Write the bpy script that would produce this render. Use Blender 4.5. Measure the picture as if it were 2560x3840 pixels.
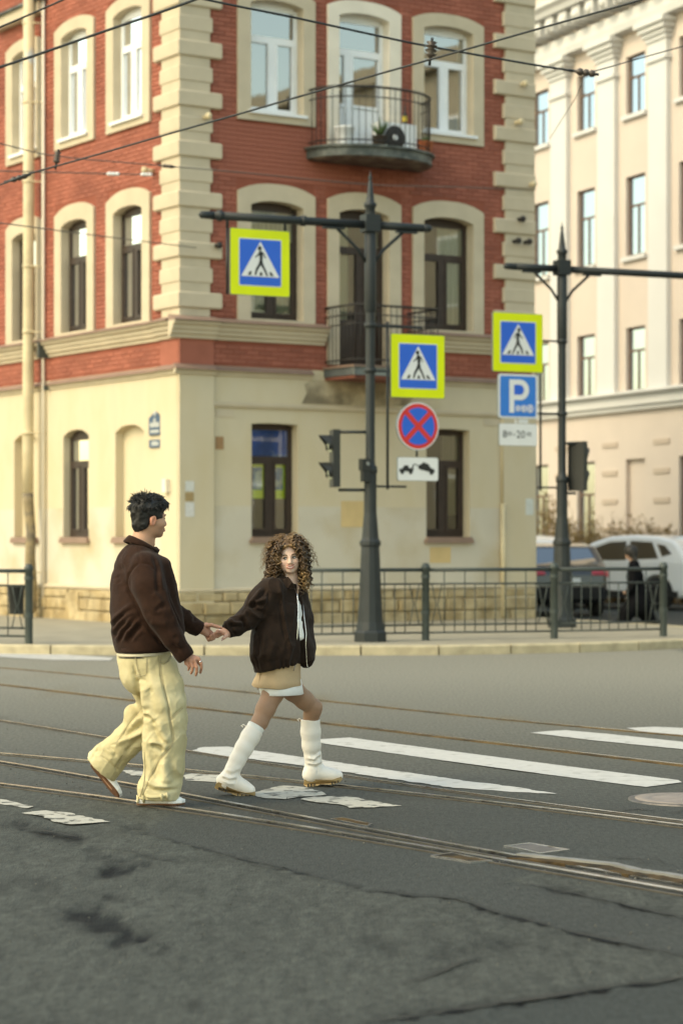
import bpy, bmesh, math, random
import numpy as np
from mathutils import Vector, Matrix

for _o in list(bpy.data.objects):
    bpy.data.objects.remove(_o)
random.seed(7)
rng = np.random.default_rng(7)
SC = bpy.context.scene
COL = SC.collection
PI = math.pi

# ---------------------------------------------------------------- camera, sky, sun, exposure
EYE = 1.55                      # camera height above the road
FOC = 8653.0                    # focal length measured in pixels of the 2560 px wide photograph
cam_d = bpy.data.cameras.new('camera')
cam_d.sensor_fit = 'HORIZONTAL'
cam_d.sensor_width = 24.0
cam_d.lens = FOC / 2560.0 * 24.0
cam_d.shift_y = 0.0408
cam_d.clip_start = 0.1
cam_d.clip_end = 3000.0
cam_d.dof.use_dof = True
cam_d.dof.focus_distance = 13.75
cam_d.dof.aperture_fstop = 2.6
cam = bpy.data.objects.new('camera', cam_d)
cam.location = (0, 0, EYE)
cam.rotation_euler = (PI / 2, 0, 0)
COL.objects.link(cam)
SC.camera = cam

SUN_EL, SUN_AZ = math.radians(44), math.radians(-119)   # azimuth from +Y towards +X
world = bpy.data.worlds.new('World')
SC.world = world
world.use_nodes = True
wn = world.node_tree
bg = wn.nodes['Background']
sky = wn.nodes.new('ShaderNodeTexSky')
sky.sky_type = 'NISHITA'
sky.sun_disc = False
sky.sun_elevation = SUN_EL
sky.sun_rotation = SUN_AZ
sky.air_density = 1.3
sky.dust_density = 1.6
sky.ozone_density = 0.6
wn.links.new(sky.outputs['Color'], bg.inputs['Color'])
bg.inputs['Strength'].default_value = 0.15
sun_d = bpy.data.lights.new('sun', 'SUN')
sun_d.energy = 0.58
sun_d.angle = math.radians(22)
sun_d.color = (1.0, 0.97, 0.93)
sun = bpy.data.objects.new('sun', sun_d)
_sd = Vector((math.sin(SUN_AZ) * math.cos(SUN_EL), math.cos(SUN_AZ) * math.cos(SUN_EL), math.sin(SUN_EL)))
sun.rotation_euler = _sd.to_track_quat('Z', 'Y').to_euler()
COL.objects.link(sun)
vs = SC.view_settings
vs.view_transform = 'Standard'
vs.look = 'None'
vs.gamma = 1.0
vs.exposure = 1.38
vs.use_curve_mapping = False
try:
    vs.use_white_balance = True
    vs.white_balance_temperature = 8900
    vs.white_balance_tint = 1
except Exception:
    pass

# ---------------------------------------------------------------- helpers: tags and objects
def tag(o, label=None, cat=None, group=None, kind=None):
    if label: o['label'] = label
    if cat: o['category'] = cat
    if group: o['group'] = group
    if kind: o['kind'] = kind
    return o

def empty(name, loc=(0, 0, 0), rz=0.0, label=None, cat=None, group=None, kind=None):
    o = bpy.data.objects.new(name, None)
    o.empty_display_size = 0.2
    o.location = loc
    o.rotation_euler = (0, 0, rz)
    COL.objects.link(o)
    return tag(o, label, cat, group, kind)

def link(name, me, parent=None, loc=None):
    o = bpy.data.objects.new(name, me)
    if parent is not None: o.parent = parent
    if loc is not None: o.location = loc
    COL.objects.link(o)
    return o

def copy_tree(o, parent=None):
    c = o.copy()
    COL.objects.link(c)
    if parent is not None: c.parent = parent
    for ch in [x for x in bpy.data.objects if x.parent == o]:
        copy_tree(ch, c)
    return c

def np_mesh(name, V, F, mat=None, smooth=False):
    """V (n,3) array, F list/array of quads or list of mixed faces"""
    me = bpy.data.meshes.new(name)
    if isinstance(F, np.ndarray):
        n, k = F.shape
        me.vertices.add(len(V)); me.vertices.foreach_set('co', np.asarray(V, dtype=np.float32).ravel())
        me.loops.add(n * k); me.loops.foreach_set('vertex_index', F.astype(np.int32).ravel())
        me.polygons.add(n)
        me.polygons.foreach_set('loop_start', np.arange(0, n * k, k, dtype=np.int32))
        me.polygons.foreach_set('loop_total', np.full(n, k, dtype=np.int32))
        me.update(calc_edges=True); me.validate()
    else:
        me.from_pydata([tuple(v) for v in V], [], F)
        me.update()
    if mat: me.materials.append(mat)
    if smooth:
        me.polygons.foreach_set('use_smooth', np.ones(len(me.polygons), dtype=bool))
    return me

class MB:
    """collects shapes and links them as one mesh object"""
    def __init__(s, M=None):
        s.v = []; s.f = []; s.M = M; s.sm = []
    def _add(s, vs_, fs, smooth=False, M=None):
        n = len(s.v)
        for p in vs_:
            p = Vector(p)
            if M is not None: p = M @ p
            if s.M is not None: p = s.M @ p
            s.v.append(p)
        for f in fs:
            s.f.append([i + n for i in f]); s.sm.append(smooth)
        return s
    def box(s, lo, hi, M=None):
        x0, y0, z0 = lo; x1, y1, z1 = hi
        v = [(x0,y0,z0),(x1,y0,z0),(x1,y1,z0),(x0,y1,z0),(x0,y0,z1),(x1,y0,z1),(x1,y1,z1),(x0,y1,z1)]
        return s._add(v, [(3,2,1,0),(4,5,6,7),(0,1,5,4),(1,2,6,5),(2,3,7,6),(3,0,4,7)], False, M)
    def cbox(s, lo, hi, c, M=None):
        """box with chamfered front edges (front = low y): a raised block"""
        x0, y0, z0 = lo; x1, y1, z1 = hi
        v = [(x0,y1,z0),(x1,y1,z0),(x1,y1,z1),(x0,y1,z1),
             (x0,y0+c,z0),(x1,y0+c,z0),(x1,y0+c,z1),(x0,y0+c,z1),
             (x0+c,y0,z0+c),(x1-c,y0,z0+c),(x1-c,y0,z1-c),(x0+c,y0,z1-c)]
        f = [(0,1,2,3),(0,4,5,1),(1,5,6,2),(2,6,7,3),(3,7,4,0),(4,8,9,5),(5,9,10,6),(6,10,11,7),(7,11,8,4),(8,11,10,9)]
        return s._add(v, f, False, M)
    def prism(s, poly, y0, y1, M=None):
        """polygon in (x,z) extruded along y"""
        n = len(poly)
        v = [(p[0], y0, p[1]) for p in poly] + [(p[0], y1, p[1]) for p in poly]
        f = [list(range(n)), list(range(2*n-1, n-1, -1))]
        for i in range(n):
            j = (i+1) % n
            f.append((i, i+n, j+n, j))
        return s._add(v, f, False, M)
    def flat(s, poly3, M=None):
        return s._add(poly3, [list(range(len(poly3)))], False, M)
    def lathe(s, prof, n=16, c=(0,0,0), smooth=True, M=None, caps=True):
        """profile list of (radius, z)"""
        v = []; f = []
        for r, z in prof:
            for i in range(n):
                a = 2*PI*i/n
                v.append((c[0]+r*math.cos(a), c[1]+r*math.sin(a), c[2]+z))
        for k in range(len(prof)-1):
            for i in range(n):
                j = (i+1) % n
                f.append((k*n+i, k*n+j, (k+1)*n+j, (k+1)*n+i))
        s._add(v, f, smooth, M)
        if caps:
            m = len(prof)-1
            s._add([v[i] for i in range(n)], [list(range(n-1,-1,-1))], False, M)
            s._add([v[m*n+i] for i in range(n)], [list(range(n))], False, M)
        return s
    def tube(s, pts, r, n=6, smooth=True, M=None, caps=True):
        pts = [Vector(p) for p in pts]
        rs = r if isinstance(r, (list, tuple)) else [r]*len(pts)
        v = []; f = []
        up = None
        for i, p in enumerate(pts):
            d = (pts[min(i+1, len(pts)-1)] - pts[max(i-1, 0)])
            if d.length < 1e-9: d = Vector((0,0,1))
            d.normalize()
            if up is None:
                up = Vector((0,0,1)) if abs(d.z) < .9 else Vector((1,0,0))
            a = up - d*up.dot(d)
            if a.length < 1e-6: a = d.orthogonal()
            a.normalize(); b = d.cross(a); up = a
            for k in range(n):
                t = 2*PI*k/n
                v.append(p + (a*math.cos(t) + b*math.sin(t))*rs[i])
        for i in range(len(pts)-1):
            for k in range(n):
                j = (k+1) % n
                f.append((i*n+k, i*n+j, (i+1)*n+j, (i+1)*n+k))
        if caps:
            f.append(list(range(n-1,-1,-1))); f.append([(len(pts)-1)*n+k for k in range(n)])
        return s._add(v, f, smooth, M)
    def ball(s, c, r, n=8, m=6, M=None):
        rx, ry, rz = r if isinstance(r, (list, tuple)) else (r, r, r)
        v = [(c[0], c[1], c[2]-rz)]; f = []
        for i in range(1, m):
            a = -PI/2 + PI*i/m
            for k in range(n):
                b = 2*PI*k/n
                v.append((c[0]+rx*math.cos(a)*math.cos(b), c[1]+ry*math.cos(a)*math.sin(b), c[2]+rz*math.sin(a)))
        v.append((c[0], c[1], c[2]+rz))
        for k in range(n):
            f.append((0, 1+(k+1)%n, 1+k))
            f.append((len(v)-1, 1+(m-2)*n+k, 1+(m-2)*n+(k+1)%n))
        for i in range(m-2):
            for k in range(n):
                j = (k+1)%n
                f.append((1+i*n+k, 1+i*n+j, 1+(i+1)*n+j, 1+(i+1)*n+k))
        return s._add(v, f, True, M)
    def loft(s, rings, closed=True, caps=False, smooth=True):
        n = len(rings[0]); v = [p for r in rings for p in r]; f = []
        for i in range(len(rings)-1):
            for k in range(n if closed else n-1):
                j = (k+1)%n
                f.append((i*n+k, i*n+j, (i+1)*n+j, (i+1)*n+k))
        if caps:
            f.append(list(range(n-1,-1,-1))); f.append([(len(rings)-1)*n+k for k in range(n)])
        return s._add(v, f, smooth)
    def mesh(s, name, mat):
        me = bpy.data.meshes.new(name)
        me.from_pydata([tuple(v) for v in s.v], [], s.f)
        me.update()
        me.polygons.foreach_set('use_smooth', s.sm)
        if mat: me.materials.append(mat)
        return me
    def obj(s, name, mat, parent=None, loc=None):
        return link(name, s.mesh(name, mat), parent, loc)

def rotz(a): return Matrix.Rotation(a, 4, 'Z')
def frame(o, ex, ey, ez):
    m = Matrix.Identity(4)
    for i, e in enumerate((ex, ey, ez)):
        e = Vector(e).normalized()
        for k in range(3): m[k][i] = e[k]
    for k in range(3): m[k][3] = o[k]
    return m

def ground_at(px, py, z=0.0):
    """point of the horizontal plane z seen at a pixel of the photograph"""
    Y = (EYE - z) * FOC / (py - 2024.5)
    return ((px - 1280) * Y / FOC, Y)
def at(px, py, Y):
    return Vector(((px - 1280) * Y / FOC, Y, EYE - (py - 2024.5) * Y / FOC))

# ---------------------------------------------------------------- helpers: materials
def mat(name, col, rough=.7, var=.12, scale=3.0, detail=4, bump=0.0, bscale=60.0, metal=0.0, spec=.5, island=0.0,
        col2=None, mixscale=1.5, mixlo=.45, mixhi=.6, coat=0.0, attr=None, streak=0.0, sheen=0.0, stretch=None):
    m = bpy.data.materials.new(name); m.use_nodes = True
    nt = m.node_tree; N = nt.nodes; Lk = nt.links
    bs = N['Principled BSDF']
    bs.inputs['Roughness'].default_value = rough
    bs.inputs['Metallic'].default_value = metal
    bs.inputs['Specular IOR Level'].default_value = spec
    if coat: bs.inputs['Coat Weight'].default_value = coat
    if sheen:
        bs.inputs['Sheen Weight'].default_value = sheen
        bs.inputs['Sheen Roughness'].default_value = .4
    tc = N.new('ShaderNodeTexCoord')
    vec = tc.outputs['Object']
    if stretch:
        mp = N.new('ShaderNodeMapping'); mp.inputs['Scale'].default_value = stretch
        Lk.new(vec, mp.inputs['Vector']); vec = mp.outputs['Vector']
    def noise(sc, det):
        n = N.new('ShaderNodeTexNoise'); n.inputs['Scale'].default_value = sc; n.inputs['Detail'].default_value = det
        Lk.new(vec, n.inputs['Vector']); return n.outputs['Fac']
    if attr:
        a = N.new('ShaderNodeAttribute'); a.attribute_name = attr
        c = a.outputs['Color']
    else:
        r = N.new('ShaderNodeRGB'); r.outputs[0].default_value = (*col, 1); c = r.outputs[0]
    if col2 is not None:
        mr = N.new('ShaderNodeMapRange'); mr.inputs['From Min'].default_value = mixlo; mr.inputs['From Max'].default_value = mixhi
        Lk.new(noise(mixscale, 5), mr.inputs['Value'])
        mx = N.new('ShaderNodeMix'); mx.data_type = 'RGBA'
        Lk.new(mr.outputs[0], mx.inputs['Factor']); Lk.new(c, mx.inputs['A']); mx.inputs['B'].default_value = (*col2, 1)
        c = mx.outputs['Result']
    if var or island:
        mr = N.new('ShaderNodeMapRange'); mr.inputs['From Min'].default_value = .3; mr.inputs['From Max'].default_value = .7
        mr.inputs['To Min'].default_value = 1 - var; mr.inputs['To Max'].default_value = 1 + var
        Lk.new(noise(scale, detail), mr.inputs['Value'])
        val = mr.outputs[0]
        if island:
            g = N.new('ShaderNodeNewGeometry')
            m2 = N.new('ShaderNodeMapRange'); m2.inputs['To Min'].default_value = 1 - island; m2.inputs['To Max'].default_value = 1 + island
            Lk.new(g.outputs['Random Per Island'], m2.inputs['Value'])
            mu = N.new('ShaderNodeMath'); mu.operation = 'MULTIPLY'
            Lk.new(val, mu.inputs[0]); Lk.new(m2.outputs[0], mu.inputs[1]); val = mu.outputs[0]
        sc_ = N.new('ShaderNodeVectorMath'); sc_.operation = 'SCALE'
        Lk.new(c, sc_.inputs[0]); Lk.new(val, sc_.inputs['Scale']); c = sc_.outputs[0]
    Lk.new(c, bs.inputs['Base Color'])
    if bump:
        b = N.new('ShaderNodeBump'); b.inputs['Strength'].default_value = min(1, bump); b.inputs['Distance'].default_value = .01*max(1, bump)
        Lk.new(noise(bscale, 6), b.inputs['Height']); Lk.new(b.outputs[0], bs.inputs['Normal'])
    return m

def glass_mat(name, tint=(.8,.85,.83), refl=.35, rough=.02, gcol=(.95,.97,1)):
    """thin window pane: part mirror, part see-through"""
    m = bpy.data.materials.new(name); m.use_nodes = True
    nt = m.node_tree; N = nt.nodes; Lk = nt.links
    out = N['Material Output']; N.remove(N['Principled BSDF'])
    tr = N.new('ShaderNodeBsdfTransparent'); tr.inputs['Color'].default_value = (*tint, 1)
    gl = N.new('ShaderNodeBsdfGlossy'); gl.inputs['Roughness'].default_value = rough
    gl.inputs['Color'].default_value = (*gcol, 1)
    lw = N.new('ShaderNodeFresnel'); lw.inputs['IOR'].default_value = 1.5
    ad = N.new('ShaderNodeMath'); ad.operation = 'ADD'; ad.use_clamp = True; ad.inputs[1].default_value = refl
    Lk.new(lw.outputs[0], ad.inputs[0])
    tcn = N.new('ShaderNodeTexCoord'); nz = N.new('ShaderNodeTexNoise'); nz.inputs['Scale'].default_value = 1.3
    bp = N.new('ShaderNodeBump'); bp.inputs['Strength'].default_value = .05; bp.inputs['Distance'].default_value = .02
    Lk.new(tcn.outputs['Object'], nz.inputs['Vector']); Lk.new(nz.outputs['Fac'], bp.inputs['Height']); Lk.new(bp.outputs[0], gl.inputs['Normal'])
    mx = N.new('ShaderNodeMixShader')
    Lk.new(ad.outputs[0], mx.inputs[0]); Lk.new(tr.outputs[0], mx.inputs[1]); Lk.new(gl.outputs[0], mx.inputs[2])
    Lk.new(mx.outputs[0], out.inputs['Surface'])
    return m
# ---------------------------------------------------------------- helpers: implicit surfaces (bodies, clothes, cars)
def vnoise(P, seed=0):
    """smooth value noise, P (n,3) in lattice units, result in -1..1"""
    r = np.random.default_rng(seed).random((32, 32, 32)).astype(np.float32)*2 - 1
    i = np.floor(P).astype(int); f = P - i; f = f*f*(3-2*f)
    o = 0
    for dx in (0, 1):
        for dy in (0, 1):
            for dz in (0, 1):
                w = (f[:,0] if dx else 1-f[:,0])*(f[:,1] if dy else 1-f[:,1])*(f[:,2] if dz else 1-f[:,2])
                o = o + w*r[(i[:,0]+dx) % 32, (i[:,1]+dy) % 32, (i[:,2]+dz) % 32]
    return o

class Field:
    FAR = 0.6
    def __init__(s, lo, hi, h):
        s.lo = np.array(lo, float); s.h = h
        s.n = np.ceil((np.array(hi, float) - s.lo)/h).astype(int) + 1
        s.f = np.full(s.n, s.FAR, dtype=np.float32)
        s.ax = [(s.lo[i] + h*np.arange(s.n[i])).astype(np.float32) for i in range(3)]
    def _sub(s, lo, hi):
        a = np.clip(np.floor((np.array(lo)-s.lo)/s.h).astype(int), 0, s.n)
        b = np.clip(np.ceil((np.array(hi)-s.lo)/s.h).astype(int)+1, 0, s.n)
        if np.any(b <= a): return None
        sl = tuple(slice(a[i], b[i]) for i in range(3))
        X = s.ax[0][sl[0]][:,None,None]; Y = s.ax[1][sl[1]][None,:,None]; Z = s.ax[2][sl[2]][None,None,:]
        return sl, X, Y, Z
    def put(s, lo, hi, fn, k=.01, sub=False):
        m = k + 3*s.h + .01
        g = s._sub(np.array(lo)-m, np.array(hi)+m)
        if g is None: return s
        sl, X, Y, Z = g
        d = np.asarray(fn(X, Y, Z), dtype=np.float32)
        a = s.f[sl]
        if sub:
            d = -d
            hh = np.maximum(k - np.abs(a-d), 0)/max(k, 1e-6)
            s.f[sl] = np.maximum(a, d) + hh*hh*k*.25
        else:
            hh = np.maximum(k - np.abs(a-d), 0)/max(k, 1e-6)
            s.f[sl] = np.minimum(a, d) - hh*hh*k*.25
        return s
    def cap(s, a, b, ra, rb=None, k=.01, sub=False):
        rb = ra if rb is None else rb
        a = np.array(a, float); b = np.array(b, float); ab = b-a; L2 = max(float(ab@ab), 1e-9); R = max(ra, rb)
        def fn(X, Y, Z):
            px, py, pz = X-a[0], Y-a[1], Z-a[2]
            t = np.clip((px*ab[0]+py*ab[1]+pz*ab[2])/L2, 0, 1)
            return np.sqrt((px-t*ab[0])**2+(py-t*ab[1])**2+(pz-t*ab[2])**2) - (ra+(rb-ra)*t)
        return s.put(np.minimum(a, b)-R, np.maximum(a, b)+R, fn, k, sub)
    def chain(s, pts, rs, k=.01):
        for i in range(len(pts)-1): s.cap(pts[i], pts[i+1], rs[i], rs[i+1], k)
        return s
    def ell(s, c, axes, r, k=.01, sub=False):
        c = np.array(c, float); A = np.array([np.array(v, float)/np.linalg.norm(v) for v in axes]); R = max(r)
        def fn(X, Y, Z):
            px, py, pz = X-c[0], Y-c[1], Z-c[2]
            q = [A[i][0]*px+A[i][1]*py+A[i][2]*pz for i in range(3)]
            k0 = np.sqrt(sum((q[i]/r[i])**2 for i in range(3)))
            k1 = np.sqrt(sum((q[i]/r[i]**2)**2 for i in range(3)))
            return k0*(k0-1)/np.maximum(k1, 1e-6)
        return s.put(c-R, c+R, fn, k, sub)
    def ecap(s, a, b, side, ra, rb, k=.02, sub=False):
        """elliptical capsule; ra, rb = (radius along side, radius across)"""
        a = np.array(a, float); b = np.array(b, float); w = b-a; L = np.linalg.norm(w); w = w/L
        u = np.array(side, float); u = u - w*(u@w); u /= np.linalg.norm(u); v = np.cross(w, u)
        R = max(*ra, *rb)
        def fn(X, Y, Z):
            px, py, pz = X-a[0], Y-a[1], Z-a[2]
            l = px*w[0]+py*w[1]+pz*w[2]; t = np.clip(l/L, 0, 1); e = l - t*L
            su = ra[0]+(rb[0]-ra[0])*t; sv = ra[1]+(rb[1]-ra[1])*t; mn = np.minimum(su, sv)
            x = (px*u[0]+py*u[1]+pz*u[2])/su; y = (px*v[0]+py*v[1]+pz*v[2])/sv
            k0 = np.sqrt(x*x+y*y+(e/mn)**2)
            k1 = np.sqrt((x/su)**2+(y/sv)**2+(e/mn/mn)**2)
            return k0*(k0-1)/np.maximum(k1, 1e-6)
        return s.put(np.minimum(a, b)-R, np.maximum(a, b)+R, fn, k, sub)
    def echain(s, pts, side, rs, k=.02):
        for i in range(len(pts)-1): s.ecap(pts[i], pts[i+1], side, rs[i], rs[i+1], k)
        return s
    def cut(s, p, n, k=.004):
        """remove everything on the side the normal n points to"""
        n = np.array(n, float); n /= np.linalg.norm(n); p = np.array(p, float)
        X, Y, Z = s.ax[0][:,None,None], s.ax[1][None,:,None], s.ax[2][None,None,:]
        d = ((X-p[0])*n[0]+(Y-p[1])*n[1]+(Z-p[2])*n[2]).astype(np.float32)
        hh = np.maximum(k-np.abs(s.f-d), 0)/k
        s.f = np.maximum(s.f, d) + hh*hh*k*.25
        return s
    def nets(s):
        f = s.f; nx, ny, nz = f.shape
        ins = f < 0
        cnt = np.zeros((nx-1, ny-1, nz-1), dtype=np.int8)
        for dx in (0, 1):
            for dy in (0, 1):
                for dz in (0, 1):
                    cnt += ins[dx:nx-1+dx, dy:ny-1+dy, dz:nz-1+dz]
        act = (cnt > 0) & (cnt < 8)
        ci = np.argwhere(act)
        idx = np.full(act.shape, -1, dtype=np.int32); idx[act] = np.arange(len(ci))
        offs = np.array([(i & 1, (i >> 1) & 1, (i >> 2) & 1) for i in range(8)])
        vals = np.stack([f[ci[:,0]+o[0], ci[:,1]+o[1], ci[:,2]+o[2]] for o in offs], 1)
        acc = np.zeros((len(ci), 3)); c = np.zeros(len(ci))
        for i in range(8):
            for b in (1, 2, 4):
                j = i | b
                if j == i: continue
                vi, vj = vals[:,i], vals[:,j]
                m = (vi < 0) != (vj < 0)
                t = vi[m]/(vi[m]-vj[m])
                acc[m] += offs[i] + t[:,None]*(offs[j]-offs[i]); c[m] += 1
        V = s.lo + s.h*(ci + acc/c[:,None])
        F = []
        for axis in range(3):
            o1, o2 = [(1, 2), (2, 0), (0, 1)][axis]
            sl0 = [slice(None)]*3; sl1 = [slice(None)]*3
            sl0[axis] = slice(0, -1); sl1[axis] = slice(1, None)
            A = ins[tuple(sl0)]; B = ins[tuple(sl1)]
            e = np.argwhere(A != B)
            e = e[(e[:,o1] > 0) & (e[:,o2] > 0) & (e[:,o1] < f.shape[o1]-1) & (e[:,o2] < f.shape[o2]-1)]
            fl = A[e[:,0], e[:,1], e[:,2]]
            def cell(d1, d2):
                q = e.copy(); q[:,o1] -= d1; q[:,o2] -= d2
                return idx[q[:,0], q[:,1], q[:,2]]
            q = np.stack([cell(1,1), cell(0,1), cell(0,0), cell(1,0)], 1)
            q[~fl] = q[~fl][:, ::-1]
            F.append(q)
        return V, np.concatenate(F)

def vnormals(V, F):
    a = np.cross(V[F[:,2]]-V[F[:,0]], V[F[:,3]]-V[F[:,1]])
    N = np.zeros_like(V)
    for k in range(4): np.add.at(N, F[:,k], a)
    return N/np.maximum(np.linalg.norm(N, axis=1, keepdims=True), 1e-9)

def poly_dist(P, pts):
    """distance of the points P (n,d) to a polyline, and the position along it 0..1"""
    pts = np.asarray(pts, float); best = np.full(len(P), 1e9); tt = np.zeros(len(P)); m = len(pts)-1
    for i in range(m):
        ab = pts[i+1]-pts[i]; t = np.clip(((P-pts[i])@ab)/max(ab@ab, 1e-12), 0, 1)
        d = np.linalg.norm(P-pts[i]-t[:,None]*ab, axis=1)
        c = d < best; best[c] = d[c]; tt[c] = (i+t[c])/m
    return best, tt

class Sculpt:
    """surface of a Field with folds, seams and noise pressed into it"""
    def __init__(s, field):
        s.V, s.F = field.nets(); s.N = vnormals(s.V, s.F)
    def renorm(s): s.N = vnormals(s.V, s.F); return s
    def fold(s, pts, w, amp, taper=True, face=(0,-1,0)):
        """a ridge (amp > 0) or groove along a line of (x,z) points, on the side that faces `face`"""
        d, t = poly_dist(s.V[:, [0, 2]], pts)
        m = np.clip((s.N@np.array(face, float)+.15)/.4, 0, 1)
        a = amp*np.exp(-(d/w)**2)*m
        if taper: a = a*np.clip(np.minimum(t, 1-t)*5+.15, 0, 1)
        s.V = s.V + s.N*a[:,None]
        return s
    def noise(s, scale, amp, seed=0, stretch=(1,1,1)):
        s.V = s.V + s.N*(amp*vnoise(s.V*np.array(stretch)/scale + 100, seed))[:,None]
        return s
    def crease(s, scale, amp, seed=0, stretch=(1,1,1), sharp=5, rot=0.0):
        c_, s_ = math.cos(rot), math.sin(rot); P = s.V.copy(); P = np.c_[c_*P[:,0]+s_*P[:,2], P[:,1], -s_*P[:,0]+c_*P[:,2]]
        n = np.abs(vnoise(P*np.array(stretch)/scale+100, seed)); m = np.clip(vnoise(s.V/.22+50, seed+1)*1.2+.5, 0, 1)
        s.V = s.V + s.N*(amp*((1-n)**sharp-.25)*m)[:,None]
        return s
    def obj(s, name, mat, parent=None, col=None):
        me = np_mesh(name, s.V, s.F, mat, True)
        if col is not None:
            a = me.color_attributes.new('Col', 'FLOAT_COLOR', 'POINT')
            c4 = np.ones((len(s.V), 4), dtype=np.float32); c4[:, :3] = col
            a.data.foreach_set('color', c4.ravel())
        return link(name, me, parent)

def poly_sdf(poly):
    """signed distance (negative inside) of a 2-D polygon, as a function of two arrays"""
    P = np.array(poly, float)
    def fn(U, W):
        d = None; sgn = None
        n = len(P)
        for i in range(n):
            a = P[i]; b = P[i-1]; e = b-a
            wu, ww = U-a[0], W-a[1]
            t = np.clip((wu*e[0]+ww*e[1])/(e@e), 0, 1)
            q = (wu-e[0]*t)**2+(ww-e[1]*t)**2
            d = q if d is None else np.minimum(d, q)
            c1 = W >= a[1]; c2 = W < b[1]; c3 = e[0]*ww > e[1]*wu
            fl = (c1 & c2 & c3) | (~c1 & ~c2 & ~c3)
            s_ = np.where(fl, -1., 1.)
            sgn = s_ if sgn is None else sgn*s_
        return np.sqrt(d)*sgn
    return fn
# ---------------------------------------------------------------- materials
M = {}
M['asphalt_far'] = mat('asphalt', (.10,.096,.085), .85, .10, 2.0, bump=.4, bscale=90)
M['kerb'] = mat('kerb_granite', (.42,.36,.24), .8, .18, 6, bump=.3, bscale=80, island=.12)
M['pavement'] = mat('pavement_asphalt', (.27,.245,.185), .85, .12, 2.5, bump=.3, bscale=70)
M['steel'] = mat('worn_rail_steel', (.60,.62,.66), .24, .2, 8, metal=1.0, col2=(.10,.08,.06), mixscale=6, mixlo=.58, mixhi=.72)
M['steel_dull'] = mat('dull_steel', (.10,.09,.075), .55, .25, 8, metal=.7)
M['rust'] = mat('rail_groove_rust', (.022,.018,.012), .8, .35, 12, bump=.5, bscale=120, spec=.15, col2=(.07,.045,.02), mixscale=5)
M['rust_light'] = mat('rail_groove_ochre', (.11,.068,.025), .8, .35, 9, bump=.5, bscale=120, spec=.15, col2=(.045,.03,.014), mixscale=3)
M['paint'] = mat('road_paint', (.45,.445,.42), .7, .07, 14, bump=.3, bscale=150, col2=(.24,.235,.21), mixscale=8, mixlo=.58, mixhi=.72)
M['paint_worn'] = mat('worn_road_paint', (.40,.385,.335), .75, .1, 14, bump=.3, bscale=150, col2=(.075,.076,.066), mixscale=11, mixlo=.545, mixhi=.60)
M['crack'] = mat('crack_dark', (.025,.024,.02), .95, .3, 20)
M['iron'] = mat('cover_iron', (.13,.12,.112), .5, .2, 10, metal=.6, bump=.4, bscale=60)

def irregular(poly, step=.12, amp=.02, seed=0, closed=True):
    """breaks the edges of a ground polygon into short uneven pieces"""
    r = random.Random(seed); out = []
    n = len(poly)
    for i in range(n if closed else n-1):
        a = Vector(poly[i]); b = Vector(poly[(i+1) % n]); L = (b-a).length; k = max(1, int(L/step))
        nn = Vector((-(b-a).y, (b-a).x)).normalized() if L > 1e-6 else Vector((0, 0))
        for j in range(k):
            p = a.lerp(b, j/k)
            if j: p = p + nn*r.uniform(-amp, amp)
            out.append((p.x, p.y))
    if not closed: out.append(tuple(poly[-1]))
    return out

PXK = 2560/1568.0                # the readings below were taken on a 1568 px wide view
def gd(pts, z=0.0): return [ground_at(x*PXK, y*PXK, z) for x, y in pts]
def gf(pts, z=0.0): return [ground_at(x, y, z) for x, y in pts]

# ---------------------------------------------------------------- road: one sheet, fine near the tracks, to the horizon
def axis(fine0, fine1, step, lo, hi):
    a = list(np.arange(fine0, fine1, step)); g = step; x = fine1; b = []
    while x < hi: b.append(x); g *= 1.25; x += g
    b.append(hi); c = []; x = fine0; g = step
    while x > lo: g *= 1.25; x -= g; c.append(max(x, lo))
    return np.array(sorted(set(np.round(c+a+b, 4))))
gx = axis(-2.9, 2.7, .022, -900, 900); gy = axis(6.7, 17.5, .022, -300, 1500)
GX, GY = np.meshgrid(gx, gy, indexing='ij')
P2 = np.stack([GX.ravel(), GY.ravel()], 1)
near = (P2[:,0] > -5) & (P2[:,0] < 5) & (P2[:,1] > 5) & (P2[:,1] < 36)
Pn = P2[near]
def inside(P, poly):
    poly = np.asarray(poly); c = np.zeros(len(P), bool); j = len(poly)-1
    for i in range(len(poly)):
        xi, yi = poly[i]; xj, yj = poly[j]
        m = ((yi > P[:,1]) != (yj > P[:,1])) & (P[:,0] < (xj-xi)*(P[:,1]-yi)/(yj-yi+1e-12)+xi)
        c ^= m; j = i
    return c
def n2(P, sc, seed): return vnoise(np.c_[P/sc, np.zeros(len(P))]+50, seed)
Pw = Pn + .03*np.c_[n2(Pn, .12, 1), n2(Pn, .12, 2)]
rail_near = gd([(0,1802),(309,1844),(551,1880),(701,1897),(876,1930),(1041,1958),(1228,1993),(1368,2015),(1568,2049)])
edge_old = gf([(539,3126),(882,3216),(1086,3265),(1280,3310),(1402,3339),(1558,3363),(1713,3375),(1909,3437),(2219,3514),(2600,3602)])
old = inside(Pw, [(-9,16.6)]+rail_near[:1]+gd([(309,1846),(400,1862)])+edge_old+[(9,8.4),(9,2),(-9,2)])
old |= inside(Pw, gf([(1860,3316),(1933,3310),(2047,3330),(2292,3384),(2620,3462),(2620,3380),(2230,3310),(2000,3270)]))
dark_patch = inside(Pw, gf([(1362,3836),(1566,3812),(1949,3759),(2260,3710),(2700,3655),(2700,3990),(1362,3990)]))
old &= ~dark_patch
base = np.tile(np.array([.044,.048,.044]), (len(P2), 1))
cn = base[near].copy()
lo1 = n2(Pn, 1.6, 3); lo2 = n2(Pn, .45, 4); grain = rng.normal(0, 1, len(Pn))
cn *= (1 + .07*lo1 + .05*lo2)[:,None]
o = old
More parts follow.
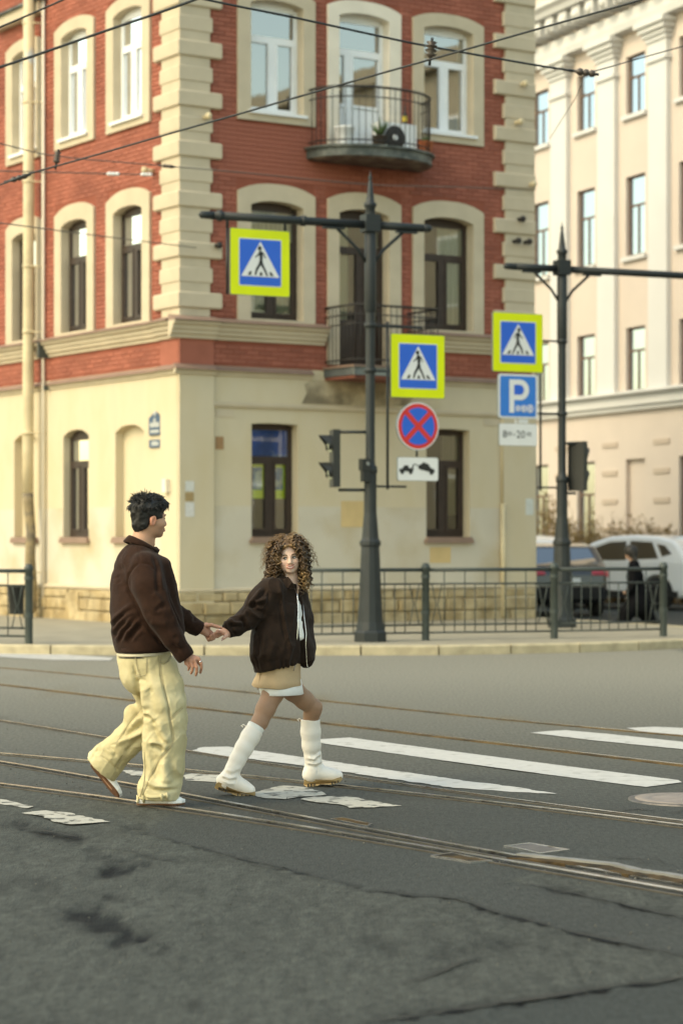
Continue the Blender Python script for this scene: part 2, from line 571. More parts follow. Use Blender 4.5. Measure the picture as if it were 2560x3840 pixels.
spk = n2(Pn*np.array([1,.25]), .028, 5); spk2 = n2(Pn*np.array([1,.25]), .065, 6)
cn[o] = np.array([.051,.055,.048])*(1 + .06*lo1[o] + .06*lo2[o] + .19*spk[o] + .11*spk2[o] + .10*grain[o])[:,None]
cn[dark_patch] = np.array([.035,.040,.037])*(1+.05*lo2[dark_patch])[:,None]
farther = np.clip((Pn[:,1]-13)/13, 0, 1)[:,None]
cn = cn*(1-farther) + np.array([.205,.198,.164])*farther  # distant asphalt coloured paler to stand in for its grazing reflection
stain = np.zeros(len(Pn)); dent = np.zeros(len(Pn))
def streak(pts, w, a, dz=0.0, seed=0, rag=.4):
    w *= .85; a *= 1.3
    SQ = np.array([1, .26])          # the marks run on in the direction of travel
    d, t = poly_dist(Pn*SQ + .5*w*np.c_[n2(Pn*SQ, w*.9, 20+seed), n2(Pn*SQ, w*.9, 40+seed)], np.array(pts)*SQ)
    k = np.exp(-(d/w)**2)*np.clip(np.minimum(t, 1-t)*6+.25, 0, 1)
    k *= np.clip(1-rag/2+rag*n2(Pn*np.array([1,.3]), .035, 60+seed), 0, 1.3)
    np.maximum(stain, np.clip(k*a, 0, 1), out=stain); dent[:] = np.minimum(dent, -dz*k)
streak(gf([(225,3425),(330,3430),(420,3480),(500,3515),(560,3535)]), .075, .95, .02, 1)
streak(gf([(590,3545),(640,3560)]), .04, .5, .0, 2)
streak(gf([(370,3255),(430,3262),(500,3255),(530,3262)]), .085, .95, .025, 3)
streak(gf([(90,3105),(200,3125),(280,3140),(330,3160)]), .05, .75, .012, 4)
streak(gf([(60,3075),(95,3110)]), .05, .6, .01, 5)
streak(gf([(370,3365),(480,3372)]), .035, .6, 0, 6)
streak(gf([(320,3180),(420,3225),(470,3240)]), .05, .45, .01, 7)
streak(gf([(460,3115),(500,3100),(560,3125)]), .045, .5, .01, 8)
streak(gf([(500,3200),(620,3222),(760,3230)]), .035, .35, 0, 9)
streak(gf([(1355,3535),(1420,3545),(1500,3560)]), .05, .5, .006, 10)
streak(gf([(1600,3580),(1700,3565),(1800,3545),(1990,3535)]), .04, .4, .006, 11)
streak(gf([(1520,3690),(1640,3650),(1720,3615),(1810,3590)]), .022, .5, .0, 12)
streak(gf([(700,3770),(760,3765)]), .03, .5, 0, 13)
streak(gf([(1365,3832),(1566,3812),(1750,3785),(1949,3759),(2260,3710),(2600,3667)]), .022, .75, .006, 14, .9)
streak(gf([(2050,3330),(2100,3335),(2140,3345)]), .06, .55, .01, 15)
streak(gf([(2047,3330),(2170,3355),(2292,3384),(2420,3412),(2600,3456)]), .028, .7, .006, 16, .9)
for i, seg in enumerate([(0,4),(3,7),(6,10)]):
    streak(edge_old[seg[0]:seg[1]], .022, [.45,.75,.7][i], .006, 17+i, .9)
streak(gf([(0,3310),(120,3320),(260,3330)]), .09, .35, 0, 21)
streak(gf([(740,3350),(780,3345)]), .04, .4, 0, 22)
cn = cn*(1-.9*stain[:,None])
# dust and dirt along the rails
rails_px = {
 'a': [(0,1732),(197,1749),(327,1761),(506,1776),(701,1797),(947,1825),(1185,1851),(1368,1872),(1568,1899)],
 'b': [(0,1656),(253,1698),(425,1721),(520,1742),(701,1769),(785,1783),(1041,1820),(1322,1852),(1568,1890)],
 'c': [(0,1572),(292,1607),(551,1638),(736,1660),(929,1682),(1228,1718),(1568,1758)],
 'd': [(0,1534),(527,1586),(736,1609),(887,1625),(1115,1649),(1242,1662),(1404,1675),(1568,1691)],
 'e': [(0,1751),(225,1790),(316,1807),(551,1849),(631,1867),(754,1887),(856,1908),(1041,1944),(1193,1972),(1372,1998),(1568,2034)],
 'f': [(0,1802),(309,1844),(551,1880),(701,1899),(876,1931),(1041,1959),(1228,1993),(1368,2015),(1568,2049)]}
def smooth_line(pts, n=60):
    """smooth curve through uneven readings: rails are straight or gently bent"""
    p = np.array(pts); t = np.r_[0, np.cumsum(np.linalg.norm(np.diff(p, axis=0), axis=1))]; t /= t[-1]
    cx, cy = np.polyfit(t, p[:,0], 3), np.polyfit(t, p[:,1], 3)
    u = np.linspace(-.22, 1.12, n)
    return [(float(np.polyval(cx, x)), float(np.polyval(cy, x))) for x in u]
RAIL = {k: smooth_line(gd(v)) for k, v in rails_px.items()}
for k, pts in RAIL.items():
    d, t = poly_dist(Pn, pts)
    w = np.exp(-(d/.13)**2)*np.clip(.45+.6*n2(Pn, .3, ord(k)), 0, 1)
    tgt = np.array([.13,.10,.05]) if k in 'cd' else np.array([.045,.04,.03])
    cn = cn*(1-.6*w[:,None]) + tgt*.6*w[:,None]
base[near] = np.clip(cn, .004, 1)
GZ = np.zeros(len(P2))
zz = .004*n2(Pn, .5, 8) + dent
zz[o] += .0022*spk[o]
hole = np.clip((17-Pn[:,1])/1.0, 0, 1)
for k, pts in RAIL.items():                    # flat beside the rails
    d, t = poly_dist(Pn, pts); zz *= np.clip((d-.08)/.12, 0, 1)
zz = np.minimum(zz*hole, .004)
def groove_line(pts, off):
    out = []
    for i, p in enumerate(pts):
        a = Vector(pts[max(i-1, 0)]); b = Vector(pts[min(i+1, len(pts)-1)]); d = (b-a).normalized(); out.append((p[0]+d.y*off, p[1]-d.x*off))
    return out
DEEP = {'a': (.036,.050), 'e': (.036,.060), 'f': (.040,.060)}      # head width, groove width
for k, (hw, gw_) in DEEP.items():                                   # the grooves are sunk into the road
    d, t = poly_dist(Pn, groove_line(RAIL[k], hw/2+gw_/2)); zz[(d < gw_/2+.006) & (Pn[:,1] < 17.5)] = -.045
GZ[near] = zz
nx_, ny_ = len(gx), len(gy)
ii = np.arange(nx_*ny_).reshape(nx_, ny_)
F_ = np.stack([ii[:-1,:-1].ravel(), ii[1:,:-1].ravel(), ii[1:,1:].ravel(), ii[:-1,1:].ravel()], 1)
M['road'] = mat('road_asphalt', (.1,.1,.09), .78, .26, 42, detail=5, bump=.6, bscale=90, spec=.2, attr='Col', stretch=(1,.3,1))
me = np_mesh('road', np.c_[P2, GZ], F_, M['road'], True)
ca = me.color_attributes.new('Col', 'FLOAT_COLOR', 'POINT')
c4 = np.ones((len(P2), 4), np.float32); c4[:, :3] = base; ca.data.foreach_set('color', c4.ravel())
road = link('road', me); tag(road, 'worn grey asphalt street crossed by tram tracks', kind='structure')

# ---------------------------------------------------------------- painted stripes and cracks (parts of the road)
def sheet(name, polys, z, m, parent, step=.1, amp=.012, seed=0):
    mb = MB()
    for i, p in enumerate(polys):
        q = irregular(p, step, amp, seed+i)
        mb.flat([(x, y, z) for x, y in q])
    me_ = mb.mesh(name, m)
    bm = bmesh.new(); bm.from_mesh(me_); bmesh.ops.triangulate(bm, faces=bm.faces[:])
    for f in bm.faces:
        if f.normal.z < 0: f.normal_flip()
    bm.to_mesh(me_); bm.free()
    return link(name, me_, parent)
stripes = [
 ([(733,1700),(803,1696),(1041,1728),(1300,1762),(1557,1794),(1566,1799),(1484,1810),(1448,1806),(1240,1779),(1041,1752),(737,1709)], .006),
 ([(441,1726),(467,1718),(525,1717),(701,1742),(870,1767),(1041,1792),(1182,1810),(1279,1826),(1193,1822),(1041,1812),(842,1783),(701,1762),(574,1745),(490,1736)], .02),
 ([(585,1822),(600,1818),(641,1808),(660,1806),(697,1810),(736,1819),(750,1828),(700,1832),(655,1838),(610,1836),(588,1831)], .022),
 ([(690,1838),(720,1832),(806,1831),(858,1843),(923,1853),(860,1857),(802,1858),(781,1850),(730,1846)], .016),
 ([(420,1785),(440,1779),(470,1781),(503,1782),(503,1800),(470,1797),(430,1795)], .02),
 ([(280,1772),(300,1771),(332,1775),(335,1785),(300,1783)], .02),
 ([(49,1870),(105,1864),(150,1868),(197,1879),(253,1890),(162,1896),(123,1890),(90,1876)], .022),
 ([(-60,1838),(0,1838),(40,1846),(77,1855),(63,1859),(0,1849),(-60,1848)], .02),
 ([(1217,1685),(1260,1681),(1298,1679),(1400,1688),(1568,1706),(1700,1719),(1700,1736),(1568,1723),(1368,1703)], .006),
 ([(1438,1674),(1502,1671),(1568,1674),(1700,1682),(1700,1698),(1568,1690),(1474,1682)], .006),
 ([(-80,1494),(0,1497),(130,1503),(260,1512),(253,1518),(120,1517),(0,1510),(-80,1506)], .006)]
for i, (p, amp) in enumerate(stripes):
    sheet('zebra_stripe', [gd(p)], .0055, M['paint_worn'] if amp > .015 and i != 1 else M['paint'], road, .05, amp*.7, 100+i)
def crack(pts, w, seed):
    r = random.Random(seed); q = irregular(pts, .06, .018, seed, closed=False); L = []; R_ = []
    for i, p in enumerate(q):
        a = Vector(q[max(i-1, 0)]); b = Vector(q[min(i+1, len(q)-1)]); n = Vector((-(b-a).y, (b-a).x)).normalized()
        ww = w*r.uniform(.3, 1.3)*min(1, .25+4*min(i, len(q)-1-i)/len(q))
        L.append((p[0]+n.x*ww, p[1]+n.y*ww*2.6)); R_.append((p[0]-n.x*ww, p[1]-n.y*ww*2.6))
    return L, R_
mb = MB()
def add_crack(pts, w, seed):
    L, R_ = crack(pts, w*.62, seed); n = len(L)
    mb._add([(x, y, .0062) for x, y in L]+[(x, y, .0062) for x, y in R_], [(i, i+n, i+n+1, i+1) for i in range(n-1)])
for i, (p, w) in enumerate([
 ([(1402,3339),(1480,3352),(1558,3363)], .012), ([(1558,3363),(1640,3368),(1713,3375),(1800,3405),(1909,3437)], .010),
 ([(1909,3437),(2060,3475),(2219,3514),(2400,3555),(2620,3605)], .012),
 ([(539,3126),(700,3168),(882,3216),(1000,3245),(1086,3265),(1280,3308)], .006), ([(1080,3265),(1060,3258),(1086,3266)], .012),
 ([(120,3112),(200,3125),(300,3142)], .012), ([(1843,3318),(1900,3312),(1933,3310)], .005),
 ([(1940,3311),(2047,3330),(2170,3357),(2292,3384),(2430,3416),(2620,3460)], .010),
 ([(1566,3812),(1760,3787),(1949,3759),(2100,3736),(2260,3710),(2640,3660)], .012), ([(1362,3834),(1566,3812)], .016),
 ([(1500,3700),(1640,3655),(1720,3618),(1800,3598)], .008),
 ([(2139,3200),(2210,3205),(2300,3220),(2390,3218),(2450,3240),(2560,3258)], .006),
 ([(2260,3208),(2340,3222),(2400,3230),(2415,3245),(2480,3250)], .005), ([(2420,3212),(2500,3240),(2580,3245)], .005),
 ([(1100,2985),(1080,3002),(1130,3010),(1200,3040)], .004), ([(1440,2990),(1560,3005),(1640,3010),(1730,2995)], .005),
 ([(2330,3055),(2350,3038),(2400,3037),(2450,3041)], .010), ([(2500,3048),(2540,3048),(2570,3035)], .006),
 ([(2040,3060),(2060,3052),(2080,3051)], .006), ([(1000,2920),(940,2932),(880,2945)], .005),
 ([(95,2945),(130,2938),(133,2932)], .004), ([(220,2963),(300,2955),(330,2945)], .005), ([(330,2968),(380,2960)], .005),
 ([(820,3230),(900,3238),(1040,3262)], .005), ([(300,3180),(480,3190),(560,3215),(700,3240)], .004)]):
    add_crack(gf(p), w, 300+i)
cr = mb.obj('crack', M['crack'], road); cr['kind'] = 'stuff'  # flat dark strips laid along the cracks
# small stones and crumbs lying about
mb = MB(); r_ = random.Random(5)
for k, pts in RAIL.items():
    if k in 'cd': continue
    for _ in range(110):
        i = r_.randrange(8, len(pts)-9); p = pts[i]
        mb.ball((p[0]+r_.gauss(0, .09)-.05, p[1]+r_.gauss(0, .16), .004), [r_.uniform(.002,.006) for _ in range(3)], 5, 3)
for _ in range(120):
    x, y = ground_at(r_.uniform(0, 2560), r_.uniform(2900, 3700)); mb.ball((x, y, .004), [r_.uniform(.002,.005) for _ in range(3)], 5, 3)
g_ = mb.obj('gravel', mat('crumb', (.10,.095,.08), .9, .4, 30, island=.5)); tag(g_, 'scattered crumbs of asphalt and grit along the tram rails', 'gravel', kind='stuff')

# ---------------------------------------------------------------- tram rails: head, groove and lip, each rail a thing
def strip(mb_, pts, o0, o1, z0, z1, jit=0, seed=0):
    """band between two offsets from a line; z0 = height, z1 = foot"""
    r = random.Random(seed); L = []
    n = len(pts)
    for i, p in enumerate(pts):
        a = Vector(pts[max(i-1, 0)]); b = Vector(pts[min(i+1, n-1)]); d = (b-a).normalized(); m = Vector((d.y, -d.x))
        j0, j1 = r.uniform(-jit, jit), r.uniform(-jit, jit)
        L.append([(p[0]+m.x*(o0+j0), p[1]+m.y*(o0+j0)), (p[0]+m.x*(o1+j1), p[1]+m.y*(o1+j1))])
    v = []; f = []
    for a, b in L: v += [(a[0], a[1], z1), (a[0], a[1], z0), (b[0], b[1], z0), (b[0], b[1], z1)]
    for i in range(n-1):
        for k in range(3): f.append((i*4+k, i*4+k+1, i*4+5+k, i*4+4+k))
    mb_._add(v, f, False)
def densify(pts, k=5):
    out = []
    for i in range(len(pts)-1):
        for j in range(k):
            out.append(tuple(np.array(pts[i])*(1-j/k)+np.array(pts[i+1])*j/k))
    return out+[pts[-1]]
def tram_rail(key, label, side, groove, head=.052, gw=.045, lip=.016, hz=.009, gz=.0048):
    if key in DEEP: gz = -.034
    pts = densify(RAIL[key]); m0 = pts[len(pts)//2]
    e = empty('tram_rail', (m0[0], m0[1], 0), label=label, cat='rail', group='tram rails set in the asphalt')
    T = Matrix.Translation((-m0[0], -m0[1], 0))
    a = MB(T); strip(a, pts, -head/2, head/2, hz, -.05); a.obj('rail_head', M['steel'], e)
    a = MB(T); strip(a, pts, side*(head/2+.001), side*(head/2+gw), gz, gz-.02, .004 if gz > 0 else 0, 3); a.obj('rail_groove', M[groove], e)
    if lip:
        a = MB(T); strip(a, pts, side*(head/2+gw+.001), side*(head/2+gw+lip), hz-.002, -.05, .002, 4); a.obj('rail_lip', M['steel_dull'], e)
    return e
tram_rail('a', 'bright tram rail passing under the heel of her rear white boot', 1, 'rust', .036, .050, .014)
tram_rail('b', 'dark tram rail edging the nearer long zebra stripe', 1, 'rust', .022, .03, .016, .008)
tram_rail('c', 'ochre rusty tram rail running behind the legs of both walkers', 1, 'rust_light', .02, .075, .0, .008)
tram_rail('d', 'farthest tram rail, faint and dusty, near the kerb', 1, 'rust_light', .018, .055, .0, .008)
tram_rail('e', 'tram rail with a brown dusty groove passing between the feet of the man', 1, 'rust_light', .036, .060, .020)
tram_rail('f', 'tram rail under the flat front shoe of the man, nearest the camera', 1, 'rust', .040, .060, .020)

# switch box, drain boxes and covers between the tracks
def flat_frame(name, quad, label, cat, fill, w=.025, z=.011, parent=None):
    e = empty(name, (quad[0][0], quad[0][1], 0), label=label, cat=cat)
    T = Matrix.Translation((-quad[0][0], -quad[0][1], 0)); c = sum((Vector(q) for q in quad), Vector((0,0)))/4
    a = MB(T); r = random.Random(len(label))
    qo = irregular(quad, .08, .006, 3); qi = [tuple(Vector(q)+(c-Vector(q)).normalized()*w) for q in qo]; n = len(qo)
    v = [(x, y, -.01) for x, y in qo]+[(x, y, z) for x, y in qo]+[(x, y, z) for x, y in qi]+[(x, y, .004) for x, y in qi]
    f = [(k*n+i, k*n+(i+1) % n, (k+1)*n+(i+1) % n, (k+1)*n+i) for k in range(3) for i in range(n)]
    a._add(v, f); a.obj('cover_frame', M['steel'], e)
    a = MB(T); a.flat([(x, y, .009) for x, y in qi]); a.obj('cover_plate', fill, e)
    return e
flat_frame('utility_cover', gf([(1885,3180),(1975,3168),(2030,3170),(2135,3193),(2060,3205),(2025,3208)][0:1]+[(1985,3168),(2137,3194),(2028,3209)]), 'rusty diamond shaped steel cover behind the rail groove at right', 'cover', M['iron'])
flat_frame('switch_box', gf([(1612,3216),(1690,3205),(1850,3236),(1765,3241)]), 'open steel switch box sunk beside the near rail at right', 'switch box', M['rust'])
flat_frame('switch_box', gf([(1235,3078),(1282,3072),(1398,3096),(1380,3105)]), 'small steel box beside the brown groove in the middle of the road', 'switch box', M['rust_light'], .02)
mc = ground_at(2570, 3002)
e = empty('manhole_cover', (mc[0], mc[1], 0), label='round pale manhole cover at the right edge beyond the near tracks', cat='manhole')
a = MB(); a.lathe([(.34,-.01),(.34,.010),(.31,.012),(.30,.010)], 40, caps=False); a.obj('cover_frame', M['iron'], e)
a = MB(); a.lathe([(.30,.006),(.30,.014),(.22,.014),(.215,.011),(.19,.011),(.185,.014),(.001,.014)], 40, caps=False); a.obj('cover_plate', mat('cover_pinkish', (.21,.18,.16), .6, .15, 8, bump=.4, bscale=50), e)
# blade of the switch: raised steel tongue with a deep groove
tg = [ground_at(*p) for p in [(1900,3225),(2040,3240),(2240,3262),(2330,3285),(2440,3300),(2600,3330)]]
e = empty('rail_switch', (tg[0][0], tg[0][1], 0), label='thick steel switch tongue with a rusty hollow at the lower right', cat='switch blade')
T = Matrix.Translation((-tg[0][0], -tg[0][1], 0)); q = densify(tg, 6)
a = MB(T); strip(a, q, -.075, .0, .012, -.02, .008, 8); a.obj('blade_hollow', M['rust'], e)
a = MB(T); strip(a, q, -.125, -.078, .022, -.02, .006, 9); a.obj('blade_lip', mat('blade_steel', (.20,.20,.19), .5, .2, 8, metal=.3), e)

# ---------------------------------------------------------------- pavement and kerb
kl = [(-30.0,33.5),(-12,32.6),(-7,31.7),(-4.66,31.35),(-3.7,31.02),(-2,30.9),(-.37,30.88),(1.36,31.0),(3.08,31.6),(4.0,32.15),(4.86,32.86),(5.7,33.8),(6.2,35.0),(6.1,36.6),(5.6,38.2),(4.6,40.4),(3.2,43.0),(.0,48.5),(-8,61)]
def resample(pts, step):
    p = np.array(pts); t = np.r_[0, np.cumsum(np.linalg.norm(np.diff(p, axis=0), axis=1))]
    u = np.arange(0, t[-1], step); return [(float(np.interp(x, t, p[:,0])), float(np.interp(x, t, p[:,1]))) for x in u]
ks = resample(kl, 1.05)
inner = []
for i, p in enumerate(ks):
    a = Vector(ks[max(i-1,0)]); b = Vector(ks[min(i+1,len(ks)-1)]); d = (b-a).normalized(); n = Vector((-d.y, d.x))
    inner.append((p[0]+n.x*.2, p[1]+n.y*.2))
mb = MB(); mb.flat([(x, y, .125) for x, y in inner]+[(-30, 62, .125)])
pv = mb.obj('pavement', M['pavement']); tag(pv, 'tan asphalt pavement at the building corner', kind='structure')
bm = bmesh.new(); bm.from_mesh(pv.data); bmesh.ops.triangulate(bm, faces=bm.faces[:]); bm.to_mesh(pv.data); bm.free()
kb = empty('kerb', (0, 31, 0), label='kerb of long pale granite stones along the pavement', kind='structure')
for i in range(len(ks)-1):
    p, q = Vector(ks[i]), Vector(ks[i+1]); pi, qi = Vector(inner[i]), Vector(inner[i+1]); d = (q-p).normalized()*.012
    o_ = [p+d, q-d, qi-d, pi+d]
    a = MB(Matrix.Translation((0,-31,0))); n = (pi-p).normalized()*.02
    v = [(x.x, x.y, -.02) for x in o_]+[(o_[0].x,o_[0].y,.11),(o_[1].x,o_[1].y,.11),(o_[2].x,o_[2].y,.13),(o_[3].x,o_[3].y,.13)]+[(o_[0].x+n.x,o_[0].y+n.y,.13),(o_[1].x+n.x,o_[1].y+n.y,.13)]
    a._add(v, [(0,1,5,4),(4,5,9,8),(8,9,6,7),(1,2,6,9,5),(3,0,4,8,7),(2,3,7,6)])
    a.obj('kerb_stone', M['kerb'], kb)
# ---------------------------------------------------------------- the corner building
M['brick'] = mat('painted_brick', (.35,.122,.085), .78, .16, 2.2, bump=.35, bscale=45, island=.13, col2=(.23,.08,.058), mixscale=1.1, mixlo=.46, mixhi=.74, spec=.15)
M['brickwall'] = mat('painted_brick_joint', (.27,.085,.056), .85, .16, 2.0, bump=.3, bscale=60, spec=.15)
M['cream'] = mat('cream_plaster', (.60,.52,.375), .85, .05, 1.6, bump=.12, bscale=40, col2=(.53,.445,.295), mixscale=1.6, mixlo=.46, mixhi=.74, stretch=(1,1,.55), spec=.15)
M['cream_low'] = mat('cream_plaster_repainted', (.57,.52,.425), .85, .05, 1.2, bump=.12, bscale=40, col2=(.49,.41,.275), mixscale=1.0, mixlo=.48, mixhi=.72, spec=.15)
M['trim'] = mat('cream_trim', (.545,.465,.345), .8, .07, 2.5, bump=.12, bscale=50, spec=.15)
M['white_trim'] = mat('whitewashed_trim', (.76,.69,.58), .8, .06, 2.5, bump=.1, bscale=50, spec=.15)
M['limestone'] = mat('limestone', (.42,.335,.205), .9, .22, 5, bump=.8, bscale=22, island=.2, col2=(.32,.24,.13), mixscale=2.4, spec=.15)
M['flash'] = mat('brown_sheet_metal', (.25,.165,.125), .6, .12, 3)
M['upvc'] = mat('white_plastic', (.80,.82,.83), .4, .03, 4)
M['brownwood'] = mat('brown_window_wood', (.036,.021,.015), .5, .2, 8)
M['glass'] = glass_mat('window_glass', refl=.30)
M['glass_low'] = glass_mat('window_glass_low', refl=.14)
M['glass_dark'] = glass_mat('window_glass_dark', (.5,.5,.45), refl=.10)
M['curtain'] = mat('pale_curtain', (.55,.52,.42), .9, .12, 6, stretch=(6,6,.3))
M['curtain_g'] = mat('greenish_blind', (.40,.38,.26), .9, .12, 3, stretch=(5,5,.3))
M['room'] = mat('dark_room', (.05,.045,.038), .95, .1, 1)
M['iron_black'] = mat('balcony_iron', (.02,.017,.015), .55, .3, 10)
M['slab'] = mat('balcony_metal_edge', (.055,.065,.06), .6, .35, 6, col2=(.13,.14,.125), mixscale=4)
M['pipe'] = mat('yellow_painted_pipe', (.60,.50,.32), .5, .12, 3, col2=(.42,.46,.46), mixscale=1.6, mixlo=.66, mixhi=.74)
M['pipe_old'] = mat('rusty_pipe', (.26,.20,.11), .75, .3, 5, col2=(.12,.10,.075), mixscale=3)

TH = math.radians(33.2)
B1 = empty('corner_building', (-2.646, 38.0, 0), TH, 'red brick corner house with cream quoins, arched window surrounds and a cream ground floor', 'building')
# a facade has coordinates s (along), d (out of the wall), z
FR = Matrix(((1,0,0,0),(0,-1,0,0),(0,0,1,0),(0,0,0,1)))           # right face: s = x, outward = -y ; prism y -> d
FL = Matrix(((0,-1,0,0),(1,0,0,0),(0,0,1,0),(0,0,0,1)))           # left face: s = y, outward = -x
ZT = 15.0
WR, WL = 7.31, 15.0

def fmb(face): return MB(FR if face == 'R' else FL)
def rect_wall(mb, s0, s1, z0, z1, holes, d=0.0):
    """flat wall with rectangular holes (s0,s1,z0,z1), one sheet"""
    ss = sorted({s0, s1, *[v for h in holes for v in h[:2] if s0 < v < s1]})
    for a, b in zip(ss[:-1], ss[1:]):
        hs = sorted([(h[2], h[3]) for h in holes if h[0] <= a+1e-6 and h[1] >= b-1e-6]); z = z0
        for h0, h1 in hs:
            if h0 > z and z < z1: mb.flat([(a,d,z),(b,d,z),(b,d,min(h0, z1)),(a,d,min(h0, z1))])
            z = max(z, h1)
        if z < z1: mb.flat([(a,d,z),(b,d,z),(b,d,z1),(a,d,z1)])

def arch(s0, s1, zs, zc, n=13):
    return [(s0+(s1-s0)*(.5-.5*math.cos(PI*i/(n-1))), zs+(zc-zs)*(1-abs(math.cos(PI*i/(n-1)))**2.6)) for i in range(n)]

def surround(face, s0, s1, z0, zs, zc, o0, o1, ozb, ozs, ozc, mt, depth=.28, proud=.05, sill=None):
    """moulded frame round an opening with its reveals; bottom open unless ozb < z0"""
    inn = [(s0, z0)]+arch(s0, s1, zs, zc)+[(s1, z0)]
    out = [(o0, ozb)]+arch(o0, o1, ozs, ozc)+[(o1, ozb)]
    n = len(inn); mb = fmb(face)
    v = [(p[0], -depth, p[1]) for p in inn]+[(p[0], proud, p[1]) for p in inn]+[(p[0], proud, p[1]) for p in out]+[(p[0], -.01, p[1]) for p in out]
    f = [(k*n+i, k*n+i+1, (k+1)*n+i+1, (k+1)*n+i) for k in range(3) for i in range(n-1)]
    mb._add(v, f)
    mb._add([v[n], v[2*n], v[2*n-1+n], v[2*n-1]], [(0,1,2,3)]) if False else None
    if ozb < z0-.02:      # apron below the opening
        mb.flat([(s0,proud,z0),(s1,proud,z0),(o1,proud,ozb),(o0,proud,ozb)])
        mb.flat([(s0,proud,z0),(s1,proud,z0),(s1,-depth,z0),(s0,-depth,z0)])
        mb.flat([(o0,proud,ozb),(o1,proud,ozb),(o1,-.01,ozb),(o0,-.01,ozb)])
    else:
        for a, b in ((s0, o0), (s1, o1)): mb.flat([(a,proud,z0),(b,proud,ozb),(b,-.01,ozb),(a,-.01,z0)])
    return mb.obj('window_surround', mt, B1)

def window(face, s0, s1, z0, zs, zc, mt, trans, mull=.5, glass=None, curtain=None, d=-.24, fw=.07, sill=None, door=False, open_tilt=False):
    """frame with transom and mullion; panes and curtain are its parts"""
    w = fmb(face); g = .055
    top = arch(s0, s1, zs, zc)
    w.box((s0, d-g, z0), (s0+fw, d, zs+.02)); w.box((s1-fw, d-g, z0), (s1, d, zs+.02))
    w.box((s0+fw, d-g, z0), (s1-fw, d, z0+fw*1.2))
    w.prism([(s0+fw, zs-fw*.6)]+[(p[0], p[1]+.015) for p in top if s0+fw < p[0] < s1-fw]+[(s1-fw, zs-fw*.6)], d-g, d)
    w.box((s0+fw, d-g, trans), (s1-fw, d+.012, trans+fw*1.15))
    sm = s0+(s1-s0)*mull
    cols = [(s0+fw, s1-fw)]
    if 0 < mull < 1:
        w.box((sm-fw*.75, d-g, z0+fw*1.2), (sm+fw*.75, d+.010, trans)); cols = [(s0+fw, sm-fw*.75), (sm+fw*.75, s1-fw)]
    # casements
    for a, b in cols:
        t_ = fw*.62
        for lo, hi in (((a, d-.04, z0+fw*1.2), (a+t_, d+.022, trans)), ((b-t_, d-.04, z0+fw*1.2), (b, d+.022, trans)),
                       ((a+t_, d-.04, z0+fw*1.2), (b-t_, d+.022, z0+fw*1.2+t_)), ((a+t_, d-.04, trans-t_), (b-t_, d+.022, trans))): w.box(lo, hi)
    fr = w.obj('balcony_door' if door else 'window', mt, B1)
    def pane(a, b, c, e):
        q = fmb(face); q.flat([(a,d-.02,c),(b,d-.02,c),(b,d-.02,e),(a,d-.02,e)]); return q.obj('pane', glass or M['glass'], fr)
    for a, b in cols:
        bot = z0+fw*1.2+fw*.62
        if door:
            q = fmb(face); q.cbox((a+fw*.62, 0, bot), (b-fw*.62, .03, z0+.75), .02, Matrix.Translation((0, 0, 0)) @ Matrix(((1,0,0,0),(0,-1,0,d+.0),(0,0,1,0),(0,0,0,1))))
            q.obj('door_panel', mt, fr); bot = z0+.8
            q = fmb(face); q.box((a+fw*.62, d-.04, z0+.75), (b-fw*.62, d+.022, z0+.8)); q.obj('door_rail', mt, fr)
        pane(a+fw*.62, b-fw*.62, bot, trans-fw*.62)
    pane(s0+fw, s1-fw, trans+fw*1.15, zs+.02)
    if curtain:
        for (a, b, m_, zc0) in curtain:
            q = fmb(face); n = 18; aa = s0+(s1-s0)*a; bb = s0+(s1-s0)*b
            pts = [(aa+(bb-aa)*i/n, d-.075+.02*math.sin(i*2.1)) for i in range(n+1)]
            q._add([(p[0], p[1], zc0) for p in pts]+[(p[0], p[1], zs+.1) for p in pts], [(i, i+1, n+2+i, n+1+i) for i in range(n)], True)
            q.obj('curtain', m_, fr)
    if sill is not None:
        q = fmb(face); m_, z_, out_ = sill
        q.prism([(0,0)]*0 or [(s0-.06, z_-.05), (s1+.06, z_-.05), (s1+.06, z_), (s0-.06, z_)], d-.05, out_)
        q.obj('sill', m_, fr)
    return fr

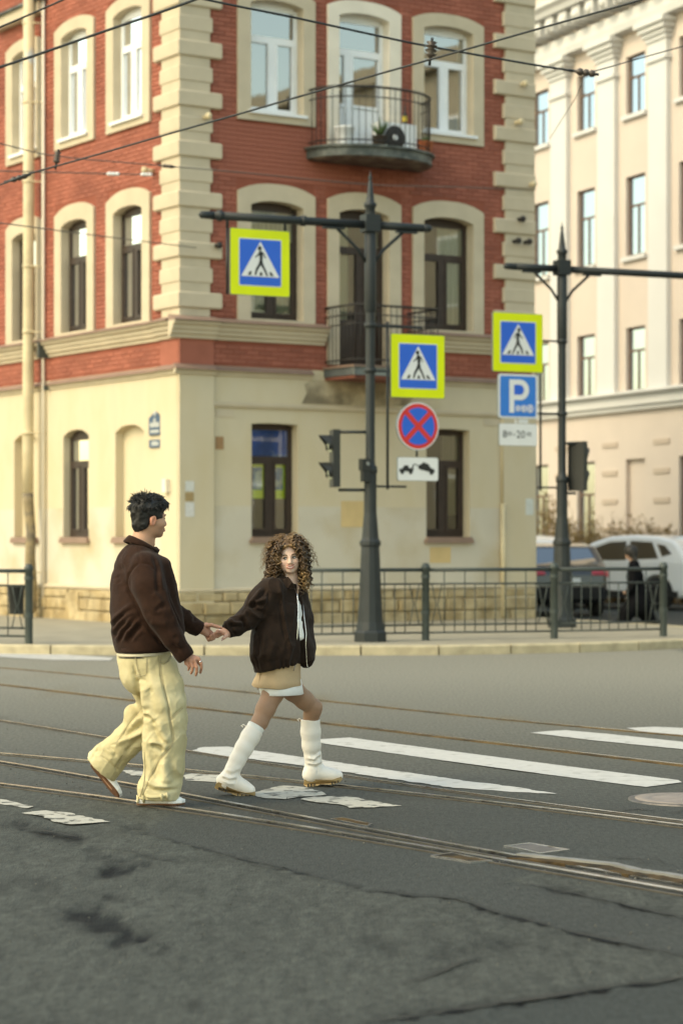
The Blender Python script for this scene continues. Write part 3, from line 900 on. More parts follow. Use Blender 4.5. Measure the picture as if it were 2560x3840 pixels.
# openings: (face, s0, s1) per storey
SR = [(1.32,2.36,1.07,2.60), (3.09,4.13,2.86,4.38), (4.87,5.95,4.64,6.18)]
SL = [(1.27,2.31,1.00,2.58), (3.32,4.33,3.05,4.60), (5.38,6.39,5.11,6.67), (7.43,8.44,7.16,8.72), (9.48,10.5,9.2,10.78)]
CU, CG = M['curtain'], M['curtain_g']
holesR, holesL = [], []
bw, dk = M['brownwood'], M['upvc']
for face, S, H_ in (('R', SR, holesR), ('L', SL, holesL)):
    for i, (a, b, oa, ob) in enumerate(S):
        dr = face == 'R' and i == 1
        # second floor
        z0 = 8.30 if dr else 8.74
        H_.append((a, b, z0, 10.655))
        surround(face, a, b, z0, 10.58, 10.66, oa, ob, z0 if dr else 8.60, 10.74, 10.88, M['white_trim'] if dr else M['trim'])
        cur = {('R',0): [(0,.16,CU,8.8)], ('R',1): [(.0,.14,CU,8.4)], ('R',2): [(.86,1,CU,8.8)], ('L',0): [(.6,1,CG,8.8)], ('L',1): None}.get((face, i), None)
        window(face, a, b, z0, 10.56, 10.66, M['upvc'], 10.0 if not dr else 9.98, .52 if not dr else .30, curtain=cur, sill=None if dr else (M['upvc'], 8.765, .10), glass=M['glass'] if face == 'R' or i == 0 else M['glass_low'], door=dr, d=-.16 if face == 'R' else -.11, fw=.068)
        # first floor
        z0 = 4.56 if dr else 5.27
        H_.append((a, b, z0, 7.265))
        surround(face, a, b, z0, 7.18, 7.27, oa, ob, z0 if dr else 5.22, 7.40, 7.56, M['trim'])
        cur = {('R',0): [(.0,.45,CG,5.3),(.45,1,CG,5.3)], ('R',1): [(0,.35,CG,4.6),(.72,1,CG,4.6)], ('R',2): [(.45,1,CG,5.3)], ('L',0): [(0,.6,CU,5.3)], ('L',1): [(0,1,CG,5.3)]}.get((face, i), [(0,1,CG,5.3)])
        window(face, a, b, z0, 7.16, 7.27, bw, 6.55, .5 if not dr else .55, curtain=cur, d=-.17 if face == 'R' else -.12, fw=.07, door=dr, glass=M['glass_low'])
        # ground floor
        if not dr:
            ga, gb = (a, b) if face == 'L' else ((1.36, 2.28) if i == 0 else (4.95, 5.90))
            H_.append((ga, gb, 1.60, 3.52))
            blind = face == 'L' and i != 1
            inn = [(ga, 1.60)]+arch(ga, gb, 3.40 if face == 'L' else 3.50, 3.52)+[(gb, 1.60)]
            mb = fmb(face); n = len(inn)
            mb._add([(p[0], .0, p[1]) for p in inn]+[(p[0], -.30, p[1]) for p in inn], [(k, k+1, n+k+1, n+k) for k in range(n-1)])
            if blind: mb.flat([(ga,-.16,1.6),(gb,-.16,1.6),(gb,-.16,3.52),(ga,-.16,3.52)])
            # fill between the rectangular hole and the arched head
            mb.flat([(ga, -.001, 3.52)]+[(p[0], -.001, p[1]) for p in inn[1:-1]]+[(gb, -.001, 3.52)])
            mb.obj('blind_niche' if blind else 'reveal', M['cream'], B1)
            q = fmb(face); q.prism([(ga-.05, 1.49), (gb+.05, 1.49), (gb+.05, 1.53), (gb+.0, 1.60), (ga-.0, 1.60), (ga-.05, 1.53)], -.18 if blind else -.3, .07); q.obj('sill', M['flash'], B1)
            if not blind:
                window(face, ga, gb, 1.605, 3.38 if face == 'L' else 3.46, 3.51, bw, 2.88, .52, d=-.2 if face == 'R' else -.14, fw=.075, glass=M['glass_low'] if face == 'R' and i == 0 else M['glass_dark'], curtain=[(.55,1,CG,2.0)] if (face, i) == ('R', 2) else None)

# walls
for face, W, H_ in (('R', WR, holesR), ('L', WL, holesL)):
    mb = fmb(face); rect_wall(mb, 0, W, 4.45, ZT, H_, 0); mb.obj('brick_wall', M['brickwall'], B1)
    mb = fmb(face); rect_wall(mb, 0, W, 2.12, 4.45, H_, 0); mb.obj('plaster_wall', M['cream'], B1)
    mb = fmb(face); rect_wall(mb, 0, W, .4, 2.12, H_, 0); mb.obj('plaster_wall', M['cream_low'], B1)
    mb = fmb(face); mb.flat([(0,0,-.1),(W,0,-.1),(W,0,.4),(0,0,.4)]); mb.obj('plaster_wall', M['cream_low'], B1)
mb = MB(); mb.flat([(WR,0,0),(WR,WL,0),(WR,WL,ZT),(WR,0,ZT)]); mb.flat([(0,WL,0),(WR,WL,0),(WR,WL,ZT),(0,WL,ZT)]); mb.obj('rear_wall', M['cream'], B1)
mb = MB(); mb.flat([(-.3,-.3,ZT),(WR+.1,-.3,ZT),(WR+.1,WL+.1,ZT),(-.3,WL+.1,ZT)]); mb.obj('roof', M['flash'], B1)
mb = MB()
mb.flat([(1.1,1.1,0),(WR-.4,1.1,0),(WR-.4,1.1,ZT-.1),(1.1,1.1,ZT-.1)]); mb.flat([(1.1,1.1,0),(1.1,WL-.4,0),(1.1,WL-.4,ZT-.1),(1.1,1.1,ZT-.1)])
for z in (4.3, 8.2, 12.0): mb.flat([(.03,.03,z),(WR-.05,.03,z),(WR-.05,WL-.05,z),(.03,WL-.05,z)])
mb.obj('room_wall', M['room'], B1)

# quoins at both corners of the right face: L-shaped at the street corner
zs_ = []; z = 5.25
k = 0
while z < 12.2:
    zs_.append((z, k % 2 == 0)); z += .4155; k += 1
QM = {}
for z, wide in zs_:
    wr, wl = (.74, .80) if wide else (.57, .62); pr = .085 if wide else .06; h = .265; c = .022
    key = wide
    if key not in QM:
        mb = MB()
        o_ = [(-pr, -pr), (wr, -pr), (wr, .02), (.02, .02), (.02, wl), (-pr, wl)]
        i_ = [(-pr+c, -pr+c), (wr-c, -pr+c), (wr-c, .02), (.02, .02), (.02, wl-c), (-pr+c, wl-c)]
        rings = [[(x, y, 0) for x, y in i_], [(x, y, c) for x, y in o_], [(x, y, h-c) for x, y in o_], [(x, y, h) for x, y in i_]]
        mb.loft(rings, True, False, False)
        for zz_ in (0, h):
            p = [(x, y, zz_) for x, y in i_]; mb.flat([p[0],p[1],p[2],p[3]]); mb.flat([p[0],p[3],p[4],p[5]])
        QM[key] = mb.mesh('quoin', M['trim'])
    o = link('quoin', QM[key], B1, (0, 0, z+.13))
mb = MB()
mb.box((-.045,-.045,5.22),(.53,.02,12.3)); mb.box((-.045,.021,5.22),(.02,.575,12.3)); mb.obj('quoin_backing', M['trim'], B1)
Q2 = {}
for z, wide in zs_:
    w_ = .90 if wide else .69; pr = .085 if wide else .06
    if wide not in Q2:
        mb = MB(); mb.cbox((WR-w_, -pr, 0), (WR+.03, .01, .265), .022); Q2[wide] = mb.mesh('quoin', M['trim'])
    link('quoin', Q2[wide], B1, (0, 0, z+.17))
mb = MB(); mb.box((WR-.64,-.045,5.22),(WR+.02,.02,12.3)); mb.box((WR-.01,.021,5.22),(WR+.02,.6,12.3)); mb.obj('quoin_backing', M['trim'], B1)

# bricks: the largest in the photo single, the rest as one part
bl, bh, jt = .250, .068, .010
BMs = [MB().cbox((0,-.009,0),(bl,.004,bh),.005).mesh('brick', M['brick']), None]
stuff = {'R': fmb('R'), 'L': fmb('L')}
nsingle = 0
for face, W, S, smax in (('R', WR, SR, WR-.70), ('L', WL, SL, 8.6)):
    s_lo = .58 if face == 'R' else .66
    blocks = [(oa-.004, ob+.004, (8.60 if not (face == 'R' and i == 1) else 8.2), 10.88) for i, (a,b,oa,ob) in enumerate(S)] + \
             [(oa-.004, ob+.004, 5.2 if not (face == 'R' and i == 1) else 4.5, 7.57) for i, (a,b,oa,ob) in enumerate(S)]
    row = 0; z = 4.5
    rr = random.Random(11)
    while z < 11.6:
        if not (4.87 < z+bh and z < 5.24):
            lo = s_lo if z > 5.2 else .0
            s = lo - (row % 2)*bl*.5
            while s < smax:
                a = max(s, lo); b = min(s+bl, smax)
                ok = b-a > .05
                for (x0, x1, y0, y1) in blocks:
                    if ok and y0 < z+bh and z < y1 and x0 < b and a < x1:
                        if a < x0 and b > x0: b = x0
                        elif b > x1 and a < x1: a = x1
                        else: ok = False
                        if b-a < .03: ok = False
                if ok:
                    dz = rr.uniform(-.003, .004)
                    full = abs(b-a-bl) < 1e-6
                    if face == 'R' and full and nsingle < 290 and 7.6 < z < 9.9 and s < 2.9:
                        o = link('brick', BMs[0], B1, (a+jt/2, -dz, z)); nsingle += 1
                    else:
                        y1_ = .009+dz; c_ = .005
                        stuff[face]._add([(a+.005,0,z),(b-.005,0,z),(b-.005,0,z+bh),(a+.005,0,z+bh),(a+.011,y1_,z+c_),(b-.011,y1_,z+c_),(b-.011,y1_,z+bh-c_),(a+.011,y1_,z+bh-c_)],
                                         [(4,5,6,7),(0,1,5,4),(1,2,6,5),(2,3,7,6),(3,0,4,7)])
                s += bl
        z += bh+jt; row += 1
for face in 'RL':
    o = stuff[face].obj('brickwork', M['brick'], B1); o['kind'] = 'stuff'

# cornice and belt course, running round the corner; the corner pilaster steps them forward
def course(face, s0, s1, prof, m_, name, proud=0.0, ends=True):
    """prof: list of (d, z) from bottom to top"""
    mb = fmb(face); n = len(prof)
    v = [(s0, d+proud, z) for d, z in prof]+[(s1, d+proud, z) for d, z in prof]
    f = [(i, i+1, n+i+1, n+i) for i in range(n-1)]
    if ends: f += [list(range(n)), list(range(2*n-1, n-1, -1))]
    mb._add(v, f); return mb.obj(name, m_, B1)
CP = [(-.02,4.87),(.04,4.88),(.05,4.93),(.09,4.95),(.10,5.00),(.13,5.02),(.14,5.08),(.19,5.10),(.20,5.15),(-.02,5.15)]
FP = [(-.02,5.152),(.24,5.152),(.24,5.172),(-.02,5.255)]
BP = [(-.02,4.28),(.03,4.29),(.035,4.33),(.06,4.34),(.065,4.36),(-.02,4.36)]
BF = [(-.02,4.362),(.10,4.362),(.10,4.375),(-.02,4.46)]
for face, segs in (('R', [(-.0,.62,.06),(.62,2.80,0),(4.60,WR+.05,0)]), ('L', [(.0,.62,.06),(.62,4.86,0),(5.02,WL,0)])):
    for s0, s1, pr in segs:
        if pr: s0 = -.26 if face == 'R' else -.0
        course(face, s0, s1, CP, M['trim'], 'cornice', pr); course(face, s0, s1, FP, M['flash'], 'cornice_flashing', pr)
    for s0, s1, pr in segs:
        if pr: s0 = -.16 if face == 'R' else -.0
        e1 = 2.55 if (face == 'R' and s1 == 2.80) else s1; e0 = 4.75 if (face == 'R' and s0 == 4.60) else s0
        course(face, e0, e1, BP, M['trim'], 'belt_course', pr); course(face, e0, e1, BF, M['flash'], 'belt_flashing', pr)
# corner pilaster of the ground floor and frieze, right end pilaster, recessed panel edge
for face in 'RL':
    mb = fmb(face); mb.box((-.055 if face == 'R' else .0, -.02, .4), (.60, .055, 4.285)); mb.obj('corner_pilaster', M['cream'], B1)
    mb = fmb(face); mb.box((-.05 if face == 'R' else .0, -.02, 4.455), (.60, .05, 4.878)); mb.obj('corner_pilaster', M['brick'], B1)
mb = fmb('R'); mb.box((6.62,-.02,.4),(WR+.05,.055,4.285)); mb.obj('end_pilaster', M['cream'], B1)
course('R', .60, 6.62, [(-.02,3.76),(.035,3.765),(.05,3.80),(.05,3.84),(-.02,3.86)], M['trim'], 'ledge')
for a, b in ((.66,1.02),(6.2,6.6)):
    mb = fmb('R'); mb.box((a,-.01,3.60),(b,.012,3.72)); mb.obj('moulded_panel', M['trim'], B1)
mb = fmb('R'); mb.box((.66,-.01,3.06),(.81,.012,3.27)); mb.obj('brown_plate', mat('brown_plate', (.33,.19,.09), .8, .1, 8), B1)
for (a, b, c, d_) in ((3.15,3.62,1.77,2.22),(5.02,5.48,1.14,1.42)):
    mb = fmb('R'); mb.flat([(a,.004,c),(b,.004,c),(b,.004,d_),(a,.004,d_)]); mb.obj('paint_patch', mat('ochre_patch', (.60,.44,.22), .85, .08, 3), B1)
for (a, b, c, d_, col) in ((.05,.22,2.35,2.52,(.6,.6,.56)),(.05,.21,2.19,2.33,(.36,.25,.12)),(.05,.22,1.93,2.17,(.62,.61,.58))):
    mb = fmb('R'); mb.flat([(a,.062,c),(b,.062,c),(b,.062,d_),(a,.062,d_)]); mb.obj('paper_notice', mat('notice', col, .8, .1, 20), B1)
mb = fmb('R'); mb.flat([(WR-.2,.062,2.0),(WR-.02,.062,2.0),(WR-.02,.062,2.3),(WR-.2,.062,2.3)]); mb.obj('paper_notice', mat('notice_b', (.6,.62,.58), .8, .1, 20), B1)
# plinth of rough stones
rr = random.Random(3)
for face, W in (('R', WR+.06), ('L', 9.5)):
    rows = [(.05,.30),(.30,.52),(.52,.68)]
    for ri, (z0, z1) in enumerate(rows):
        s = -.09 if face == 'R' else .0
        while s < W:
            w_ = rr.uniform(.34, .85)*(.8 if ri else 1.1)
            e1 = min(s+w_, W)
            if e1-s > .12:
                pr = .085+rr.uniform(-.022, .02)
                mb = fmb(face); m4 = Matrix(((1,0,0,0),(0,-1,0,0),(0,0,1,0),(0,0,0,1)))
                mb.cbox((s+.008, -pr, z0+rr.uniform(.0,.012)), (e1-.008, .02, z1-rr.uniform(.004,.016)), .02, m4)
                mb.obj('plinth_stone', M['limestone'], B1)
            s = e1
    course(face, -.09 if face == 'R' else 0, W, [(-.02,.69),(.075,.69),(.08,.72),(-.02,.76)], M['trim'], 'plinth_cap')
mb = fmb('L'); mb.box((3.55,-.02,.12),(4.05,.095,.62)); mb.obj('plinth_vent', M['limestone'], B1)
# stains under the lower balcony: crumbling plaster
mb = fmb('R')
mb.flat([(x, .0045, z) for x, z in [(2.35,3.87),(2.45,4.05),(2.40,4.2),(2.55,4.28),(3.6,4.28),(4.6,4.28),(4.75,4.1),(4.5,3.9),(3.9,3.87)]]); mb.obj('plaster_patch', mat('grey_plaster', (.45,.375,.255), .95, .25, 4, bump=.6, bscale=20, col2=(.22,.18,.12), mixscale=2.2), B1)

# sign boards in the ground floor window (blue and yellow posters behind the glass)
mb = fmb('R'); mb.flat([(1.43,-.235,2.96),(2.21,-.235,2.96),(2.21,-.235,3.46),(1.43,-.235,3.46)]); mb.obj('poster', mat('blue_poster', (.03,.16,.60), .6, .35, 3, col2=(.5,.6,.75), mixscale=2.5, mixlo=.52, mixhi=.62), B1)
for a, b in ((1.40,1.78),(1.90,2.2)):
    mb = fmb('R'); mb.flat([(a,-.235,2.25),(b,-.235,2.25),(b,-.235,2.84),(a,-.235,2.84)]); mb.obj('poster', mat('yellow_poster', (.75,.85,.03), .6, .1, 3), B1)
    mb = fmb('R'); mb.flat([(a+.04,-.231,2.40),(b-.08,-.231,2.40),(b-.08,-.231,2.78),(a+.04,-.231,2.78)]); mb.obj('poster', mat('blue_print', (.05,.20,.40), .6, .2, 4, col2=(.5,.58,.55), mixscale=6, mixlo=.52, mixhi=.6), B1)

# upper balcony: half-oval slab with curved railing
def oval(c, w, p, n, a0=0, a1=PI): return [(c-w*math.cos(a0+(a1-a0)*i/n), p*math.sin(a0+(a1-a0)*i/n)**.8 if 0 < i < n else 0.0) for i in range(n+1)]
bc, bwid, bp = 3.64, 1.20, .98
ub = empty('balcony', (0,0,0)); ub.parent = B1; ub.name = 'balcony'
n = 28
def ovslab(name, w, p, z0, z1, m_, par, taper=0):
    mb = fmb('R'); lo = oval(bc, w-taper, p-taper, n); hi = oval(bc, w, p, n)
    v = [(a, b-.01, z0) for a, b in lo]+[(a, b-.01, z1) for a, b in hi]; k = n+1
    mb._add(v, [(i, i+1, k+i+1, k+i) for i in range(n)]+[list(range(k)), list(range(2*k-1, k-1, -1))]); return mb.obj(name, m_, par)
ovslab('balcony_slab', bwid, bp, 8.05, 8.20, M['slab'], ub); ovslab('slab_lip', bwid+.05, bp+.05, 8.20, 8.235, M['slab'], ub)
ovslab('slab_soffit', bwid-.01, bp-.01, 8.02, 8.049, mat('rust_soffit', (.085,.05,.037), .9, .3, 5, col2=(.16,.12,.09), mixscale=3), ub, .04)
for z, r in ((9.22,.022),(9.05,.012),(8.32,.012)):
    mb = fmb('R'); mb.tube([(a, b+.0, z) for a, b in oval(bc, bwid-.04, bp-.04, 40)], r, 6); mb.obj('railing_bar', M['iron_black'], ub)
pts = oval(bc, bwid-.04, bp-.04, 200)
acc = 0; last = pts[0]; cnt = 0
for p in pts:
    acc += math.hypot(p[0]-last[0], p[1]-last[1]); last = p
    if acc > .105:
        acc = 0; mb = fmb('R'); mb.tube([(p[0], p[1], 8.24), (p[0], p[1], 9.22)], .0075, 5); mb.obj('baluster', M['iron_black'], ub)
# lower balcony: straight box with double-row lattice and a dark door leaf behind
lb = empty('balcony'); lb.parent = B1
x0, x1, pj = 2.80, 4.57, .95
mb = fmb('R'); mb.box((x0,-.01,4.33),(x1,pj,4.47)); mb.obj('balcony_slab', mat('grey_slab', (.20,.22,.20), .7, .25, 4, col2=(.07,.08,.08), mixscale=2), lb)
mb = fmb('R'); mb.box((x0-.03,-.01,4.47),(x1+.03,pj+.03,4.50)); mb.obj('slab_lip', M['flash'], lb)
mb = fmb('R'); mb.box((x0+.02,0,4.28),(x1-.02,pj-.02,4.329)); mb.obj('slab_soffit', mat('red_soffit', (.18,.06,.04), .9, .3, 4), lb)
path = [(x0+.03,0),(x0+.03,pj-.03),(x1-.03,pj-.03),(x1-.03,0)]
for z, r in ((5.52,.02),(5.36,.012),(5.20,.012),(4.60,.014)):
    mb = fmb('R'); mb.tube([(a, b, z) for a, b in path], r, 6); mb.obj('railing_bar', M['iron_black'], lb)
def along(path, st):
    out = []
    for i in range(len(path)-1):
        a, b = Vector(path[i]), Vector(path[i+1]); L = (b-a).length; k = max(1, int(L/st))
        for j in range(k): out.append(a.lerp(b, j/k))
    return out
for p in along(path, .115):
    mb = fmb('R'); mb.tube([(p.x, p.y, 4.5), (p.x, p.y, 5.52)], .008, 5); mb.obj('baluster', M['iron_black'], lb)

# wall anchors and small fittings on the quoins
for face, s, z in (('R',.42,8.55),('L',.9,7.75),('R',.62,6.43),('R',7.0,9.8),('R',6.9,9.1),('R',7.2,8.0),('R',6.95,7.35),('R',6.85,6.95),('R',7.1,6.95)):
    mb = fmb(face); mb.tube([(s,.0,z),(s,.16,z)], .035, 8); mb.ball((s,.19,z), .06, 8, 6); mb.obj('wire_anchor', M['pipe'] if z > 7.5 else M['iron_black'], B1)

# drainpipe on the left face, thin pipe on the right face
dp = empty('drainpipe'); dp.parent = B1
pd = .26
mb = fmb('L'); mb.tube([(5.20,pd,12.6),(5.22,pd,7.0),(5.25,pd,3.2),(5.25,pd,2.4)], .105, 14); mb.obj('pipe_length', M['pipe'], dp)
mb = fmb('L'); mb.tube([(5.25,pd,2.4),(5.22,pd,2.2),(5.12,pd,1.7),(5.16,pd,1.2),(5.10,pd,.75),(5.12,pd,.3),(5.05,pd+.12,.16)], [.105,.10,.09,.10,.105,.10,.10], 14); mb.obj('pipe_length', M['pipe_old'], dp)
for z in (11.0, 9.55, 8.1, 6.55, 5.35, 3.5, .95):
    mb = fmb('L'); mb.tube([(5.225,pd,z-.02),(5.225,pd,z+.03)], .118, 14); mb.tube([(5.1,pd,z),(5.0,0,z)], .012, 5); mb.obj('pipe_bracket', M['pipe'], dp)
mb = fmb('L'); mb.tube([(5.02,.06,12.5),(5.02,.06,.3)], .03, 8); mb.obj('cable_pipe', M['white_trim'], B1)
mb = fmb('R'); mb.tube([(6.60,.03,4.2),(6.60,.03,2.2)], .02, 6); mb.tube([(6.60,.06,2.2),(6.60,.06,.16)], .05, 8); mb.obj('cable_pipe', M['pipe'], B1)
# hoods of the belt flashing where the pipe passes
for a, b, c in ((4.86,5.16,.24),(4.28,4.38,.12)):
    mb = fmb('L'); mb.box((4.86,-.01,a),(4.90,c,b)); mb.obj('flashing_end', M['slab'], B1)

# house number plates
M['blueplate'] = mat('blue_enamel', (.02,.065,.14), .35, .1, 6)
M['plateprint'] = mat('white_enamel', (.38,.40,.40), .4, .03, 6)
def text_mesh(body, size, name, m_, parent, M4, align='CENTER', ext=.0, sx=1.0):
    cu = bpy.data.curves.new(name, 'FONT'); cu.body = body; cu.size = size; cu.align_x = align; cu.align_y = 'CENTER'; cu.resolution_u = 3; cu.extrude = ext
    t = bpy.data.objects.new(name, cu); COL.objects.link(t)
    dg = bpy.context.evaluated_depsgraph_get(); me_ = bpy.data.meshes.new_from_object(t.evaluated_get(dg))
    bpy.data.objects.remove(t); bpy.data.curves.remove(cu)
    me_.transform(M4 @ Matrix.Diagonal((sx,1,1,1))); me_.materials.clear(); me_.materials.append(m_)
    return link(name, me_, parent)
# text plane on the left face: reading direction runs towards the corner (-s)
def lface(s, z, d): return frame((-d, s, z), (0,-1,0), (0,0,1), (-1,0,0))
hn = empty('house_number_plate'); hn.parent = B1
mb = fmb('L'); mb.prism([(.62,3.31),(1.04,3.31),(1.04,3.60),(.98,3.62),(.92,3.66),(.83,3.70),(.74,3.66),(.68,3.62),(.62,3.60)], .0, .035); mb.obj('plate_board', M['blueplate'], hn)
mb = fmb('L'); mb.ball((.83,.03,3.66), (.05,.02,.05), 10, 6); mb.obj('plate_lamp', M['plateprint'], hn)
mb = fmb('L'); mb.flat([(x, .039, z) for x, z in [(.67,3.44),(.99,3.44),(.99,3.52),(.87,3.52),(.87,3.59),(.79,3.59),(.79,3.52),(.67,3.52)]]); mb.flat([(x, .039, z) for x, z in [(.68,3.345),(.98,3.345),(.98,3.395),(.68,3.395)]]); mb.obj('plate_print', M['plateprint'], hn)
sp = empty('street_plate'); sp.parent = B1
mb = fmb('L'); mb.box((.61,0,3.10),(1.04,.03,3.23)); mb.obj('plate_board', M['blueplate'], sp)
mb = fmb('L'); mb.flat([(x, .034, z) for x, z in [(.70,3.13),(.95,3.13),(.95,3.20),(.82,3.205),(.70,3.19)]]); mb.obj('plate_print', M['plateprint'], sp)
mb = fmb('L'); mb.box((.26,.055,2.34),(.40,.14,2.56)); mb.obj('bell_box', M['white_trim'], B1)
# sill of an upper window showing at the top left corner
mb = fmb('L'); mb.prism([(5.05,11.2),(7.0,11.2),(7.0,11.42),(5.05,11.42)], 0, .16); mb.obj('sill', M['trim'], B1)
mb = fmb('L'); mb.prism([(4.95,11.422),(7.1,11.422),(7.1,11.46),(4.95,11.46)], 0, .22); mb.obj('cornice_flashing', M['slab'], B1)
# ---------------------------------------------------------------- things standing on the upper balcony
BW = Matrix.Translation((-2.646, 38.0, 0)) @ rotz(TH)          # building frame in the world
def bpos(s, d, z): return BW @ Vector((s, -d, z))
p = bpos(4.05,.28,8.24)
ac = empty('air_conditioner', p, TH, 'white outdoor air conditioner with a dark round fan on the upper balcony', 'air conditioner')
a = MB(); a.box((-.36,-.13,0),(.40,.13,.52)); a.obj('casing', M['upvc'], ac)
a = MB(Matrix.Translation((-.06,-.135,.26)) @ Matrix.Rotation(PI/2,4,'X')); a.lathe([(.21,0),(.21,.012),(.20,.016),(.05,.016)], 24); a.obj('fan_grille', M['iron_black'], ac)
a = MB(Matrix.Translation((-.06,-.152,.26)) @ Matrix.Rotation(PI/2,4,'X')); a.lathe([(.05,0),(.045,.01)], 12); a.obj('fan_hub', M['upvc'], ac)
p = bpos(2.95,.42,8.24)
tub = empty('plastic_tub', p, TH, 'white plastic tub at the left end of the upper balcony', 'tub')
a = MB(); a.lathe([(.13,0),(.17,.30),(.185,.31),(.185,.34),(.16,.34)], 16); a.obj('tub_body', M['upvc'], tub)
for s, lab, h in ((3.62,'dark flower pot with a green plant beside the air conditioner',.5),(4.62,'orange flower pot by the right end of the upper balcony',.0)):
    p = bpos(s,.5 if h else .45,8.24); fp = empty('flower_pot', p, TH, lab, 'flower pot', 'pots on the upper balcony')
    a = MB(); a.lathe([(.09,0),(.13,.2),(.14,.21),(.14,.24)], 14); a.obj('pot', mat('pot_'+str(s), (.05,.035,.025) if h else (.42,.12,.05), .8, .15, 8), fp)
    a = MB(); r_ = random.Random(2)
    for i in range(26):
        d = Vector((r_.uniform(-1,1), r_.uniform(-1,1), r_.uniform(.6,2))).normalized(); L = r_.uniform(.12,.34) if h else r_.uniform(.05,.12)
        a.tube([(0,0,.2), d*L*.6+Vector((0,0,.22)), d*L+Vector((0,0,.24))], [.006,.014,.003], 4)
    a.obj('leaves', mat('leaf_'+str(s), (.06,.11,.03), .7, .3, 10), fp)
p = bpos(4.28,.3,8.76)
bt = empty('bottle', p, 0, 'dark bottle with a yellow label standing on the air conditioner', 'bottle')
a = MB(); a.lathe([(.04,0),(.042,.18),(.015,.25),(.015,.33)], 10); a.obj('bottle_body', M['iron_black'], bt)
a = MB(); a.lathe([(.0435,.06),(.0435,.15)], 10, caps=False); a.obj('bottle_label', mat('yellow_label', (.6,.45,.05), .6), bt)

# ---------------------------------------------------------------- pale building behind, on the right
M['peach'] = mat('peach_plaster', (.60,.515,.45), .85, .04, .8)
M['whitep'] = mat('white_plaster', (.62,.615,.60), .85, .03, .8)
M['glass_far'] = glass_mat('far_glass', (.7,.75,.75), refl=.34, gcol=(.50,.58,.68))
VD = Vector((-.381, .9246, 0)).normalized()
a2 = math.atan2(VD.y, VD.x)
B2 = empty('pale_building', (7.65, 60, 0), a2, 'pale peach house with white pilasters and bracketed cornice behind the parked cars', 'building')
# local x runs along the facade away from us, local +y points out of the wall (to the left in the picture)
mb = MB()
T0, T1, HT = -16.0, 26.0, 22.0
wins = []
cols = [.02+2.69*k for k in range(-6, 9)]
rowsz = [(17.0,19.2,'up'),(12.65,14.2,'a'),(8.95,11.05,'b'),(5.42,7.1,'c'),(1.25,3.66,'g')]
for c in cols:
    for z0, z1, k in rowsz: wins.append((c-.50, c+.50, z0, z1, k))
mb.M = None
rect_wall(mb, T0, T1, 0, HT, [w[:4] for w in wins], 0); mb.obj('wall', M['peach'], B2)
mb = MB(); mb.flat([(T0,0,0),(T0,-12,0),(T0,-12,HT),(T0,0,HT)]); mb.flat([(T1,0,0),(T1,-12,0),(T1,-12,HT),(T1,0,HT)]); mb.flat([(T0,-12,0),(T1,-12,0),(T1,-12,HT),(T0,-12,HT)]); mb.flat([(T0,0,HT),(T1,0,HT),(T1,-12,HT),(T0,-12,HT)]); mb.obj('rear_wall', M['peach'], B2)
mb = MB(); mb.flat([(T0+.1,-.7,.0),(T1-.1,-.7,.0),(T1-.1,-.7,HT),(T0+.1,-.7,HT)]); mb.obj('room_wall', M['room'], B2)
frame_m = mat('far_window_wood', (.13,.075,.05), .6, .2, 5)
protos = {}
for a, b, z0, z1, k in wins:
    if k == 'g' and abs((a+b)/2-.02) < .1: kk = 'gb'
    else: kk = k
    if kk not in protos:
        w, h = b-a, z1-z0
        q = MB(); q.loft([[(0,0,0),(w,0,0),(w,0,h),(0,0,h)], [(0,-.13,0),(w,-.13,0),(w,-.13,h),(0,-.13,h)]], True, False, False); rv = q.mesh('reveal', M['peach'])
        if kk == 'gb':
            q = MB(); q.flat([(0,-.12,0),(w,-.12,0),(w,-.12,h),(0,-.12,h)]); protos[kk] = (rv, q.mesh('window', M['peach']), None, None, None)
        else:
            q = MB(); t = .06; tr = h*.62
            for lo, hi in (((0,-.15,0),(t,-.095,h)),((w-t,-.15,0),(w,-.095,h)),((t,-.15,0),(w-t,-.095,t)),((t,-.15,h-t),(w-t,-.095,h)),((t,-.15,tr),(w-t,-.09,tr+t)),((w/2-t/2,-.15,t),(w/2+t/2,-.088,tr))): q.box(lo, hi)
            fm = q.mesh('window', frame_m)
            q = MB(); q.flat([(t,-.11,t),(w-t,-.11,t),(w-t,-.11,h-t),(t,-.11,h-t)]); pm = q.mesh('pane', M['glass_far'])
            q = MB(); q.box((-.12,-.02,-.11),(w+.12,.10,-.002)); sm_ = q.mesh('sill', M['whitep'])
            q = MB(); n = 8; q._add([(w*i/n,-.30+.03*(i%2),0) for i in range(n+1)]+[(w*i/n,-.30+.03*(i%2),h) for i in range(n+1)], [(i,i+1,n+2+i,n+1+i) for i in range(n)], True); cm = q.mesh('curtain', M['curtain'])
            protos[kk] = (rv, fm, pm, sm_, cm)
    rv, fm, pm, sm_, cm = protos[kk]
    o = link('window', fm, B2, (a, 0, z0)); link('reveal', rv, o)
    if pm: link('pane', pm, o)
    if sm_: link('sill', sm_, o)
    if cm and (round(a*7) + int(z0)) % 2 == 0: link('curtain', cm, o)
pil = MB(); pil.box((0,-.01,5.38),(.93,.14,13.75)); pilm = pil.mesh('pilaster', M['whitep'])
cap_ = MB(); z = 13.75
for dz, pr in ((.10,.20),(.42,.15),(.12,.20),(.12,.26),(.14,.34),(.12,.42)):
    cap_.box((-pr+.14, -.01, z), (.93+pr-.14, pr, z+dz-.002)); z += dz
capm = cap_.mesh('capital', M['whitep'])
for c in cols:
    o = link('pilaster', pilm, B2, (c+1.345-.465+.0, 0, 0)); link('capital', capm, o)
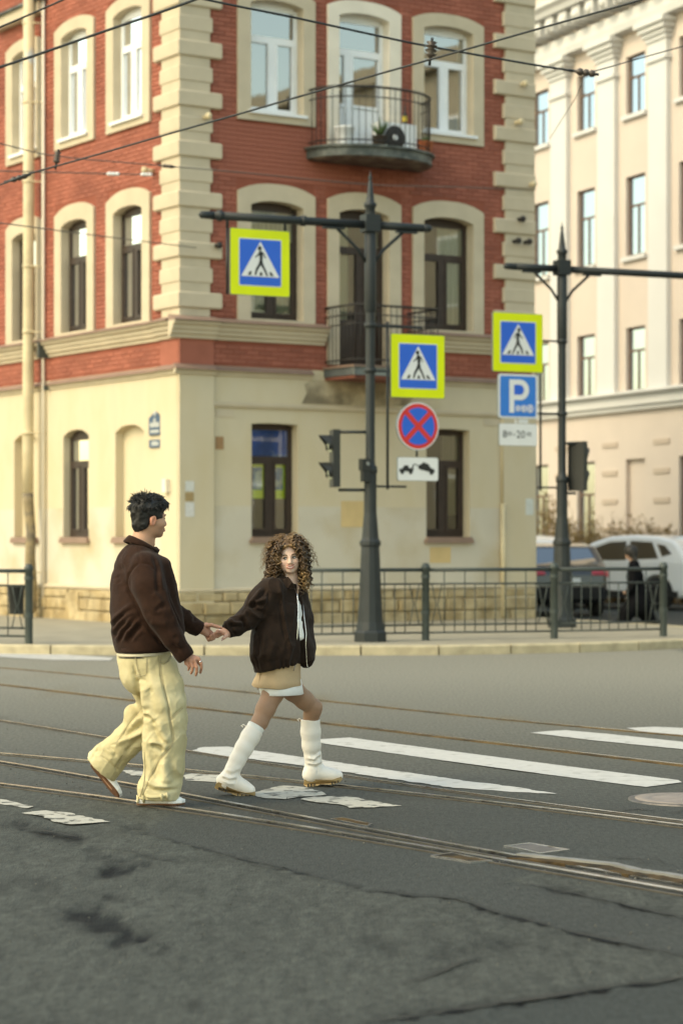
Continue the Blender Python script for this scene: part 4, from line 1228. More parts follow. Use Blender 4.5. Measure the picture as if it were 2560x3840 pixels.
def run2(prof, name, m_):
    q = MB(); n = len(prof); q._add([(T0, d, z) for d, z in prof]+[(T1, d, z) for d, z in prof], [(i, i+1, n+i+1, n+i) for i in range(n-1)]); return q.obj(name, m_, B2)
run2([(0,4.9),(.12,4.92),(.14,5.02),(.20,5.05),(.20,5.30),(.34,5.34),(.34,5.40),(0,5.46)], 'band', M['whitep'])
run2([(0,14.80),(.30,14.82),(.34,15.0),(.30,15.02),(.30,15.3),(0,15.32)], 'entablature', M['whitep'])
run2([(0,15.85),(.75,15.87),(.8,16.0),(.92,16.1),(.92,16.2),(.0,16.45)], 'cornice', M['whitep'])
q = MB(); q.box((0,0,0),(.42,.66,.40)); q.ball((.21,.62,.17), (.2,.16,.17), 8, 6); modm = q.mesh('modillion', M['whitep'])
t = -8.0
while t < 12.0:
    link('modillion', modm, B2, (t, .0, 15.44)); t += .76
q = MB(); q.box((0,-.01,0),(.80,.03,.13)); rsm = q.mesh('rustic_strip', mat('peach_dark', (.50,.41,.335), .85, .04, 1))
for c in cols[4:11]:
    for z in (1.0,1.75,2.5,3.25,4.0): link('rustic_strip', rsm, B2, (c+.95, 0, z))

# bare shrubs in front of the pale building
M['twig'] = mat('dry_twig', (.24,.16,.07), .9, .3, 10, island=.35)
M['bud'] = mat('dry_leaf', (.21,.145,.05), .9, .3, 10, island=.4)
rs = random.Random(21)
def shrub(x, y, h, w, label):
    e = empty('bare_shrub', (x, y, 0), label=label, cat='shrub', group='bare shrubs behind the parked cars')
    a = MB(); b = MB()
    for i in range(46):
        ang = rs.uniform(0, 2*PI); r = w*math.sqrt(rs.random()); L = h*rs.uniform(.6, 1.08)*(1-.3*(r/w)**2)
        p0 = Vector((math.cos(ang)*r*.4, math.sin(ang)*r*.4, 0)); p1 = Vector((math.cos(ang)*r, math.sin(ang)*r, L*.6)); p2 = p1+Vector((rs.uniform(-.2,.2), rs.uniform(-.2,.2), L*.4))
        a.tube([p0, p1*.6+p0*.4, p1, p2], [.014,.011,.008,.003], 4, caps=False)
        for j in range(9):
            t = rs.uniform(.35, 1); q = (p0.lerp(p1, t) if rs.random() < .5 else p1.lerp(p2, t))
            d = Vector((rs.uniform(-1,1), rs.uniform(-1,1), rs.uniform(-.1,1.1)))*rs.uniform(.12,.3)
            a.tube([q, q+d*.6, q+d], [.006,.005,.002], 3, caps=False)
            for _ in range(3):
                c = q+d*rs.random()+Vector((rs.uniform(-.05,.05), rs.uniform(-.05,.05), rs.uniform(-.05,.05))); u = Vector((rs.uniform(-1,1), rs.uniform(-1,1), rs.uniform(-1,1)))*.035; v = Vector((rs.uniform(-1,1), rs.uniform(-1,1), rs.uniform(-1,1)))*.025
                b.flat([c-u, c+v, c+u, c-v])
    a.obj('twigs', M['twig'], e)['kind'] = 'stuff'; o = b.obj('dry_leaves', M['bud'], e); o['kind'] = 'stuff'
for i, (px, Y, h, w) in enumerate([(2035,60.5,2.9,.8),(2110,59.8,2.3,.8),(2190,58.8,2.5,.9),(2270,57.8,2.3,.8),(2340,57.4,2.1,.8),(2405,56.8,2.2,.8),(2475,56.2,1.95,.8),(2560,55.6,1.9,.8),(2150,57.5,1.7,.8),(2250,56.9,1.6,.8)]):
    shrub((px-1280)*Y/FOC, Y, h, w, ['tallest bare shrub, next to the brick house','bare twiggy shrub seen just left of the second signpost','bare twiggy shrub right of the second signpost','broad bare shrub above the dark car','bare shrub left of the blind doorway of the pale house','bare shrub in front of the blind doorway','bare shrub above the roof of the white car','bare shrub at the right edge above the white car','low brown shrub behind the dark car','low brown shrub between the dark and the white car'][i])

# ---------------------------------------------------------------- houses across the street, outside the frame: they show in the panes
M['ochre_w'] = mat('ochre_facade', (.36,.32,.235), .85, .08, .6)
def plain_house(name, x, y, rz, w, dep, h, m_, label):
    e = empty(name, (x, y, 0), rz, label, 'building', 'houses across the street')
    q = MB(); q.box((0,0,0),(w,dep,h)); q.box((-.3,-.3,h+.002),(w+.3,dep+.3,h+.5)); q.obj('wall', m_, e)
    q = MB(); q.box((0,-.05,0),(1.2,.0,2.0)); wm = q.mesh('window', M['upvc'])
    q = MB(); q.flat([(.08,-.055,.08),(1.12,-.055,.08),(1.12,-.055,1.92),(.08,-.055,1.92)]); gm = q.mesh('pane', M['glass_dark'])
    q = MB(); q.box((.08,-.052,.08),(1.12,-.051,1.92)); 
    for side, L in ((0, w), (1, dep)):
        k = int(L/3)
        for i in range(k):
            for z in np.arange(1.4, h-2.2, 3.4):
                o = link('window', wm, e)
                o.location = (1+i*3, -.0, z) if side == 0 else (-.0, 2.2+i*3, z)
                if side: o.rotation_euler = (0,0,-PI/2)
                link('pane', gm, o)
    return e
plain_house('ochre_house', 24, 34, math.radians(-62), 30, 12, 15.0, M['ochre_w'], 'ochre house across the street outside the picture, mirrored in the panes')
# ---------------------------------------------------------------- sign posts
M['post'] = mat('dark_grey_green_paint', (.012,.017,.018), .55, .15, 6)
M['fence'] = mat('grey_green_railing_paint', (.040,.052,.047), .5, .15, 6)
M['lime'] = mat('fluorescent_lime', (.70,.80,.01), .45, .03, 4)
M['signblue'] = mat('sign_blue', (.0,.115,.62), .45, .03, 4)
M['signwhite'] = mat('sign_white', (.74,.75,.74), .45, .03, 4)
M['signblack'] = mat('sign_black', (.012,.014,.013), .5, .05, 4)
M['signred'] = mat('sign_red', (.66,.03,.03), .45, .03, 4)
M['signback'] = mat('sign_grey_metal', (.22,.24,.24), .45, .08, 6, metal=.5)
M['lens'] = mat('grey_lens', (.33,.36,.27), .25, .1, 8)

def flat_xz(name, poly, y, m_, parent, M4):
    mb = MB(M4); mb.flat([(p[0], y, p[1]) for p in poly]); me_ = mb.mesh(name, m_)
    bm_ = bmesh.new(); bm_.from_mesh(me_); bmesh.ops.triangulate(bm_, faces=bm_.faces[:]); bm_.to_mesh(me_); bm_.free()
    return link(name, me_, parent)
def rrect(w, h, r, n=4):
    out = []
    for cx, cy, a0 in ((w/2-r, -h/2+r, -PI/2), (w/2-r, h/2-r, 0), (-w/2+r, h/2-r, PI/2), (-w/2+r, -h/2+r, PI)):
        for i in range(n+1):
            a = a0+PI/2*i/n; out.append((cx+r*math.cos(a), cy+r*math.sin(a)))
    return out
WALK = [  # walking figure in a unit triangle, polygons in (x,z)
 [(-.02+.055*math.cos(a), .355+.06*math.sin(a)) for a in [2*PI*i/12 for i in range(12)]],
 [(-.03,.285),(.03,.29),(.065,.24),(.07,.14),(.05,.05),(-.02,.05),(-.025,.15),(-.05,.2)],
 [(.03,.285),(.10,.235),(.155,.12),(.135,.105),(.085,.20),(.05,.24)],
 [(-.03,.285),(-.075,.20),(-.16,.13),(-.145,.11),(-.055,.17),(-.01,.22)],
 [(-.02,.06),(.05,.06),(.02,-.05),(-.08,-.20),(-.12,-.32),(-.17,-.32),(-.13,-.16),(-.05,-.03)],
 [(.0,.05),(.055,.05),(.08,-.05),(.155,-.19),(.215,-.33),(.165,-.335),(.10,-.20),(.02,-.08)]]
BARS = [[(-.36,-.335),(-.27,-.335),(-.24,-.24),(-.30,-.24)], [(-.03,-.335),(.06,-.335),(.04,-.25),(-.01,-.25)], [(.28,-.335),(.38,-.335),(.30,-.24),(.24,-.24)]]
def crossing_sign(name, pos, ang, label, flip=False, size=.90, w=None):
    """square sign: lime border, blue field, white triangle, walking figure, zebra bars"""
    e = empty(name, pos, ang, label, 'road sign', 'pedestrian crossing signs'); w = w or size; h = size
    f = -1 if flip else 1; I = Matrix.Identity(4)
    mb = MB(); mb.prism(rrect(w, h, .02), .0, .03); mb.obj('sign_plate', M['signback'], e)
    flat_xz('lime_border', rrect(w-.012, h-.012, .02), -.004, M['lime'], e, None)
    flat_xz('white_edge', rrect(w*.715, h*.715, .02), -.007, M['signwhite'], e, None)
    flat_xz('blue_field', rrect(w*.69, h*.69, .015), -.010, M['signblue'], e, None)
    t = [(-.32*w,-.215*h),(.32*w,-.215*h),(.0,.315*h)]
    flat_xz('white_triangle', t, -.013, M['signwhite'], e, None)
    k = .60
    for p in WALK: flat_xz('walking_figure', [(f*x*w*k, (z*k+.0)*h) for x, z in p], -.016, M['signblack'], e, None)
    for p in BARS: flat_xz('zebra_bar', [(f*x*w*k, (z*k+.005)*h) for x, z in p], -.016, M['signblack'], e, None)
    return e

def post(pos, ang, label, arm0, arm1, hang):
    """tapered fluted post with pedestal, collar, cross arm and spire; arm runs along local x"""
    e = empty('sign_post', pos, ang, label, 'post', 'cast posts of the crossing')
    H = 5.83
    mb = MB(); mb.lathe([(.24,0),(.24,.13),(.215,.16)], 8, smooth=False); mb.obj('post_base', M['post'], e)
    mb = MB(); mb.lathe([(.20,.16),(.18,.28),(.155,.7),(.135,1.2),(.128,1.33)], 12, smooth=False); mb.obj('post_pedestal', M['post'], e)
    mb = MB(); mb.lathe([(.128,1.33),(.150,1.35),(.150,1.40),(.125,1.43),(.118,1.46),(.095,1.75),(.090,1.80),(.088,2.35)], 12, smooth=False); mb.obj('post_shaft', M['post'], e)
    mb = MB(); mb.lathe([(.088,2.35),(.10,2.37),(.10,2.44),(.072,2.47),(.066,2.55),(.064,4.6)], 14); mb.obj('post_shaft', M['post'], e)
    mb = MB(); mb.lathe([(.064,4.6),(.082,4.64),(.082,H-.12),(.07,H-.1)], 14); mb.obj('post_sleeve', M['post'], e)
    mb = MB(); mb.box((-.11,-.11,H-.10),(.11,.11,H+.14)); mb.obj('cross_block', M['post'], e)
    mb = MB(); mb.lathe([(.07,H+.14),(.07,H+.24),(.09,H+.26),(.09,H+.30),(.06,H+.32),(.05,H+.40),(.028,H+.60),(.018,H+.63),(.03,H+.66),(.012,H+.70),(.001,H+.78)], 12); mb.obj('spire', M['post'], e)
    mb = MB()
    for x0, x1 in ((arm0, -.11), (.11, arm1)):
        mb.tube([(x0,0,H),(x1,0,H)], .058, 10)
        if abs(x0) > .2: mb.tube([(x0-.22,0,H),(x0-.18,0,H),(x0,0,H)], [.005,.05,.058], 10)
        if abs(x1) > .2: mb.tube([(x1,0,H),(x1+.10,0,H),(x1+.16,0,H)], [.058,.05,.005], 10)
        for t in hang:
            if x0 < t < x1: mb.tube([(t-.03,0,H),(t+.03,0,H)], .075, 10)
    mb.obj('cross_arm', M['post'], e)
    for s in (-1, 1):
        mb = MB(); mb.tube([(s*.07,0,H-.52),(s*.2,0,H-.34),(s*.48,0,H-.10),(s*.52,0,H-.06)], .024, 6); mb.box((min(s*.40,s*.72),-.04,H-.085),(max(s*.40,s*.72),.04,H-.06)); mb.obj('arm_brace', M['post'], e)
    return e, H

SA = math.radians(27)
AA = math.radians(24)
pz = .125
P1 = Vector((.402, 32.25, pz)); P2_ = Vector((3.582, 37.5, pz))
post(P1, AA, 'nearer dark fluted post with two crossing signs, a no stopping sign and a traffic light', -2.34, .82, (-2.25, -1.02))
post(P2_, AA, 'farther dark post carrying the parking sign, behind the railing at right', -.86, 3.6, ())
# hanging sign under the left arm
d = Vector((math.cos(AA), math.sin(AA), 0))
c = P1 + d*(-1.66); c.z = at(976, 984, c.y).z
s1 = crossing_sign('crossing_sign', c, SA, 'pedestrian crossing sign hanging under the left arm of the nearer post', w=.90, size=.91)
hg = MB()
for x in (-.47, .40): hg.tube([(x,.045,.46),(x,.045,.60)], .022, 8)
hg.tube([(-.47,.045,-.45),(-.47,.045,.46)], .02, 8)
hg.obj('hanger', M['post'], s1)
d2 = Vector((math.cos(SA), math.sin(SA), 0))
def sgn(base, px, py):
    """place where the plane through the post, turned by SA, is met"""
    a = (px-1280)/FOC; t = (a*base.y-base.x)/(d2.x-a*d2.y); p = base+d2*t; p.z = EYE-(py-2024.5)*p.y/FOC; return p
c = sgn(P1, 1566, 1373)
s2 = crossing_sign('crossing_sign', c, SA, 'pedestrian crossing sign above the round no stopping sign', w=.87, size=.90)
c = sgn(P2_, 1941, 1284)
s3 = crossing_sign('crossing_sign', c, SA, 'pedestrian crossing sign above the blue parking sign, figure facing right', flip=True, w=.94, size=.95)
def side_frame(base, z0, z1, x, zs, side=1, parent_label='', nm='sign_bracket'):
    e = empty(nm, base, SA, parent_label, 'bracket')
    mb = MB(); mb.tube([(x,.05,z0),(x,.05,z1)], .02, 8); mb.obj('bracket_tube', M['post'], e)
    for z in zs:
        mb = MB(); mb.lathe([(.075,z-.035),(.085,z-.03),(.085,z+.03),(.075,z+.035)], 12); mb.tube([(side*.07,.05,z),(x+side*(.55 if z > 3 else (.30 if side > 0 else .06)),.05,z)], .016, 6); mb.obj('bracket_clamp', M['post'], e)
    return e
side_frame(Vector((P1.x,P1.y,0)), 1.96+.3, 4.62, .30, (2.30,3.92,5.5-.95), 1, 'clamped tube frame holding the signs right of the nearer post')
side_frame(Vector((P2_.x,P2_.y,0)), 2.35, 4.75, -.38, (2.40,3.6,4.78), -1, 'clamped tube frame holding the signs left of the farther post')
# round no stopping sign
def circ(r, n=40, cx=0, cz=0): return [(cx+r*math.cos(2*PI*i/n), cz+r*math.sin(2*PI*i/n)) for i in range(n)]
c = sgn(P1, 1566, 1598)
e = empty('no_stopping_sign', c, SA, 'round blue no stopping sign with red rim and red cross', 'road sign')
R_ = .342
mb = MB(); mb.prism(circ(R_), 0, .025); mb.obj('sign_plate', M['signback'], e)
flat_xz('white_rim', circ(R_-.004), -.004, M['signwhite'], e, None); flat_xz('red_rim', circ(R_-.022), -.007, M['signred'], e, None); flat_xz('blue_disc', circ(R_-.078), -.010, M['signblue'], e, None)
for a in (PI/4, -PI/4):
    q = [(x*math.cos(a)-z*math.sin(a), x*math.sin(a)+z*math.cos(a)) for x, z in ((-.285,-.036),(.285,-.036),(.285,.036),(-.285,.036))]
    flat_xz('red_bar', q, -.013 if a > 0 else -.0145, M['signred'], e, None)
mb = MB(); mb.tube([(0,.03,-R_),(0,.03,-R_-.09)], .018, 6); mb.obj('link_rod', M['post'], e)
# tow-away plate
c = sgn(P1, 1566, 1759)
e = empty('tow_away_plate', c, SA, 'white plate with a black tow truck and car under the round sign', 'road sign')
mb = MB(); mb.prism(rrect(.66,.335,.03), 0, .02); mb.obj('sign_plate', M['signback'], e)
flat_xz('white_face', rrect(.65,.325,.03), -.004, M['signwhite'], e, None)
truck = [(-.30,-.035),(-.30,.0),(-.25,.005),(-.22,.05),(-.155,.05),(-.15,.015),(-.10,.012),(-.085,.06),(-.065,.07),(-.075,.012),(-.075,-.035)]
flat_xz('truck_print', truck, -.007, M['signblack'], e, None)
for x in (-.255, -.12): flat_xz('wheel_print', circ(.030, 14, x, -.045), -.009, M['signblack'], e, None)
hook = [(-.07,.07),(-.05,.075),(.02,.05),(.02,.04),(-.05,.06),(-.07,.06)]
flat_xz('hook_print', hook, -.008, M['signblack'], e, None)
car_ = [(.0,.02),(.01,.06),(.05,.075),(.09,.105),(.17,.075),(.20,.03),(.265,.0),(.27,-.035),(.24,-.045),(.02,.005)]
flat_xz('car_print', [(x, z-.005) for x, z in car_], -.007, M['signblack'], e, None)
for x, z in ((.055, .02), (.215, -.048)): flat_xz('wheel_print', circ(.032, 14, x, z), -.009, M['signblack'], e, None)
# parking sign
c = sgn(P2_, 1941, 1486)
e = empty('parking_sign', c, SA, 'blue parking sign with white letter P and coins', 'road sign')
mb = MB(); mb.prism(rrect(.75,.72,.05), 0, .025); mb.obj('sign_plate', M['signback'], e)
flat_xz('white_edge', rrect(.742,.712,.05), -.004, M['signwhite'], e, None)
flat_xz('blue_field', rrect(.67,.65,.03), -.007, mat('parking_blue', (.01,.19,.63), .45, .03, 4), e, None)
def txt(body, size, x, z, m_, par, y=-.011, sx=1.0, nm='lettering', bold=0):
    o = text_mesh(body, size, nm, m_, par, frame((x, y, z), (1,0,0), (0,0,1), (0,-1,0)), sx=sx); return o
# letter P as a heavy outline
o_ = [(-.165,-.265),(-.165,.27),(.04,.27)]+[(.04+.165*math.sin(a), .105+.165*math.cos(a)) for a in [PI*i/12 for i in range(1, 12)]]+[(.04,-.06),(-.075,-.06),(-.075,-.265)]
flat_xz('letter_p', o_, -.010, M['signwhite'], e, None)
i_ = [(-.075,.185),(.03,.185)]+[(.03+.08*math.sin(a), .105+.08*math.cos(a)) for a in [PI*i/10 for i in range(1, 10)]]+[(.03,.025),(-.075,.025)]
flat_xz('letter_hollow', i_, -.012, M['signblue'], e, None)
for i, (x, r, t) in enumerate(((-.005,.05,'10'),(.105,.058,'15'),(.225,.068,'20'))):
    flat_xz('coin_print', circ(r, 24, x, -.195), -.012, M['signwhite'], e, None)
    flat_xz('coin_ring', circ(r*.82, 24, x, -.195), -.0135, M['signblue'], e, None); flat_xz('coin_face', circ(r*.72, 24, x, -.195), -.015, M['signwhite'], e, None)
    txt(t, r*1.15, x, -.195, M['signblue'], e, -.0165)
mb = MB(); mb.tube([(-.02,.03,-.36),(-.02,.03,-.47)], .018, 6); mb.box((.02,.01,-.43),(.2,.03,-.365)); mb.obj('link_rod', M['signwhite'], e)
# hours plate
c = sgn(P2_, 1942, 1630)
e = empty('hours_plate', c, SA, 'white plate with the hours 8.00-20.00 under the parking sign', 'road sign')
mb = MB(); mb.prism(rrect(.72,.36,.03), 0, .02); mb.obj('sign_plate', M['signback'], e)
flat_xz('white_face', rrect(.71,.35,.03), -.004, M['signwhite'], e, None)
txt('8', .17, -.255, .0, M['signblack'], e, -.007); txt('00', .095, -.165, .01, M['signblack'], e, -.007); txt('-', .16, -.075, .01, M['signblack'], e, -.007)
txt('20', .17, .045, .0, M['signblack'], e, -.007); txt('00', .095, .20, .01, M['signblack'], e, -.007)

# traffic lights
def traffic_light(pos, ang, label, brk):
    """two-lens pedestrian light; lenses look along local -y; bracket reaches along local +x"""
    e = empty('traffic_light', pos, ang, label, 'traffic light')
    mb = MB(); mb.box((-.16,-.05,-.40),(.16,.05,.40)); mb.obj('light_case', M['signblack'], e)
    for z in (.19, -.19):
        n = 16; mb = MB(); v = []
        for k, y in ((0,-.05),(1,-.27)):
            for i in range(n+1):
                a = -PI*.18+(PI*1.36)*i/n; L = y if k == 0 else -.05-(.06+.12*max(0, math.sin(a)))
                v.append((.135*math.cos(a), L, z+.135*math.sin(a)))
        mb._add(v, [(i, i+1, n+2+i, n+1+i) for i in range(n)], True); mb.obj('hood', M['signblack'], e)
        mb = MB(Matrix.Translation((0,-.055,z)) @ Matrix.Rotation(PI/2,4,'X')); mb.lathe([(.12,0),(.09,.03),(.04,.045),(.001,.05)], 16); mb.obj('lens', M['lens'], e)
    for z in (.37,-.44):
        mb = MB(); mb.tube([(0,.05,z),(brk[0],brk[1],z)], .022, 6); mb.obj('light_bracket', M['post'], e)
    return e
c = at(1255, 1719, P1.y-.05)
v = P1-c
ang = math.radians(-80)
loc = rotz(-ang) @ Vector((v.x, v.y, 0))
traffic_light(c, ang, 'black pedestrian traffic light on the left side of the nearer post', (loc.x, loc.y))
c = at(2165, 1748, P2_.y-.02); v = P2_-c; ang = math.radians(138)
loc = rotz(-ang) @ Vector((v.x, v.y, 0))
traffic_light(c, ang, 'black traffic light seen from behind, right of the farther post', (loc.x, loc.y))
e = empty('push_button_box', at(1368, 1742, P1.y-.1), AA, 'small black button box strapped to the nearer post', 'button box')
mb = MB(); mb.box((-.07,-.06,-.08),(.06,.06,.08)); mb.obj('box_case', M['signblack'], e)
mb = MB(Matrix.Translation((.02,-.062,.01)) @ Matrix.Rotation(PI/2,4,'X')); mb.lathe([(.028,0),(.024,.01)], 12); mb.obj('button', M['signback'], e)
mb = MB(); mb.box((-.05,-.05,-.24),(.06,.05,-.081)); mb.obj('box_bracket', M['signblack'], e)

# ---------------------------------------------------------------- railings along the kerb
def railing(pts, label, z=.125, hgt=.93, first_post=True, last_post=True):
    e = empty('railing', (pts[0][0], pts[0][1], z), label=label, cat='railing', group='grey railings along the kerb')
    T = Matrix.Translation((-pts[0][0], -pts[0][1], 0))
    for i, p in enumerate(pts):
        if (i == 0 and not first_post) or (i == len(pts)-1 and not last_post): continue
        mb = MB(T @ Matrix.Translation((p[0], p[1], 0))); mb.lathe([(.055,0),(.055,1.0),(.065,1.01),(.065,1.05),(.05,1.07),(.045,1.09),(.001,1.10)], 12)
        mb.lathe([(.064,.36),(.064,.42)], 12); mb.lathe([(.064,.88),(.064,.93)], 12); mb.obj('railing_post', M['fence'], e)
    for i in range(len(pts)-1):
        a, b = Vector(pts[i]), Vector(pts[i+1]); L = (b-a).length; d = (b-a)/L
        X = T @ frame((a.x, a.y, 0), (d.x, d.y, 0), (-d.y, d.x, 0), (0,0,1))
        for zz, r in ((1.0,.027),(.80,.014),(.22,.014),(.11,.014)):
            mb = MB(X); mb.tube([(.05,0,zz),(L-.05,0,zz)], r, 8); mb.obj('rail', M['fence'], e)
        k = int((L-.5)/.155); off = (L-k*.155)/2
        for j in range(k+1):
            x = off+j*.155; mb = MB(X); top = 1.0 if j % 2 == 0 else .80
            mb.tube([(x,0,.11),(x,0,top)], .0085, 5); mb.obj('baluster', M['fence'], e)
        for x in (.17, L-.17):     # hourglass ornament next to the posts
            for s in (-1, 1):
                mb = MB(X); mb.tube([(x+s*.075,0,.22),(x+s*.045,0,.36),(x+s*.012,0,.51),(x+s*.045,0,.66),(x+s*.075,0,.80)], .0085, 5); mb.obj('ornament_bar', M['fence'], e)
    return e
railing([(-.86,31.95),(1.19,32.67),(3.061,33.24),(4.739,33.99)], 'grey pedestrian railing with hourglass ornaments in front of the two posts')
railing([(-4.26,31.45),(-6.2,31.95),(-8.2,32.6)], 'grey pedestrian railing cut off by the left edge of the picture')
e = empty('litter_bin', (-4.47,31.75,.125), label='dark litter bin hanging inside the left railing', cat='bin')
mb = MB(); mb.lathe([(.10,.40),(.11,.75),(.115,.76),(.115,.78)], 12); mb.obj('bin_body', M['signblack'], e)

# ---------------------------------------------------------------- overhead wires
M['wire'] = mat('wire', (.015,.02,.022), .6, .1, 10)
M['wire_thin'] = mat('wire_thin', (.10,.09,.08), .6, .1, 10)
def wire(px, Y0, Y1, r, label, m_='wire'):
    n = len(px); pts = [at(x, y, Y0+(Y1-Y0)*i/(n-1)) for i, (x, y) in enumerate(px)]
    out = []
    for i in range(n-1):      # Catmull-Rom
        p0, p1, p2, p3 = pts[max(i-1,0)], pts[i], pts[i+1], pts[min(i+2,n-1)]
        for j in range(8):
            t = j/8; out.append(.5*((2*p1)+(p2-p0)*t+(2*p0-5*p1+4*p2-p3)*t*t+(3*p1-p0-3*p2+p3)*t**3))
    out.append(pts[-1]); c = out[0].copy()
    mb = MB(Matrix.Translation(-c)); mb.tube(out, r, 6); o = mb.obj('overhead_wire', M[m_]); o.location = c
    tag(o, label, 'wire', 'overhead tram wires'); return out
wire([(-200,180),(0,100),(230,0),(420,-90)], 21, 20, .010, 'short dark overhead wire across the top left corner')
wire([(-200,310),(0,250),(172,192),(402,112),(677,17),(900,-70)], 20, 20, .012, 'thick dark overhead wire crossing the two left upper windows')
wire([(500,-70),(798,2),(1098,63),(1414,132),(1603,171),(1999,241),(2148,264)], 19, 21, .010, 'dark overhead wire sloping down to the joint in front of the pale building')
wire([(2225,266),(2290,248),(2560,172),(2900,80)], 21, 24, .006, 'thin wire leading from the joint to the right edge')
wire([(-200,752),(0,692),(115,649),(321,591),(677,488),(900,425),(1179,344),(1615,221),(1987,115),(2395,0),(2700,-95)], 23, 17, .009, 'long overhead wire climbing from left edge to top right')
wire([(-200,495),(0,537),(218,585),(608,620),(900,645),(1374,690),(1700,700),(2000,712)], 25, 39, .007, 'faint overhead wire crossing the corner of the house below the upper windows', 'wire_thin')
wire([(-200,636),(0,640),(400,650),(600,655)], 27, 39, .009, 'thin stay wire with white insulators ending at the corner quoins', 'wire_thin')
wire([(-200,812),(0,835),(344,880),(735,928)], 24, 38, .008, 'thin stay wire ending at a dark anchor on the quoins', 'wire_thin')
wire([(2188,281),(2160,360),(2110,440),(2060,520)], 21, 30, .004, 'slack thin wire hanging from the joint', 'wire_thin')
M['insul'] = mat('insulator_brown', (.06,.045,.035), .4, .2, 10)
def insulator(pos, ax, label, L=.2, r=.05, m_='insul', rings=3):
    ax = Vector(ax).normalized(); b = ax.orthogonal().normalized(); X = frame(pos, b, ax.cross(b), ax)
    e = empty('insulator', pos, label=label, cat='insulator', group='wire insulators'); X.translation = (0,0,0)
    prof = [(.012,-L/2)]
    for i in range(rings):
        z = -L/2+L*(i+.3)/rings; prof += [(.02,z),(r,z+.02),(r*.9,z+.05),(.02,z+.06)]
    prof.append((.012, L/2+.03)); prof = [(a, z) for a, z in prof]; prof.sort(key=lambda q: q[1])
    mb = MB(X); mb.lathe(prof, 10); mb.obj('insulator_body', M[m_], e)
    mb = MB(X); mb.tube([(0,0,-L/2-.06),(0,0,L/2+.06)], .012, 6); mb.obj('clamp', M['wire'], e)
insulator(at(1615,192,20), (.1,0,1), 'dark insulator joining two wires in front of the right upper window', .12, .055)
insulator(at(2188,270,21), (1,0,-.15), 'brown spindle joint of two wires in front of the pale building', .16, .035)
insulator(at(213,597,24), (.15,0,1), 'dark insulator joining two wires beside the drainpipe', .09, .045)
insulator(at(65,668,23), (1,0,.3), 'brown joint on the wire left of the drainpipe', .16, .03)
insulator(at(625,622,31), (1,0,-.1), 'dark joint on the faint wire at the corner quoins', .12, .03)
insulator(at(420,651,34), (1,0,-.02), 'white insulator on the stay wire, first from the left', .16, .03, 'signwhite')
insulator(at(545,653,37), (1,0,-.02), 'white insulator on the stay wire nearest to the quoins', .16, .03, 'signwhite')

